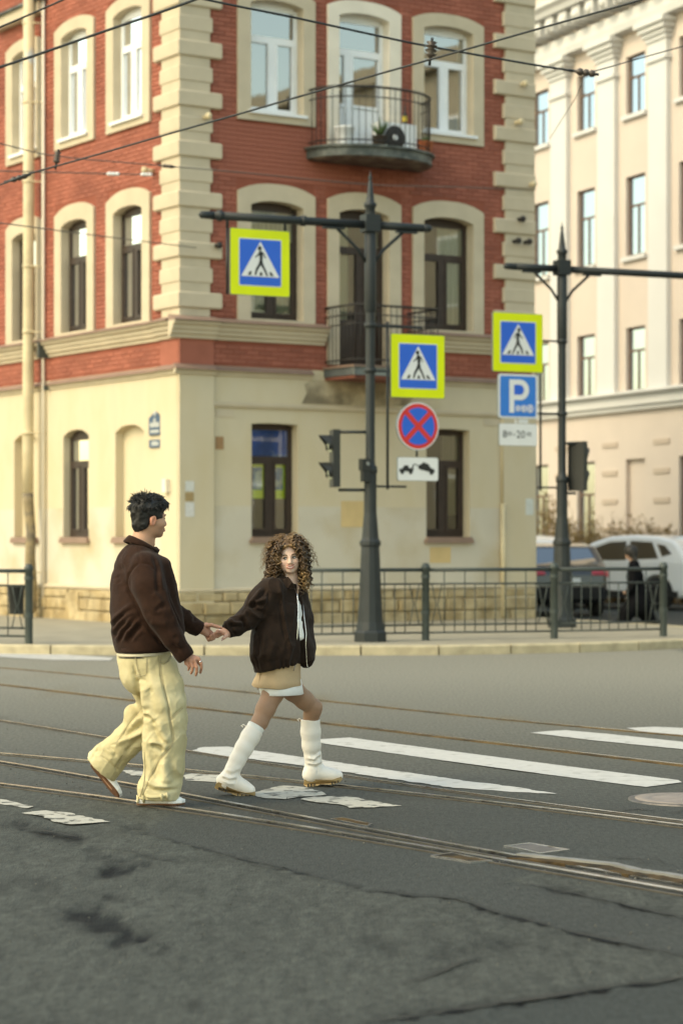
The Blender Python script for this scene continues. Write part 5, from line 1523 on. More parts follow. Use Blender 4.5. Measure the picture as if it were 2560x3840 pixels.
# ---------------------------------------------------------------- cars
M['tyre'] = mat('tyre', (.018,.018,.018), .9, .1, 20)
M['rim'] = mat('alloy_rim', (.35,.36,.37), .35, .1, 10, metal=.8)
M['carglass'] = glass_mat('car_glass', (.10,.11,.11), refl=.12)
M['carblack'] = mat('black_trim', (.015,.015,.016), .6, .1, 10)
M['tail'] = mat('tail_light_red', (.45,.01,.03), .2, .1, 10, coat=.5)
M['lampw'] = mat('lamp_glass', (.6,.62,.62), .15, .05, 10, coat=.5)
def car(name, pos, ang, label, paint, L, W, Hh, prof, belt, roofx, tumble, glassparts, wheels, wr, hidden=False):
    """prof: side outline in (x along, z); x = 0 at the tail, L at the nose"""
    e = empty(name, pos, ang, label, 'car', 'cars parked in the side street')
    F_ = Field((-.1,-W/2-.1,.05),(L+.1,W/2+.1,Hh+.1), .032)
    ps = poly_sdf(prof)
    def half(X, Z):
        h = W/2 - np.clip((Z-belt)*tumble, 0, 1) - .05*np.clip((.45-Z)/.3, 0, 1)
        return h - .10*np.clip((X-(L-.7))/.7, 0, 1)**2 - .07*np.clip((.5-X)/.5, 0, 1)**2
    def fn(X, Y, Z):
        a = ps(X+0*Y, Z+0*Y); b = np.abs(Y)-half(X, Z)+0*a; k = .10
        hh = np.maximum(k-np.abs(a-b), 0)/k; return np.maximum(a, b)+hh*hh*k*.25
    F_.put((0,-W/2,.1),(L,W/2,Hh), fn, .001)
    for x in wheels: F_.put((x-wr-.1,-W/2-.1,-.1),(x+wr+.1,W/2+.1,2*wr+.1), (lambda x: lambda X, Y, Z: np.maximum(np.sqrt((X-x)**2+(Z-wr)**2)-(wr+.05), (W/2-.28)-np.abs(Y)))(x), .01, True)
    s = Sculpt(F_); s.obj('car_body', paint, e)
    for x in wheels:
        for sd in (-1, 1):
            X = Matrix.Translation((x, sd*(W/2-.12), wr)) @ Matrix.Rotation(PI/2*sd, 4, 'X')
            mb = MB(X); mb.lathe([(wr*.62,-.11),(wr*.95,-.11),(wr,-.07),(wr,.07),(wr*.95,.11),(wr*.62,.11)], 24); w_ = mb.obj('wheel', M['tyre'], e)
            mb = MB(X); mb.lathe([(wr*.62,-.105),(wr*.58,-.115),(wr*.5,-.08),(.06,-.09),(.001,-.1)], 20); mb.obj('rim', M['rim'], w_)
    for nm, kind, poly, m_ in glassparts:
        if kind == 'side':
            for sd in (-1, 1):
                mb = MB(); mb.flat([(x, sd*(W/2-max(0,(z-belt)*tumble)+.008), z) for x, z in poly]); mb.obj(nm, m_, e)
        else:      # rear: list of (y,z), x found on the tail outline
            def tailx(z):
                xs = []
                n = len(prof)
                for i in range(n):
                    a, b = prof[i], prof[(i+1) % n]
                    if (a[1]-z)*(b[1]-z) <= 0 and a[1] != b[1]: xs.append(a[0]+(b[0]-a[0])*(z-a[1])/(b[1]-a[1]))
                return min(xs)
            ys = [p[0] for p in poly]
            mb = MB()
            # split across so the part follows the rounded tail
            zs = [p[1] for p in poly]
            def yspan(z):
                xs = []
                n = len(poly)
                for i in range(n):
                    a, b = poly[i], poly[(i+1) % n]
                    if (a[1]-z)*(b[1]-z) <= 1e-9 and abs(a[1]-b[1]) > 1e-6: xs.append(a[0]+(b[0]-a[0])*(z-a[1])/(b[1]-a[1]))
                return min(xs), max(xs)
            rows = 4; cl = 6; v = []
            for i in range(rows+1):
                z = min(zs)+1e-4+(max(zs)-min(zs)-2e-4)*i/rows; y0, y1 = yspan(z)
                for j in range(cl+1):
                    y = y0+(y1-y0)*j/cl; edge = max(0, abs(y)/(W/2)-.72)
                    v.append((tailx(z)-.02+edge**2*1.3, y, z))
            mb._add(v, [(i*(cl+1)+j, i*(cl+1)+j+1, (i+1)*(cl+1)+j+1, (i+1)*(cl+1)+j) for i in range(rows) for j in range(cl)], True)
            mb.obj(nm, m_, e)
    return e
white = mat('white_car_paint', (.88,.89,.90), .25, .02, 2, coat=.6)
dark = mat('dark_car_paint', (.025,.026,.03), .25, .1, 2, coat=.6)
suv_prof = [(.06,.35),(.0,.62),(.03,.92),(.12,1.12),(.34,1.42),(.52,1.56),(.9,1.63),(1.5,1.66),(2.1,1.63),(2.55,1.50),(3.15,1.16),(3.6,1.04),(4.15,.92),(4.45,.76),(4.52,.55),(4.45,.32),(4.2,.26),(.25,.26)]
suv_g = [('side_window','side',[(1.62,1.10),(1.66,1.52),(2.08,1.50),(2.45,1.38),(2.85,1.14),(2.86,1.08)],M['carglass']), ('side_window','side',[(.80,1.14),(1.0,1.50),(1.56,1.53),(1.54,1.11)],M['carglass']),
         ('side_window','side',[(.48,1.24),(.66,1.42),(.88,1.47),(.72,1.18)],M['carglass']),
         ('rear_window','rear',[(-.72,1.10),(.72,1.10),(.58,1.46),(-.58,1.46)],M['carglass']), ('bumper','rear',[(-.80,.34),(.80,.34),(.82,.58),(-.82,.58)],M['carblack']),
         ('tail_light','rear',[(.50,.94),(.84,.94),(.82,1.08),(.52,1.05)],M['tail']), ('tail_light','rear',[(-.84,.94),(-.50,.94),(-.52,1.05),(-.82,1.08)],M['tail']),
         ('number_plate','rear',[(-.26,.70),(.26,.70),(.26,.82),(-.26,.82)],M['signwhite']),
         ('sill_trim','side',[(.3,.28),(.3,.42),(4.3,.42),(4.3,.28)],M['carblack'])]
SUVA = math.radians(142)
SL_ = 4.5
tail = Vector((8.15, 50.9, 0))
car('parked_car', tail, SUVA, 'white off-road car with dark windows at the right edge of the picture', white, 4.5, 1.86, 1.7, suv_prof, 1.05, .22, suv_g, suv_g, .36) if False else None
car('parked_car', tail, SUVA, 'white off-road car with dark windows at the right edge of the picture', white, 4.5, 1.86, 1.7, suv_prof, 1.05, None, .22, suv_g, (.85, 3.6), .36)
sed_prof = [(.05,.36),(.0,.60),(.03,.86),(.12,1.0),(.35,1.10),(.80,1.42),(1.5,1.48),(2.1,1.44),(2.9,1.02),(3.7,.92),(4.05,.74),(4.08,.42),(3.95,.27),(.2,.27)]
skyg = glass_mat('rear_glass_bright', (.12,.115,.10), refl=.05, gcol=(.30,.31,.32))
sed_g = [('side_window','side',[(.8,1.04),(1.0,1.36),(1.5,1.40),(1.5,1.0)],M['carglass']), ('side_window','side',[(1.56,1.0),(1.56,1.40),(2.0,1.37),(2.6,1.02)],M['carglass']),
         ('rear_window','rear',[(-.66,1.05),(.66,1.05),(.56,1.38),(-.56,1.38)],skyg), ('tail_light','rear',[(.46,.82),(.84,.80),(.82,.98),(.50,.96)],M['tail']), ('tail_light','rear',[(-.84,.80),(-.46,.82),(-.50,.96),(-.82,.98)],M['tail']),
         ('number_plate','rear',[(-.24,.66),(.24,.66),(.24,.78),(-.24,.78)],M['signwhite']), ('bumper','rear',[(-.80,.36),(.80,.36),(.82,.56),(-.82,.56)],M['carblack'])]
car('parked_car', Vector((4.55, 46.2, 0)), math.radians(97), 'dark hatchback with red tail lights seen from behind, left of the white car', dark, 4.05, 1.70, 1.48, sed_prof, .98, None, .24, sed_g, (.75, 3.25), .31)
car('parked_car', Vector((4.75, 54.5, 0)), math.radians(112), 'white car half hidden by the brick house behind the dark hatchback', white, 4.5, 1.86, 1.7, suv_prof, 1.05, None, .22, suv_g, (.85, 3.6), .36)
# ---------------------------------------------------------------- people
M['skin'] = mat('skin', (.5,.3,.2), .58, .05, 30, attr='Col')
_b = M['skin'].node_tree.nodes['Principled BSDF']
_b.inputs['Subsurface Weight'].default_value = .12; _b.inputs['Subsurface Radius'].default_value = (.012,.005,.003); _b.inputs['Subsurface Scale'].default_value = .6
M['hair_black'] = mat('black_hair', (.012,.0105,.009), .58, .3, 60, island=.4)
M['hair_brown'] = mat('brown_curls', (.075,.040,.016), .40, .25, 25, island=.6, col2=(.26,.155,.062), mixscale=9, mixlo=.5, mixhi=.66)
M['wool'] = mat('brown_wool', (.028,.0125,.0075), .9, .18, 30, bump=.35, bscale=500, spec=.15, sheen=.06)
M['rib_brown'] = mat('brown_rib', (.027,.013,.009), .9, .15, 40, bump=.3, bscale=400, spec=.15, sheen=.04)
M['corduroy'] = mat('dark_brown_cloth', (.022,.012,.0072), .85, .22, 20, bump=.3, bscale=350, spec=.2, sheen=.05)
M['denim'] = mat('pale_yellow_denim', (.52,.45,.26), .85, .09, 7, bump=.3, bscale=420, col2=(.61,.54,.34), mixscale=5, mixlo=.5, mixhi=.68)
M['denim_seam'] = mat('denim_seam', (.38,.33,.21), .9, .15, 30)
M['rib_cream'] = mat('cream_rib', (.62,.56,.42), .9, .06, 20)
M['knit'] = mat('white_knit', (.78,.77,.72), .9, .05, 20, bump=.2, bscale=300)
M['khaki'] = mat('camel_cotton', (.52,.37,.22), .85, .06, 14, bump=.25, bscale=450)
M['slip'] = mat('white_lining', (.80,.80,.78), .7, .03, 20)
M['boot'] = mat('cream_leather', (.80,.745,.675), .5, .05, 12, bump=.12, bscale=90, col2=(.66,.60,.51), mixscale=6, mixlo=.58, mixhi=.75)
M['lug'] = mat('tan_sole', (.42,.29,.135), .7, .15, 14, col2=(.27,.18,.08), mixscale=8)
M['notch_dark'] = mat('notch_shade', (.05,.04,.03), .8, .1, 20)
M['gum'] = mat('gum_sole', (.15,.065,.03), .75, .15, 20)
M['sneaker'] = mat('white_leather', (.84,.84,.82), .45, .04, 14)
M['silver'] = mat('silver', (.7,.7,.7), .25, .05, 20, metal=1.0)
M['eyewhite'] = mat('eye_white', (.52,.50,.48), .2, .02, 5)
M['iris'] = mat('dark_iris', (.02,.013,.008), .15, .02, 5)
M['lip'] = mat('lip', (.47,.16,.135), .4, .05, 30)
M['teeth'] = mat('teeth', (.85,.82,.76), .3, .02, 5)
M['navy'] = mat('navy_cloth', (.012,.013,.03), .9, .1, 20)
M['nail'] = mat('nail', (.62,.42,.40), .3, .03, 5)

def V3(*a): return np.array(a, float)
def nrm(v): v = np.array(v, float); return v/np.linalg.norm(v)
class Body:
    """helpers for one person: readings in photo pixels at a nominal distance, stored relative to the base"""
    def __init__(s, Y0, base): s.Y0 = Y0; s.base = Vector(base); s.T = Matrix.Translation(-s.base)
    def P(s, x, y, dy=0.0): return np.array(at(x, y, s.Y0+dy))
    def zoom(s, ox, oy, k):
        return lambda x, y, dy=0.0: s.P(ox+x*k, oy+y*k, dy)
    def xz(s, ox, oy, k, pts): return [(p[0], p[2]) for p in (s.P(ox+x*k, oy+y*k) for x, y in pts)]
    def put(s, sc, name, m_, parent=None, col=None):
        o = sc.obj(name, m_, parent, col)
        o.data.transform(s.T)
        if parent is None: o.location = s.base
        return o
    def mb(s): return MB(s.T)

def head(F, c, f, u, s, wj=1.0):
    f = nrm(f); u = nrm(u); u = nrm(u-f*(u@f)); r = np.cross(f, u)
    A = (f, r, u)
    H = lambda a, b, d: c+s*(f*a+r*b+u*d)
    E = lambda a, b, d, ra, k, sub=False: F.ell(H(a, b, d), A, [x*s for x in ra], k*s, sub)
    E(-.008,0,.015,(.098,.076,.092),.02)
    E(.026,0,-.045,(.068,.061*wj,.076),.03)
    E(.034,0,-.086,(.050,.049*wj,.036),.025)
    E(.072,0,-.107,(.019,.023,.016),.02)
    F.cap(H(.080,-.032,.002), H(.080,.032,.002), .011*s, .011*s, .018*s)
    for b in (-1, 1):
        E(.052,b*.043,-.045,(.034,.025,.028),.02)
        E(.099,b*.031,-.018,(.018,.017,.011),.012,True)
    F.cap(H(.090,0,-.008), H(.107,0,-.046), .0075*s, .0115*s, .010*s)
    for b in (-1, 1): E(.096,b*.012,-.052,(.013,.008,.009),.006)
    E(.088,0,-.078,(.012,.026,.014),.012)
    for b in (-1, 1):
        o = H(-.006,b*.077,-.028)
        F.ell(o, (nrm(f-u*.25), r, nrm(u+f*.25)), (.019*s,.009*s,.033*s), .006*s)
        F.ell(o+b*r*.008*s+f*.003*s, (nrm(f-u*.25), r, nrm(u+f*.25)), (.010*s,.006*s,.020*s), .004*s, True)
    return H, (f, r, u)
def surf(F, H, b, d, a0=.15, a1=.02):
    for a in np.linspace(a0, a1, 140):
        p = H(a, b, d); i = np.round((p-F.lo)/F.h).astype(int)
        if np.all(i >= 0) and np.all(i < F.n) and F.f[tuple(i)] < 0: return a
    return a1
def face_parts(B, F, H, ax, s, parent, look=0.0, smile=0.0, teeth=False, brow=.0, ed=.0795, lipm='lip', brow_m='hair_black'):
    f, r, u = ax
    for b in (-1, 1):
        ce = H(ed,b*.031,-.0175); m_ = B.mb(); m_.ball(ce, (.0125*s,.0125*s,.0085*s), 12, 8); m_.obj('eye', M['eyewhite'], parent)
        d = nrm(f+r*look); m_ = B.mb(); m_.ball(ce+d*.0072*s, .0068*s, 10, 6); m_.obj('iris', M['iris'], parent)
        pts = [H(surf(F, H, b*x, y)+.003, b*x, y) for x, y in ((.015,.003),(.026,.009),(.037,.009),(.048,.002))]
        m_ = B.mb(); m_.tube(pts, [.0025*s,.0042*s,.0038*s,.0015*s], 6); m_.obj('eyebrow', M[brow_m], parent)
        pts = [H(max(surf(F, H, b*x, y), .083)+.002, b*x, y) for x, y in ((.018,-.014),(.026,-.0085),(.036,-.009),(.046,-.016))]
        m_ = B.mb(); m_.tube(pts, [.0012*s,.0030*s,.0034*s,.0014*s], 5); m_.obj('eyelash', M['hair_black'], parent)
    w = .024+.006*smile
    def lipline(y0, k, dz): return [H(surf(F, H, b, y0+k*b*b)+dz, b, y0+k*b*b) for b in np.linspace(-w, w, 9)]
    k = 16*smile
    up = .0035 if teeth else .0015
    m_ = B.mb(); m_.tube(lipline(-.0765+up, k, -.0003), [.001]+[.0040*s]*7+[.001], 6); m_.obj('lip', M[lipm], parent)
    m_ = B.mb(); m_.tube(lipline(-.0835-up*1.4, k*1.15, -.0003), [.001]+[.0050*s]*7+[.001], 6); m_.obj('lip', M[lipm], parent)
    if teeth:
        m_ = B.mb(); m_.tube(lipline(-.0805, k, -.0052), [.001]+[.0046*s]*7+[.001], 6); m_.obj('teeth', M['teeth'], parent)

def strand_mesh(B, strands, name, m_, parent, sides=5):
    m = B.mb()
    for pts, rr_ in strands: m.tube(pts, rr_, sides, caps=False)
    o = m.obj(name, m_, parent); return o

# ================================================================ the man
BM = Body(13.5, (*ground_at(590, 3018), 0)); Pm = BM.P
fm, rm = V3(.94,.34,0), V3(.34,-.94,0)
F = Field((-1.42,13.02,-.01),(-.62,14.12,1.86), .0046)
cm = Pm(557, 1935)
Hm, axm = head(F, cm, (.87,.5,-.02), (0.02,0,1), 1.0)
F.chain([Pm(540,1985), Pm(531,2035), Pm(524,2080)], [.058,.058,.075], .03)
F.cap(Pm(570,2030), Pm(572,2042), .010, .010, .03)                       # throat
F.echain([Pm(522,2095), Pm(526,2200), Pm(540,2350), Pm(542,2450), Pm(545,2520)], rm, [(.12,.06),(.17,.09),(.15,.09),(.15,.10),(.14,.10)], .04)
sh_r, el_r, wr_r = Pm(545,2138,-.19), Pm(590,2300,-.26), Pm(700,2462,-.25)
F.chain([sh_r, el_r, wr_r], [.055,.042,.028], .02)
sh_l, el_l, wr_l = Pm(540,2138,.19), Pm(618,2280,.30), Pm(752,2357,.42)
F.chain([sh_l, el_l, wr_l], [.055,.042,.028], .02)
F.chain([Pm(585,2500,-.09), Pm(612,2747,-.10), Pm(590,2965,-.10)], [.075,.055,.04], .03)
F.chain([Pm(550,2500,.09), Pm(575,2700,.13), Pm(400,2870,.20)], [.07,.05,.04], .03)
F.cap(Pm(588,2985,-.10), Pm(660,3000,-.10), .03, .022, .02); F.cap(Pm(385,2890,.21), Pm(425,2950,.22), .03, .022, .02)
# right hand, hanging: four fingers, back of the hand to the camera
kn = [(699,2488,-.255),(714,2481,-.262),(729,2476,-.262),(744,2471,-.25)]
mid = [(708,2499,-.258),(722,2501,-.268),(737,2503,-.268),(754,2488,-.252)]
pip = [(709,2506,-.25),(721,2515,-.258),(738,2519,-.258),(755,2507,-.245)]
tip = [(706,2513,-.235),(716,2526,-.24),(734,2533,-.24),(751,2523,-.232)]
rad = [.0082,.0092,.0095,.0092]
palm0 = [Pm(698+4*i,2463-1.2*i,-.25) for i in range(4)]
for i in range(4):
    F.cap(palm0[i], Pm(*kn[i]), .014, .0125, .012)
    F.chain([Pm(*kn[i]), Pm(*mid[i]), Pm(*pip[i]), Pm(*tip[i])], [rad[i]*1.08, rad[i], rad[i]*.92, rad[i]*.8], .003)
F.chain([Pm(712,2462,-.225), Pm(737,2476,-.20), Pm(750,2490,-.19), Pm(755,2502,-.195)], [.013,.0125,.010,.008], .006)
# left hand, holding hers: thumb above, fingers curled up from below
hz = BM.zoom(640, 2230, .1913)
W_ = hz(590,660,.42)
for i, (x, y, d) in enumerate(((700,600,.445),(715,650,.44),(722,720,.43),(715,790,.42))): F.cap(W_, hz(x,y,d), .020, .017, .02)
F.chain([hz(660,610,.41), hz(800,600,.40), hz(905,630,.395), hz(995,655,.39)], [.014,.0115,.0100,.0078], .008)
for i, (r0, r1, r2, r3) in enumerate((
    ((700,800,.43),(745,890,.425),(785,870,.395),(785,800,.385)),
    ((725,760,.44),(790,880,.435),(838,865,.40),(835,780,.385)),
    ((735,720,.45),(830,840,.445),(882,825,.41),(880,745,.39)),
    ((735,690,.455),(850,800,.455),(925,790,.42),(930,740,.395)))):
    F.chain([hz(*r0), hz(*r1), hz(*r2), hz(*r3)], [.0125,.0105,.0095,.0078], .004)
S = Sculpt(F)
col = np.tile(V3(.50,.275,.175), (len(S.V), 1)); L_ = (S.V-cm)@np.stack(axm, 1)
ear = (np.abs(L_[:,1]) > .070) & (np.abs(L_[:,2]+.03) < .04) & (np.abs(L_[:,0]) < .03); col[ear] = V3(.62,.27,.17)
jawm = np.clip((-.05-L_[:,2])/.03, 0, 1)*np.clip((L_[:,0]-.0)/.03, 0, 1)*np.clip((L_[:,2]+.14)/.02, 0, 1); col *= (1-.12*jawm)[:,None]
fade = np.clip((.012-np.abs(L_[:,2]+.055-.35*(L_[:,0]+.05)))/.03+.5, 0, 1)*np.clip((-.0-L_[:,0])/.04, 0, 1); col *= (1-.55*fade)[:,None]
hand = S.V[:,2] < 1.30; col[hand & (S.V[:,0] > Pm(690,2400)[0])] = V3(.48,.235,.155)
man = BM.put(S, 'person', M['skin'], None, col)
tag(man, 'dark haired person in brown wool jacket and baggy yellow jeans, half turned away', 'person')
face_parts(BM, F, Hm, axm, 1.0, man, look=.0, smile=.3, ed=.0745)

# hair: short cap, then tousled tufts
f_, r_, u_ = axm
G = Field(cm-.2, cm+.2, .005)
G.ell(Hm(-.010,0,.026), axm, (.104,.083,.096), .01)
G.ell(Hm(-.004,0,.052), axm, (.108,.086,.068), .02)
G.ell(Hm(.055,0,.075), axm, (.055,.062,.038), .02)
pl = nrm(f_*.125-u_*.165*0-u_*.13)
n_ = nrm(-u_*.125+f_*.078)
G.ell(Hm(-.040,0,-.045), axm, (.063,.064,.062), .02)
G.cut(Hm(.05,0,-.018), n_, .006)
for b in (-1, 1): G.ell(Hm(.000,b*.082,-.033), axm, (.019,.03,.034), .006, True)
G.ell(Hm(.115,0,-.03), axm, (.06,.09,.075), .01, True)
S = Sculpt(G); S.noise(.03, .005, 3).noise(.014, .003, 4)
hair = BM.put(S, 'hair', M['hair_black'], man)
rh = random.Random(4); st = []
for i in range(1000):
    th = rh.uniform(-PI, PI); ph = math.acos(rh.uniform(.05, 1))
    d = f_*math.sin(ph)*math.cos(th)*1.0+r_*math.sin(ph)*math.sin(th)+u_*math.cos(ph)
    a_, b_, c_ = d@f_, d@r_, d@u_
    if a_ > .55 and c_ < .35: continue
    p = Hm(-.004+.106*a_, .087*b_, .045+.078*c_)
    L = rh.uniform(.022,.042)
    flow = nrm(f_*(.9 if a_ > -.1 else -.25)+u_*(-.25 if a_ > .5 else .25)*rh.uniform(.2,1.4)-u_*(.9 if c_ < .35 else 0)+V3(rh.gauss(0,.25), rh.gauss(0,.25), rh.gauss(0,.22)))
    p1 = p+flow*L*.5+d*L*.22; p2 = p+flow*L+d*L*rh.uniform(-.2,.18)
    st.append(([p-d*.006, p1, p2], [.0021,.0018,.0004]))
for i in range(46):    # fringe and cowlick
    b = rh.uniform(-.05,.06); p = Hm(.095-abs(b)*.3, b, .075+rh.uniform(-.012,.012)); L = rh.uniform(.03,.05)
    st.append(([p, p+f_*L*.45+u_*L*.1, p+f_*L*.6-u_*L*rh.uniform(.3,.9)], [.0026,.0020,.0004]))
for i in range(34):
    p = Hm(-.055+rh.uniform(-.035,.02), rh.uniform(-.03,.03), .098); L = rh.uniform(.02,.042)
    st.append(([p, p+u_*L*.6-f_*L*.3, p+u_*L*.8-f_*L*rh.uniform(-.3,.9)], [.003,.002,.0005]))
strand_mesh(BM, st, 'hair_tufts', M['hair_black'], hair)['kind'] = 'stuff'

# jacket
J = Field((-1.46,13.0,.72),(-.60,14.1,1.62), .0056)
tors = [Pm(512,2086), Pm(521,2135), Pm(524,2200), Pm(532,2280), Pm(546,2350), Pm(549,2398)]
J.echain(tors, rm, [(.15,.085),(.225,.140),(.235,.158),(.245,.178),(.25,.190),(.245,.186)], .03)
J.echain([Pm(549,2398), Pm(541,2426), Pm(537,2470)], rm, [(.245,.186),(.222,.158),(.214,.150)], .012)
J.ecap(Pm(610,2120), Pm(650,2360), rm, (.10,.045), (.13,.055), .05)              # open front panels
J.cut(Pm(537,2441), (.06,0,-1), .006)
J.chain([Pm(545,2125,-.165), Pm(556,2200,-.225), Pm(588,2300,-.27), Pm(645,2388,-.27), Pm(688,2450,-.255), Pm(698,2466,-.25)], [.088,.094,.082,.066,.051,.047], .022)
J.chain([Pm(545,2125,.165), Pm(575,2210,.24), Pm(620,2282,.31), Pm(690,2325,.37), Pm(742,2356,.415)], [.085,.080,.070,.056,.046], .022)
J.cut(Pm(704,2474,-.25), nrm(Pm(698,2466,-.25)-Pm(660,2408,-.265)), .004) if False else None
# cut the sleeve ends flat
for p, q in ((Pm(700,2468,-.25), Pm(650,2396,-.26)), (Pm(750,2359,.42), Pm(690,2325,.37))):
    n__ = nrm(p-q); J.put(p-.07+n__*.05, p+.07+n__*.05, (lambda p, n__: lambda X, Y, Z: np.maximum(-((X-p[0])*n__[0]+(Y-p[1])*n__[1]+(Z-p[2])*n__[2]), np.sqrt((X-p[0])**2+(Y-p[1])**2+(Z-p[2])**2)-.11))(p, n__), .003, True)
S = Sculpt(J)
z1 = lambda pts: BM.xz(380,1830,.2551,pts); z2 = lambda pts: BM.xz(380,2180,.2551,pts)
S.noise(.16, .006, 11).noise(.07, .0035, 12)
for pts, w, a in (([(150,640),(250,520),(400,400),(520,330)],.016,.013),([(150,760),(280,620),(420,500),(560,430)],.016,.014),([(240,890),(290,740),(420,600),(560,480)],.015,.013),([(370,860),(470,700),(620,540)],.014,.012),
                  ([(330,880),(380,760),(440,690)],.010,.008),([(140,700),(250,570),(400,450)],.012,-.011),([(190,840),(280,680),(420,550)],.013,-.013),([(300,880),(380,710),(500,590)],.012,-.012),([(450,850),(560,700),(640,600)],.02,-.012),
                  ([(500,860),(580,760),(660,690)],.012,.007)): S.fold(z2(pts), w, a*1.25)
for pts, w, a in (([(620,1095),(520,1160),(440,1270),(400,1400),(420,1480),(470,1568)],.008,-.010),([(620,1095),(760,1110),(840,1200)],.007,-.006),([(560,840),(600,980),(620,1090)],.005,-.004),
                  ([(280,1120),(330,1300),(400,1500)],.03,-.014),([(250,1280),(300,1400)],.018,-.008),([(800,960),(870,1150),(890,1400),(900,1560)],.012,-.012),([(840,1040),(910,1250),(940,1500)],.012,.010)): S.fold(z1(pts), w, a)
for pts, w, a in (([(400,0),(470,170),(560,330),(640,490),(760,700),(900,870),(1000,970)],.010,-.012),([(820,150),(900,220),(950,320)],.016,.008),([(860,420),(940,350),(1010,345)],.014,-.010),([(700,420),(850,480),(1000,470)],.02,-.006),
                  ([(780,560),(900,600),(1050,590)],.022,.007),([(1190,790),(1180,900),(1270,1000)],.014,.008),([(1100,880),(1200,960),(1290,950)],.012,-.008),([(1130,760),(1210,850)],.012,-.006),
                  ([(1200,440),(1300,480),(1350,540)],.016,.010),([(1280,460),(1330,540),(1330,640)],.014,-.010),([(960,60),(1010,250),(1090,440),(1180,640)],.012,.010)): S.fold(z2(pts), w, a*1.25)
S.renorm(); S.crease(.05, .0035, 66, (1,1,.6), 5, .5)
jk = BM.put(S, 'jacket', M['wool'], man)
# ribbed hem band, cream sweater edge, collar
def ell_ring(c, f, r, rf, rr, n=56, tilt=0.0, rib=0.0, rn=60):
    out = []
    for i in range(n):
        a = 2*PI*i/n; k = 1+rib*(1 if i % 2 else -1)
        p = np.array(c)+np.array(f)*rf*k*math.cos(a)+np.array(r)*rr*k*math.sin(a); p = p+V3(0,0,tilt*math.cos(a)); out.append(tuple(p))
    return out
m_ = BM.mb(); cs = [Pm(539,2420), Pm(538,2424), Pm(537.5,2442), Pm(537,2444), Pm(537,2444)]
m_.loft([ell_ring(c, fm, rm, a, b, 60, .006) for c, a, b in zip(cs, (.150,.166,.158,.152,.10), (.21,.228,.221,.214,.15))]); m_.obj('jacket_band', M['rib_brown'], man)
m_ = BM.mb(); m_.loft([ell_ring(Pm(x,y), fm, rm, a, b, 180, .008, .010) for x, y, a, b in ((538,2438,.145,.205),(538,2450,.152,.212),(538,2456,.148,.208),(538,2457,.11,.16))]); m_.obj('sweater_hem', M['rib_cream'], man)
m_ = BM.mb(); m_.loft([ell_ring(Pm(537,y), fm, rm, a, b, 60, .008) for y, a, b in ((2448,.135,.19),(2461,.146,.2),(2462,.12,.17))]); m_.obj('shirt_edge', M['navy'], man)
m_ = BM.mb(); n = 48
rings = []
for (x, y, rf, rr, t) in ((529,2052,.098,.105,-.030),(528,2050,.104,.110,-.034),(530,2034,.080,.083,-.038),(530,2031,.074,.077,-.038),(529,2044,.068,.070,-.036)):
    rings.append(ell_ring(Pm(x, y), fm, rm, rf, rr, n, t))
keep = [i for i in range(n) if not (n*.46 < 0)]
m_.loft([r[3:-2] for r in rings], closed=False); m_.obj('collar', M['wool'], man)
m_ = BM.mb(); m_.flat([tuple(Pm(x,y,d)) for x, y, d in ((587,2050,.02),(600,2062,.03),(592,2078,.0),(572,2066,-.09),(562,2050,-.085))]); m_.obj('collar_point', M['wool'], man)
# front edge of the open jacket with lining, and the pale zip
m_ = BM.mb(); m_.tube([tuple(Pm(*p)) for p in ((592,2080,-.05),(612,2115,-.03),(622,2170,-.02),(638,2225,-.02),(650,2275,-.03),(657,2300,-.04))], .006, 6); m_.obj('zip', M['denim_seam'], man)
# ring
m_ = BM.mb(); a_, b_ = Pm(*kn[3]), Pm(*mid[3]); c_ = a_*.35+b_*.65; d_ = nrm(b_-a_); m_.tube([c_-d_*.003, c_+d_*.003], .0112, 12); m_.obj('finger_ring', M['silver'], man)

# trousers
T = Field((-1.50,13.1,.0),(-.84,14.0,.92), .0056)
T.echain([Pm(541,2436), Pm(541,2460), Pm(545,2520)], rm, [(.19,.138),(.195,.142),(.175,.148)], .03)
T.echain([Pm(585,2520,-.08), Pm(602,2580,-.10), Pm(614,2640,-.11), Pm(621,2700,-.11), Pm(617,2782,-.105), Pm(614,2870,-.105), Pm(606,2930,-.105), Pm(592,2960,-.105), Pm(588,3003,-.105)], (0,1,0), [(.105,.128),(.105,.128),(.10,.124),(.10,.119),(.10,.118),(.10,.115),(.098,.115),(.10,.121),(.098,.113)], .02)
T.echain([Pm(527,2465,.08), Pm(540,2518,.10), Pm(566,2577,.11), Pm(592,2640,.13), Pm(588,2705,.14)], (0,1,0), [(.11,.125),(.105,.118),(.10,.112),(.10,.105),(.10,.100)], .03)
kc = [Pm(580,2705,.14), Pm(530,2733,.155), Pm(468,2792,.18), Pm(405,2852,.20), Pm(372,2888,.21)]
T.echain(kc, (0,1,0), [(.095,.112),(.09,.108),(.09,.090),(.095,.102),(.10,.118)], .02)
T.ell(Pm(497,2672,.15), (V3(1,0,0),V3(0,1,0),V3(0,0,1)), (.045,.06,.05), .05)
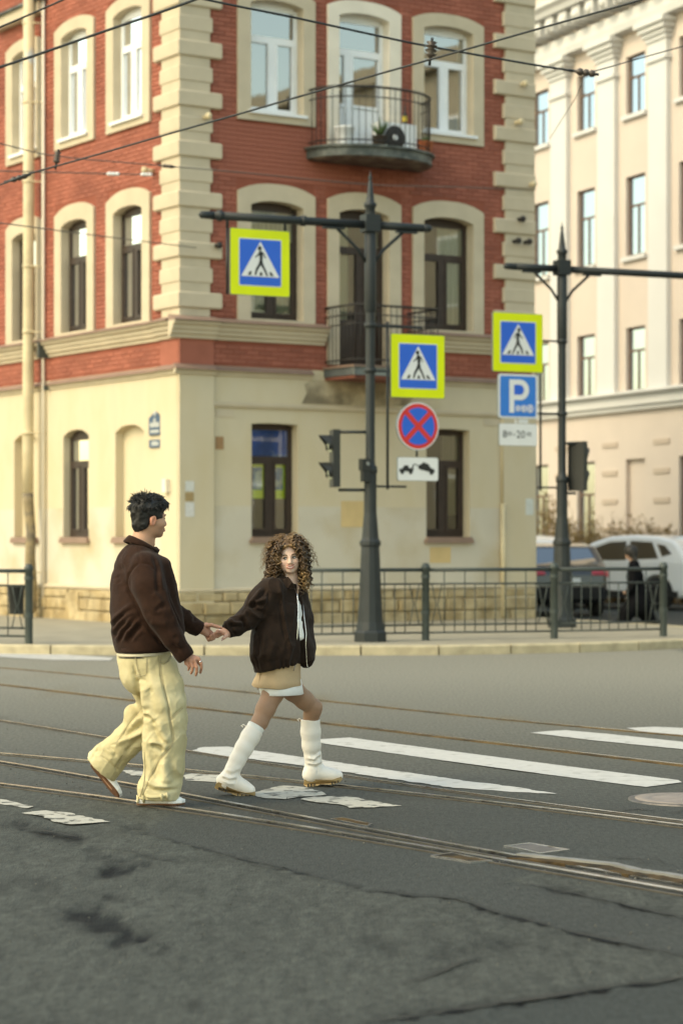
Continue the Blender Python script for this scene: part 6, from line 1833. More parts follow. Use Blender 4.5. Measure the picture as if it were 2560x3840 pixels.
# hem cuts
for p, n__ in ((Pm(588,2997,-.105), V3(-.04,0,-1)), (Pm(381,2880,.21), nrm(Pm(381,2880,.21)-Pm(468,2792,.18)))):
    n__ = nrm(n__); T.put(p-.12+n__*.06, p+.12+n__*.06, (lambda p, n__: lambda X, Y, Z: np.maximum(-((X-p[0])*n__[0]+(Y-p[1])*n__[1]+(Z-p[2])*n__[2]), np.sqrt((X-p[0])**2+(Y-p[1])**2+(Z-p[2])**2)-.2))(p, n__), .003, True)
T.put(Pm(541,2430)-.3, Pm(541,2430)+.3, lambda X, Y, Z: -(Z-Pm(541,2446)[2])+0*X+0*Y, .003, True)
S = Sculpt(T); z4 = lambda pts: BM.xz(300,2430,.2934,pts)
S.noise(.13, .006, 21, (1,1,.6)).crease(.085, .0055, 61, (1,1,.55), 5, .35).crease(.05, .004, 63, (1,1,.6), 5, -.5)
for pts, w, a in (([(1050,100),(1070,330),(1110,500),(1160,700),(1190,900),(1222,1080),(1215,1200)],.006,-.008),([(1215,1200),(1130,1300),(1040,1400),(930,1600),(830,1850)],.007,-.007),([(1190,890),(1260,810),(1345,740)],.006,-.005),
    ([(740,90),(770,230),(800,330)],.004,-.003),([(740,330),(810,340),(890,310),(892,90)],.004,-.003),([(1045,165),(1110,180),(1160,140),(1175,90)],.005,-.006),
    ([(700,200),(740,420),(800,700),(825,850)],.012,-.016),([(830,860),(890,840),(950,880),(980,970)],.012,-.013),([(840,830),(920,810),(1000,900)],.014,.011),([(940,960),(1010,1080),(1080,1180),(1120,1260)],.018,-.013),([(1040,880),(1090,1050),(1150,1180)],.02,.012),
    ([(920,1180),(1000,1170),(1080,1190),(1140,1250)],.013,.013),([(930,1215),(1020,1225),(1110,1290)],.012,-.014),([(870,960),(860,1200),(870,1500)],.02,.008),([(960,1330),(1000,1500),(980,1680)],.03,-.010),([(1100,1380),(1130,1550),(1150,1700)],.026,.013),([(1180,1350),(1220,1560),(1290,1700)],.02,-.010),
    ([(850,1700),(960,1770),(1100,1780),(1270,1770)],.010,-.010),([(880,1650),(1000,1720),(1200,1730)],.012,.009),([(860,1850),(960,1860),(1080,1850),(1180,1820)],.008,.008),([(820,1820),(870,1880),(860,1940)],.006,-.006),([(740,1840),(770,1880),(760,1930)],.006,-.006),
    ([(850,460),(870,560),(860,660),(880,760)],.022,.012),([(900,500),(960,560)],.02,-.008),([(730,420),(800,380),(880,400)],.010,-.007),([(1010,420),(1050,600),(1100,800)],.03,.008),([(880,100),(940,300),(980,500)],.022,.006),
    ([(800,760),(700,880),(600,1000),(500,1160),(430,1250),(350,1270)],.006,-.006),([(810,900),(720,930),(640,1030)],.014,.012),([(810,960),(700,1040),(560,1160)],.016,-.012),([(810,1080),(700,1130),(560,1190),(430,1260)],.013,.013),([(810,1130),(680,1240),(560,1370)],.016,-.010),
    ([(330,1300),(400,1330),(440,1420)],.012,-.007),([(220,1390),(330,1470),(420,1560),(470,1610)],.008,-.007),([(200,1320),(150,1370),(130,1440)],.007,-.006),([(540,1400),(470,1500),(420,1580)],.008,-.007),([(180,1300),(300,1310),(420,1380)],.014,.008)):
    S.fold(z4(pts), w*1.08, a*1.5)
S.renorm(); S.crease(.028, .0028, 65, (1,1,.7), 4, .8)
tr = BM.put(S, 'trousers', M['denim'], man)
# seam threads: thin raised lines on the cloth
def on_surface(pts3, Sx, lift=.001):
    out = []
    for p in pts3:
        d = (Sx.V[:,0]-p[0])**2+(Sx.V[:,2]-p[2])**2+np.where(Sx.N[:,1] > .2, 1.0, 0)
        near_ = np.argsort(d)[:12]; j = near_[np.argmin(Sx.V[near_, 1])]; out.append(np.array([p[0], Sx.V[j][1], p[2]])+Sx.N[j]*lift)
    q = np.array(out)
    for _ in range(2): q[1:-1] = (q[:-2]+q[1:-1]*2+q[2:])/4
    return list(q)
def dens(pts, k=6): return [tuple(np.array(pts[i])*(1-j/k)+np.array(pts[i+1])*j/k) for i in range(len(pts)-1) for j in range(k)]+[pts[-1]]
zz4 = BM.zoom(300, 2430, .2934)
m_ = BM.mb()
for pts in ([(1050,100),(1070,330),(1110,500),(1160,700),(1190,900),(1222,1080),(1215,1200),(1130,1300),(1040,1400),(930,1600),(830,1850)],[(1190,890),(1260,810),(1345,740)],[(740,90),(770,230),(800,330)],[(740,330),(810,345),(890,315),(892,90)],[(1045,165),(1110,180),(1160,140),(1175,90)],
            [(800,760),(700,880),(600,1000),(500,1160),(430,1250)],[(545,1395),(470,1500),(420,1580)],[(850,1300),(860,1500),(850,1700),(800,1860)]):
    m_.tube([tuple(p) for p in on_surface([zz4(x, y) for x, y in dens(pts)], S)], .0022, 4)
o = m_.obj('seam', M['denim_seam'], man); o['kind'] = 'stuff'
# dark disc painted as the shade inside the lifted trouser leg, belt loops at the hems
p = Pm(381,2880,.21); ax_ = nrm(p-Pm(468,2792,.18)); s1_ = nrm(np.cross(ax_, V3(0,1,0)))
m_ = BM.mb(); m_.flat([tuple(p+ax_*.003+s1_*.085*math.cos(a)+V3(0,1,0)*.075*math.sin(a)) for a in [2*PI*i/24 for i in range(24)]]); m_.obj('hem_shade_disc', mat('hem_shade', (.09,.06,.035), .9), man)
for i, (x, y) in enumerate(((840,1895),(1075,1870),(1140,1855),(765,1900))):
    q = on_surface([zz4(x, y-45), zz4(x+8, y+35)], S, .004); m_ = BM.mb(); m_.tube([tuple(v) for v in q], .008, 6); m_.obj('hem_loop', M['denim'], man)
def shoe(B, O, ex, ez, L, parent, dark=True):
    ex = nrm(ex); ez = nrm(np.array(ez)-ex*(np.array(ez)@ex)); ey = np.cross(ez, ex)
    X = B.T @ frame(tuple(O), tuple(ex), tuple(ey), tuple(ez))
    k = L/.285
    foot = [(0,.0),(.004,.026),(.03,.036),(.09,.035),(.14,.037),(.19,.046),(.235,.045),(.265,.034),(.285,.0)]
    out = [(x*k, y*k) for x, y in foot]+[(x*k, -y*k) for x, y in foot[-2:0:-1]]
    def slab(z0, z1, gr, nm, m_):
        mb = MB(X); c = .14*k
        g = [((x-c)*gr+c, y*gr) for x, y in out]; g2 = [((x-c)*(gr-.03)+c, y*(gr-.05)) for x, y in out]
        mb.loft([[(x, y, z0) for x, y in g2], [(x, y, z0+.004) for x, y in g], [(x, y, z1) for x, y in g], [(x, y, z1+.003) for x, y in g2]], True, True, False); return mb.obj(nm, m_, parent)
    slab(0,.009,1.0,'shoe_sole',M['gum']); slab(.010,.030,1.015,'shoe_midsole',M['sneaker'])
    st_ = [(.004,.010,.05),(.012,.028,.075),(.04,.034,.095),(.085,.035,.10),(.12,.037,.088),(.16,.041,.070),(.20,.043,.058),(.235,.041,.051),(.262,.030,.043),(.276,.014,.034)]
    mb = MB(X); rings = []
    for x, w, h in st_: rings.append([(x*k, w*k*math.cos(a)*(1 if abs(math.cos(a)) < .98 else 1), .028+(h*k-.028)*max(0, math.sin(a))**.75) for a in [PI*i/12 for i in range(13)]])
    mb.loft(rings, closed=False); mb._add(rings[0], [list(range(13))]); mb._add(rings[-1], [list(range(13))]); u = mb.obj('shoe', M['sneaker'], parent)
    if dark:
        for sd in (-1, 1):
            mb = MB(X); mb.ball((.085*k, sd*.031*k, .068*k), (.024,.008,.022), 12, 8); mb.obj('shoe_patch', M['navy'], parent)
    mb = MB(X)
    for i in range(5): mb.tube([((.125+.017*i)*k,-.018,(.088-.006*i)*k),((.125+.017*i)*k,0,(.092-.006*i)*k),((.125+.017*i)*k,.018,(.088-.006*i)*k)], .003, 5)
    mb.obj('shoe_lace', M['sneaker'], parent)
shoe(BM, Pm(512,3019,-.105), (1,.05,.0), (0,0,1), .280, man, False)
shoe(BM, Pm(340,2868,.20), (.62,.10,-.775), (.62,.42,.60), .262, man)
# ================================================================ the woman
BWm = Body(14.2, (*ground_at(1050, 2962), 0)); Pw = BWm.P
fw, rw = nrm(V3(.85,-.53,0)), nrm(V3(-.53,-.85,0))
uw = nrm(V3(-.10,-.03,.99)); fh = nrm(V3(.10,-.995,-.06))
cw = Pw(1081, 2081)
F = Field((-.76,13.70,-.01),(.06,14.72,1.58), .0046)
Hw, axw = head(F, cw, fh, uw, .88, 1.10)
F.chain([Pw(1086,2120,.02), Pw(1090,2160,.03), Pw(1082,2200,.03)], [.045,.046,.06], .03)
F.echain([Pw(1070,2215), Pw(1062,2300), Pw(1056,2400), Pw(1050,2470), Pw(1050,2540)], rw, [(.13,.06),(.14,.085),(.115,.08),(.145,.10),(.14,.10)], .04)
shr, elr, wrr = Pw(1012,2222,-.11), Pw(928,2322,-.17), Pw(845,2370,-.25)
F.chain([shr, elr, wrr], [.045,.034,.024], .02)
shl, ell_, wrl = Pw(1112,2222,.11), Pw(1136,2340,.14), Pw(1146,2450,.08)
F.chain([shl, ell_, wrl, Pw(1140,2480,.05)], [.045,.034,.026,.03], .02)
# legs: bare in tights, the near one trailing, the far one stepping forward
z7 = BWm.zoom(780, 2480, .3316)
hipR, hipL = z7(770,250,-.09), z7(900,220,.09)
F.chain([hipR, z7(740,350,-.09), z7(650,540,-.12), z7(585,690,-.145), z7(525,770,-.165), z7(385,1000,-.20), z7(270,1240,-.235)], [.072,.067,.058,.049,.046,.036,.026], .02)
F.chain([hipL, z7(960,330,.09), z7(1090,440,.14), z7(1185,525,.18), z7(1168,610,.20), z7(1158,700,.215), z7(1165,900,.24), z7(1190,1180,.28)], [.072,.066,.058,.051,.048,.045,.036,.026], .02)
F.cap(z7(1205,520,.175), z7(1200,560,.18), .040, .038, .03)
F.cap(z7(262,1240,-.235), z7(300,1420,-.235), .024, .018, .02); F.cap(z7(1190,1180,.28), z7(1230,1300,.29), .024, .018, .02)
# right hand: palm down in his hand, thumb hanging out of the cuff
hz = BWm.zoom(640, 2230, .1913); D = -.255
F.chain([hz(1120,760,D), hz(1030,720,D)], [.026,.022], .01)
for i, pts in enumerate((((1030,700),(960,705),(880,715),(810,690)), ((1035,715),(960,735),(890,760),(840,790)), ((1040,730),(975,760),(910,800),(870,830)), ((1045,745),(990,785),(940,815),(915,840)))):
    F.chain([hz(x, y, D+.012*i+(.004 if j == 3 else 0)) for j, (x, y) in enumerate(pts)], [.0105,.0088,.008,.0066], .003)
F.chain([hz(1110,780,D-.01), hz(1085,815,D-.025), hz(1045,850,D-.03), hz(1010,880,D-.03)], [.013,.0105,.0095,.0075], .006)
S = Sculpt(F)
L_ = (S.V-cw)@np.stack(axw, 1)/.88
col = np.tile(V3(.72,.49,.38), (len(S.V), 1))
legs = S.V[:,2] < .95; col[legs] = V3(.33,.19,.118)
isface = (L_[:,0] > .03) & (L_[:,2] > -.14)
ch = np.exp(-((np.abs(L_[:,1])-.040)/.02)**2-((L_[:,2]+.052)/.018)**2)*isface; col = col*(1-.35*ch[:,None])+V3(.70,.33,.25)*.35*ch[:,None]
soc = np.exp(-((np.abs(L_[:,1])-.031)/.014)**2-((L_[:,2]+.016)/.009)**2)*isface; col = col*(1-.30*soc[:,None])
hd = (S.V[:,0] < Pw(880,2370)[0]) & (S.V[:,2] > .9); col[hd] = V3(.62,.36,.27)
woman = BWm.put(S, 'person', M['skin'], None, col)
tag(woman, 'curly haired smiling person in dark open jacket, camel skirt and tall cream boots', 'person')
face_parts(BWm, F, Hw, axw, .88, woman, look=.55, smile=.9, teeth=True, brow_m='hair_brown')
m_ = BWm.mb(); q = hz(1012,878,D-.03); m_.ball(q+V3(-.003,-.007,-.003), (.006,.003,.006), 8, 6); m_.obj('thumb_nail', M['nail'], woman)
m_ = BWm.mb(); a_ = hz(962,705,D); m_.tube([a_-V3(.002,0,0), a_+V3(.002,0,0)], .0108, 12); m_.obj('finger_ring', M['silver'], woman)

# hair: a dark inner mass, then ringlets, then frizz
f_, r_, u_ = axw
s = .88
G = Field(cw-.3, cw+.3, .006)
G.ell(Hw(-.012,0,.019), axw, (.104,.081,.094), .01)
G.ell(Hw(.048,0,.066), axw, (.046,.054,.024), .015)
G.ell(Hw(-.050,0,-.07), axw, (.055,.072,.12), .04)
for b in (-1, 1): G.ell(Hw(-.012,b*.058,-.06), axw, (.042,.022,.11), .03)
G.ell(Hw(.10,0,-.050), axw, (.10,.063,.104), .010, True)
S = Sculpt(G); S.noise(.035, .009, 5).noise(.017, .005, 6)
roots = [(S.V[i].copy(), S.N[i].copy()) for i in range(0, len(S.V), 7)]
curls = BWm.put(S, 'hair', M['hair_brown'], woman)
rh = random.Random(12); st = []; frizz = []
def ringlet(p, d, L, spread, rad, turns, thick, n, side_out):
    """a helix that leaves the scalp along d and then hangs"""
    base = []; pos = np.array(p, float); dirn = nrm(d); g = V3(0,0,-1)
    step = L/n
    for i in range(n+1):
        t = i/n; base.append(pos.copy())
        dirn = nrm(dirn*(1-.20*min(1, .35+t))+g*.20*min(1, .35+t)+side_out*.03*spread)
        pos = pos+dirn*step
    base = np.array(base); out = []; ph = rh.uniform(0, 2*PI); sgn_ = rh.choice((-1, 1))
    for i in range(n+1):
        t = i/n; tn = nrm(base[min(i+1, n)]-base[max(i-1, 0)]); a = nrm(np.cross(tn, V3(.3,.9,.2))); b = np.cross(tn, a)
        R = rad*min(1, .25+2.2*t)*(1+.25*math.sin(5*t+ph)); an = ph+sgn_*2*PI*turns*t
        out.append(base[i]+a*R*math.cos(an)+b*R*math.sin(an))
    return out, [thick*(.75+.35*math.sin(PI*min(1, .15+i/n)))*(1 if i < n-4 else (n-i)/5+.1) for i in range(n+1)]
cnt = 0
while cnt < 290:
    th = rh.uniform(-PI, PI); z = rh.uniform(-.55, 1); q = math.sqrt(max(0, 1-z*z)); d = f_*q*math.cos(th)+r_*q*math.sin(th)+u_*z
    a_, b_, c_ = d@f_, d@r_, d@u_
    if a_ > .30 and c_ < .42 and abs(b_) < .74: continue           # the face stays free
    if a_ > .7 and c_ < .62: continue
    p = Hw(-.010+.084*a_, .064*b_, .012+.078*c_)
    L = rh.uniform(.15,.25)*(1 if c_ < .3 else 1.25)
    front = a_ > .2 and c_ > .42
    if front: L *= .62
    side = nrm(r_*(b_ if abs(b_) > .12 else rh.choice((-1,1))*.5)+f_*(-.35 if a_ < .3 else .05))
    d0 = nrm(d*.45+side*.12+V3(rh.gauss(0,.22),rh.gauss(0,.15),0)+V3(0,0,-.45)*(c_ < .75)+f_*(.0 if a_ < .3 else .25)+u_*.05*(c_ > .3))
    if front: d0 = nrm(d*.35+r_*(1 if b_ > .06 else -1 if b_ < -.06 else rh.choice((-1,1)))*.75+u_*.0-f_*.1)
    pts, rr_ = ringlet(p, d0, L, rh.uniform(.1,1.5), rh.uniform(.008,.0135), L/rh.uniform(.034,.048), rh.uniform(.0042,.0062), int(L/.0048), side)
    fc = [(x-cw)@f_/s for x in pts]; bad = False
    for x in pts:
        l = (x-cw)/s; A_, B_, C_ = l@f_, l@r_, l@u_
        if A_ > .05 and abs(B_-.004) < .046 and -.13 < C_ < .040: bad = True; break
    if bad or max(((x-cw)/s)@u_ for x in pts) > .142: continue
    st.append((pts, rr_)); cnt += 1
# short curls lying over the whole mass
rh.shuffle(roots); cnt = 0
for p, nn in roots:
    if cnt > 330: break
    l = (p-cw)/s; A_, B_, C_ = l@f_, l@r_, l@u_
    if nn@f_ > .2 and A_ > .02 and abs(B_) < .05 and C_ < .03: continue
    if nn@f_ < -.5 or (C_ < -.10 and A_ > -.03): continue
    tn = V3(0,0,-1)-nn*(-nn[2]); tn = tn+nrm(r_*np.sign(B_-.008))*(.9 if C_ > .05 else .15)
    L = rh.uniform(.045,.10)
    pts, rr_ = ringlet(p, nrm(nn*.22+nrm(tn)*.9), L, .3, rh.uniform(.005,.010), L/rh.uniform(.030,.042), rh.uniform(.0036,.0054), max(8, int(L/.0045)), nrm(r_*np.sign(B_)))
    bad = False
    for x in pts:
        q_ = (x-cw)/s
        if q_@f_ > .05 and abs(q_@r_-.004) < .044 and -.13 < q_@u_ < .046: bad = True; break
    if bad or max(((x-cw)/s)@u_ for x in pts) > .140: continue
    st.append((pts, rr_)); cnt += 1
# the lock that falls over her left eye
for i in range(13):
    p = Hw(.060+rh.uniform(-.01,.02), -.018-.004*i+rh.uniform(-.006,.006), .086-.0022*i); L = rh.uniform(.07,.12) if i < 8 else rh.uniform(.13,.19)
    pts, rr_ = ringlet(p, nrm(f_*.75-r_*.45+u_*.1), L, .5, rh.uniform(.006,.010), L/.034, .0036, int(L/.0045), nrm(-r_))
    st.append((pts, rr_))
for i in range(420):
    th = rh.uniform(-PI, PI); z = rh.uniform(-.5, 1); q = math.sqrt(max(0, 1-z*z)); d = f_*q*math.cos(th)+r_*q*math.sin(th)+u_*z
    if d@f_ > .3: continue
    p = Hw(-.015+.12*(d@f_), .11*(d@r_), .015+.105*(d@u_)); 
    if d@u_ < 0: p = p+nrm(r_*(d@r_))*.02
    pts, rr_ = ringlet(p, nrm(d+u_*.3), rh.uniform(.05,.13), 2.0, rh.uniform(.005,.011), rh.uniform(1.5,3.5), .0011, 24, nrm(r_*(d@r_)+f_*.01))
    frizz.append((pts, rr_))
strand_mesh(BWm, st, 'ringlets', M['hair_brown'], curls)['kind'] = 'stuff'
strand_mesh(BWm, frizz, 'loose_hairs', mat('fine_hair', (.20,.115,.05), .5, .2, 20), curls, 3)['kind'] = 'stuff'

# jacket, open at the front
J = Field((-.80,13.68,.55),(.06,14.72,1.42), .0056)
J.echain([Pw(1066,2198,.01), Pw(1063,2226), Pw(1060,2300), Pw(1053,2390), Pw(1056,2440), Pw(1058,2478)], rw, [(.095,.052),(.155,.090),(.20,.128),(.225,.155),(.235,.160),(.222,.152)], .03)
J.echain([Pw(1058,2478), Pw(1054,2500), Pw(1052,2530)], rw, [(.222,.152),(.212,.142),(.20,.135)], .012)
J.cap(Pw(1150,2440,.02), Pw(1155,2478,.0), .045, .035, .05)
J.cut(Pw(1052,2500), nrm(V3(.22,0,-1)), .006)
J.chain([Pw(1015,2218,-.11), Pw(975,2268,-.14), Pw(925,2322,-.18), Pw(885,2350,-.215), Pw(848,2371,-.255)], [.088,.086,.066,.056,.044], .03)
J.chain([Pw(1110,2222,.10), Pw(1132,2320,.13), Pw(1148,2430,.08), Pw(1150,2475,.04)], [.07,.066,.056,.046], .03)
p = Pw(852,2373,-.255); n__ = nrm(Pw(848,2371,-.255)-Pw(905,2336,-.20))
J.put(p-.06+n__*.05, p+.06+n__*.05, lambda X, Y, Z: np.maximum(-((X-p[0])*n__[0]+(Y-p[1])*n__[1]+(Z-p[2])*n__[2]), np.sqrt((X-p[0])**2+(Y-p[1])**2+(Z-p[2])**2)-.10), .003, True)
J.cap(p-n__*.004, p+n__*.02, .030, .034, .004, True)                       # hollow cuff
# the opening down the front
op = [(1113,2196,.02),(1124,2245,-.035),(1131,2320,-.075),(1135,2395,-.09),(1134,2450,-.085),(1128,2545,-.07)]
orr = [.024,.026,.030,.034,.036,.036]
for i in range(len(op)-1): J.cap(Pw(*op[i]), Pw(*op[i+1]), orr[i], orr[i+1], .004, True)
S = Sculpt(J); S.noise(.14, .005, 31).crease(.10, .009, 67, (1,1,.5), 5, -.25).crease(.05, .005, 69, (1,1,.5), 5, .3)
z6 = lambda pts: BWm.xz(820,2120,.2551,pts)
for pts, w, a in (([(660,330),(560,460),(460,580)],.012,.012),([(720,340),(640,430),(560,520),(470,570)],.010,-.010),([(740,480),(640,510),(540,545)],.014,.014),([(700,560),(580,560),(450,600)],.013,-.013),
    ([(430,590),(500,680),(590,745),(690,760)],.014,.012),([(470,560),(580,650),(700,700)],.014,-.010),([(320,740),(400,720),(450,640)],.012,.010),([(340,760),(400,800),(420,920)],.012,-.012),([(400,740),(450,830),(480,920)],.013,.009),
    ([(190,775),(260,830),(370,835)],.010,.012),([(180,850),(260,870),(370,870)],.010,-.010),([(200,870),(240,940),(300,1040)],.008,-.006),([(110,850),(180,830),(190,790)],.014,.012),
    ([(880,200),(920,420),(950,650),(990,900),(1040,1120),(1060,1230)],.010,.009),([(905,480),(930,700),(960,900),(1010,1100)],.012,-.008),([(750,350),(745,500),(700,640),(640,800)],.008,-.008),([(830,1100),(780,1250),(760,1380)],.02,.008),([(1100,1100),(1050,1260),(1020,1400)],.016,.010),([(900,1180),(860,1300),(850,1420)],.016,-.008),
    ([(560,960),(550,1150),(540,1350)],.010,.010),([(600,1000),(590,1180),(610,1340)],.012,-.010),([(690,1000),(680,1200),(640,1350)],.015,.008),([(1000,520),(1080,540),(1160,560)],.006,-.004)): S.fold(z6(pts), w, a*1.45)
# gathered hem
hz0, hz1 = Pw(1052,2478)[2], Pw(1052,2500)[2]
w_ = np.clip(1-np.abs(S.V[:,2]-(hz0+hz1)/2+.12*(S.V[:,0]-Pw(1052,2490)[0]))/.05, 0, 1)
ang = np.arctan2((S.V-Pw(1054,2490))@rw, (S.V-Pw(1054,2490))@fw)
S.V = S.V+S.N*(w_*(.0075*np.sin(ang*30+2*np.sin(ang*7))))[:,None]
S.renorm(); S.crease(.03, .003, 71, (1,1,.7), 4)
BWm.put(S, 'jacket', M['corduroy'], woman)
m_ = BWm.mb()
m_.tube([tuple(Pw(x,y,d)) for x, y, d in ((1106,2209,-.055),(1115,2238,-.085),(1118,2290,-.115),(1117,2340,-.125),(1113,2401,-.135),(1111,2477,-.13),(1100,2516,-.12))], .0035, 5); m_.obj('zip', M['silver'], woman)
m_ = BWm.mb()
m_.tube([tuple(Pw(x,y,d)) for x, y, d in ((1136,2268,-.02),(1141,2320,-.055),(1148,2375,-.075),(1146,2420,-.085),(1150,2490,-.075),(1152,2500,-.075),(1157,2508,-.075))], .0024, 5); m_.obj('zip', M['silver'], woman)
z6p = BWm.zoom(820, 2120, .2551)
# collar leaf lying on the chest
ring = [(915,195),(935,250),(968,318),(1010,338),(1060,345),(1122,342),(1105,290),(1080,245),(1050,200),(1020,170)]
dy_ = lambda x: -.075-.05*np.clip((x-915)/160, 0, 1)+.035*np.clip((x-1060)/60, 0, 1)
m_ = BWm.mb(); n = len(ring)
v = [tuple(z6p(x, y, dy_(x)-.004+.05*np.clip((240-y)/70,0,1))) for x, y in ring]; v2 = [(p_[0], p_[1]+.012, p_[2]) for p_ in v]
m_._add(v+v2, [list(range(n)), list(range(2*n-1, n-1, -1))]+[(i, i+n, (i+1) % n+n, (i+1) % n) for i in range(n)]); m_.obj('collar', M['corduroy'], woman)
# white knitted top
K = Field((-.42,13.9,.80),(-.12,14.5,1.42), .006)
K.echain([Pw(1082,2216,.02), Pw(1066,2240), Pw(1062,2300), Pw(1060,2390)], rw, [(.05,.05),(.12,.072),(.15,.112),(.15,.128)], .03)
K.cap(Pw(1118,2340,-.075), Pw(1121,2388,-.085), .026, .030, .03); K.cut(Pw(1118,2402), (.25,0,-1), .004)
S = Sculpt(K); x_ = S.V[:,0]; S.V = S.V+S.N*(.0015*np.sin(x_*2*PI/.009))[:,None]; BWm.put(S, 'top', M['knit'], woman)

# skirt with a wrap edge, white lining below
fs, rs_ = nrm(V3(.96,-.28,0)), nrm(V3(-.28,-.96,0))
def skirt_ring(cx, cy, rf, rr, wav, n=72, seed=0, dz=0.0):
    out = []
    for i in range(n):
        a = 2*PI*i/n; k = 1+wav*(math.sin(3*a+1.1+seed)+.6*math.sin(7*a+.4)+.35*math.sin(11*a))
        p_ = Pw(cx, cy)+fs*rf*k*math.cos(a)+rs_*rr*k*math.sin(a)+V3(0,0,dz*math.sin(2*a+2.2)+.35*dz*math.sin(5*a)); out.append(tuple(p_))
    return out
m_ = BWm.mb(); m_.loft([skirt_ring(cx, cy, a, b, w, dz=d) for cx, cy, a, b, w, d in ((1050,2470,.118,.16,0,0),(1048,2500,.126,.170,.006,0),(1044,2530,.132,.175,.014,0),(1040,2552,.142,.183,.024,.003),(1038,2572,.150,.19,.034,.008),(1038,2574,.146,.186,.034,.008),(1040,2560,.135,.176,.024,.003),(1044,2520,.122,.165,.01,0))]); m_.obj('skirt', M['khaki'], woman)
m_ = BWm.mb(); m_.loft([skirt_ring(cx, cy, a, b, w, seed=.3) for cx, cy, a, b, w in ((1050,2540,.122,.160,.01),(1052,2570,.128,.170,.012),(1057,2603,.128,.178,.014),(1057,2605,.124,.174,.014),(1052,2575,.12,.16,.01))]); m_.obj('skirt_lining', M['slip'], woman)
m_ = BWm.mb(); m_.tube([min(skirt_ring(cx, cy, a, b, w, dz=d), key=lambda q: abs(q[0]-z7(x, cy)[0])+(9 if q[1] > 14.2 else 0)) for cx, cy, a, b, w, d, x in ((1048,2500,.123,.166,.006,0,612),(1044,2530,.133,.176,.014,0,600),(1040,2558,.143,.184,.024,.003,585),(1038,2580,.151,.191,.034,.008,570))], .0028, 5); m_.obj('skirt_seam', mat('camel_seam', (.26,.17,.09), .9), woman)

# boots: shaft and foot in one, sole and heel apart, pull tab, sock
def boot(name, shaft, rads, foot, frad, sole, folds, dyf, topn, tabp, sw=.046, seed=0):
    lo = np.min([np.array(q) for q in shaft+foot], axis=0)-.12; hi = np.max([np.array(q) for q in shaft+foot], axis=0)+.12
    B_ = Field(lo, hi, .005)
    B_.chain(shaft, rads, .015); B_.chain(foot, frad, .025)
    B_.cut(shaft[0], topn, .003)
    S = Sculpt(B_); S.noise(.09, .0012, 50+seed)
    for pts, w, a in folds: S.fold([(z7(x, y)[0], z7(x, y)[2]) for x, y in pts], w, a)
    S.renorm(); b = BWm.put(S, name, M['boot'], woman)
    # sole: slab cut along its side outline, narrowed at toe and heel
    pts = [z7(x, y, dyf) for x, y in sole]; xs = [q[0] for q in pts]; x0, x1 = min(xs), max(xs); mb = BWm.mb(); v = []; n = len(pts); lanes = 9
    for j in range(lanes):
        t = -1+2*j/(lanes-1)
        for q in pts:
            u = (q[0]-x0)/(x1-x0); half = sw*math.sqrt(max(.02, 1-(2*abs(u-.5))**4)); inset = .010*abs(t)**4
            v.append((q[0], q[1]+t*half, q[2]+(inset if False else 0)))
    f = [(j*n+i, j*n+(i+1) % n, (j+1)*n+(i+1) % n, (j+1)*n+i) for j in range(lanes-1) for i in range(n)]+[list(range(n-1,-1,-1)), [(lanes-1)*n+i for i in range(n)]]
    mb._add(v, f); mb.obj('boot_sole', M['lug'], woman)
    mb = BWm.mb(); t0 = tabp; mb.tube([t0, t0+V3(-.014,0,.010), t0+V3(-.026,0,.002), t0+V3(-.016,0,-.006)], .004, 5); mb.obj('pull_tab', M['boot'], woman)
    return b
boot('boot', [z7(528,772,-.165), z7(475,860,-.178), z7(405,985,-.197), z7(330,1120,-.217), z7(285,1210,-.23), z7(245,1310,-.236), z7(215,1370,-.236)], [.055,.057,.055,.050,.046,.043,.042],
     [z7(160,1345,-.236), z7(235,1370,-.236), z7(330,1398,-.236), z7(420,1440,-.236), z7(475,1460,-.236), z7(470,1460,-.236), z7(410,1425,-.236), z7(240,1300,-.236)], [.036,.040,.037,.030,.023,.023,.031,.043],
     [(72,1432),(88,1388),(120,1362),(180,1385),(250,1428),(330,1462),(420,1482),(500,1478),(530,1470),(537,1500),(530,1526),(480,1535),(330,1517),(285,1500),(262,1484),(236,1480),(190,1470),(110,1448)],
     [([(180,1240),(260,1275),(350,1250)],.010,.009),([(180,1265),(270,1300),(350,1290)],.008,-.010),([(200,1200),(290,1240),(370,1180)],.012,-.007),([(190,1290),(260,1330),(330,1330)],.010,.007),([(220,1180),(320,1200),(400,1140)],.012,.006),([(410,760),(300,960),(215,1150),(190,1230)],.005,-.004),([(340,1270),(330,1330)],.004,-.004),([(250,1340),(235,1390)],.004,-.003)],
     -.236, nrm(z7(528,772,-.165)-z7(475,860,-.178)), z7(425,735,-.165), .047, 1)
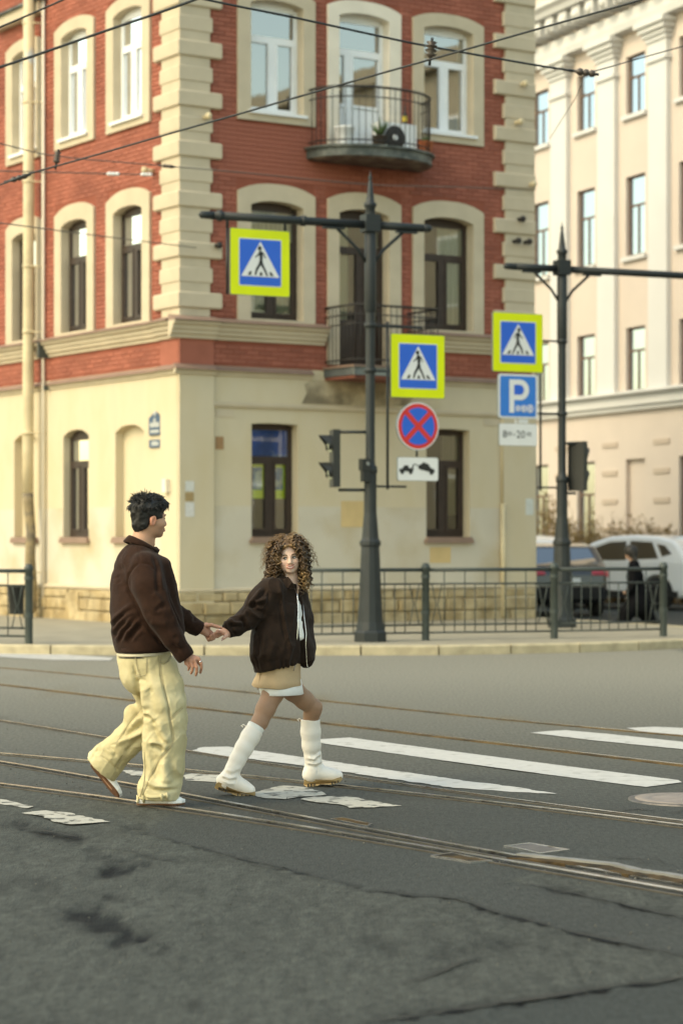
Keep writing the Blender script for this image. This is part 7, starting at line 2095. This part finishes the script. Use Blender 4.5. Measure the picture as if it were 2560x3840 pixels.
boot('boot', [z7(1156,660,.215), z7(1160,800,.226), z7(1168,950,.245), z7(1185,1080,.265), z7(1193,1160,.28), z7(1180,1240,.286), z7(1165,1290,.29)], [.060,.061,.058,.052,.050,.047,.045],
     [z7(1130,1280,.29), z7(1200,1275,.29), z7(1320,1283,.295), z7(1420,1292,.30), z7(1470,1298,.30), z7(1460,1298,.30), z7(1400,1288,.295), z7(1185,1225,.288)], [.036,.042,.037,.030,.022,.022,.032,.047],
     [(1078,1398),(1086,1350),(1100,1326),(1200,1330),(1300,1340),(1400,1338),(1480,1312),(1506,1302),(1520,1338),(1490,1364),(1400,1388),(1290,1384),(1262,1386),(1240,1402),(1170,1412),(1110,1415)],
     [([(1120,1130),(1190,1150),(1270,1070)],.010,.009),([(1120,1160),(1200,1180),(1280,1110)],.009,-.010),([(1110,1190),(1180,1200),(1290,1180)],.010,.008),([(1120,1215),(1220,1245),(1295,1200)],.009,-.010),([(1150,1080),(1220,1110),(1270,1040)],.012,-.006),([(1047,670),(1055,900),(1090,1110)],.005,-.004),([(1232,1255),(1230,1325)],.004,-.004)],
     .29, (0,0,1), z7(1058,668,.215), .048, 2)
for shaft, dyf, xs_, sgn_ in ((None, -.236, [(130,1452),(165,1466),(205,1478),(340,1522),(385,1530),(430,1535),(475,1535)], 0), (None, .29, [(1130,1416),(1165,1414),(1200,1409),(1400,1390),(1435,1382),(1470,1372)], 0)):
    for x, y in xs_:
        q = z7(x, y, dyf); m_ = BWm.mb(); m_.box((q[0]-.003, q[1]-.050, q[2]+.002), (q[0]+.003, q[1]+.03, q[2]+.016)); m_.obj('notch_shade_bar', M['notch_dark'], woman)  # dark bars stand in for the shade in the sole's notches
q = z7(528,765,-.165); ax_ = nrm(z7(528,772,-.165)-z7(475,860,-.178)); s1_ = nrm(np.cross(ax_, V3(0,1,0))); s2_ = np.cross(ax_, s1_)
def sockring(o_, r_0, rib): return [tuple(q+ax_*o_+(s1_*math.cos(a)+s2_*math.sin(a))*(r_0+rib*(i % 2))) for i, a in enumerate([2*PI*k/80 for k in range(80)])]
m_ = BWm.mb(); m_.loft([sockring(-.03,.050,.002), sockring(.018,.0525,.002), sockring(.022,.051,.002), sockring(.018,.046,0)]); m_.obj('sock', M['knit'], woman)

# ---------------------------------------------------------------- distant walker in black
BK = Body(41.0, ((2395-1280)*41/FOC, 41.0, 0)); Pk = BK.P
F = Field((4.5,40.4,-.02),(6.2,41.6,1.62), .012)
ck = Pk(2362,2072); up_ = V3(0,0,1)
head(F, ck, (-.97,-.2,-.12), (0,0,1), .92)
F.chain([Pk(2368,2098), Pk(2376,2125)], [.05,.06], .03); F.echain([Pk(2378,2130), Pk(2384,2200), Pk(2388,2250)], (0,1,0), [(.16,.09),(.15,.10),(.15,.11)], .04)
F.chain([Pk(2372,2135,-.16), Pk(2378,2190,-.2), Pk(2350,2225,-.2), Pk(2342,2222,-.2)], [.045,.04,.032,.03], .02); F.chain([Pk(2384,2135,.16), Pk(2392,2190,.2), Pk(2372,2240,.2)], [.045,.04,.03], .02)
F.chain([Pk(2380,2250,-.08), Pk(2350,2295,-.08), Pk(2330,2340,-.08), Pk(2312,2343,-.08)], [.08,.055,.04,.03], .02); F.chain([Pk(2390,2250,.08), Pk(2420,2300,.08), Pk(2440,2335,.08), Pk(2432,2346,.08)], [.08,.055,.04,.03], .02)
S = Sculpt(F); col = np.tile(V3(.45,.28,.2), (len(S.V), 1)); walker = BK.put(S, 'person', M['skin'], None, col)
tag(walker, 'long haired walker in black coat and wide black trousers beyond the railing', 'person')
blk = mat('black_cloth', (.008,.008,.009), .95, .2, 10, spec=.05)
K = Field((4.5,40.3,.02),(6.3,41.7,1.42), .014)
K.echain([Pk(2376,2118), Pk(2380,2160), Pk(2386,2220), Pk(2392,2275)], (0,1,0), [(.17,.10),(.20,.15),(.19,.17),(.20,.21)], .03)
K.chain([Pk(2370,2130,-.16), Pk(2376,2190,-.22), Pk(2352,2222,-.2)], [.08,.07,.06], .03); K.chain([Pk(2384,2130,.16), Pk(2392,2190,.22), Pk(2375,2235,.2)], [.08,.07,.06], .03)
K.chain([Pk(2380,2260,-.06), Pk(2350,2300,-.08), Pk(2332,2332,-.08)], [.16,.13,.11], .04); K.chain([Pk(2398,2260,.06), Pk(2420,2300,.08), Pk(2436,2330,.08)], [.16,.13,.11], .04)
S = Sculpt(K); S.noise(.2, .012, 3); BK.put(S, 'coat', blk, walker)
K = Field(ck-.35, ck+.35, .012); K.ell(ck+V3(.015,0,.02), np.eye(3), (.125,.105,.125), .02); K.echain([ck+V3(.05,0,-.02), ck+V3(.09,0,-.22)], (0,1,0), [(.09,.06),(.12,.05)], .04); K.ell(ck+V3(-.14,0,-.05), np.eye(3), (.05,.05,.07), .01, True)
S = Sculpt(K); BK.put(S, 'hair', M['hair_black'], walker)
for dy in (-.08, .08):
    p_ = Pk(2318 if dy < 0 else 2446, 2343, dy); m_ = BK.mb(); m_.ball(p_+V3(-.03,0,.02), (.13,.045,.05), 10, 6); m_.obj('shoe', blk, walker)
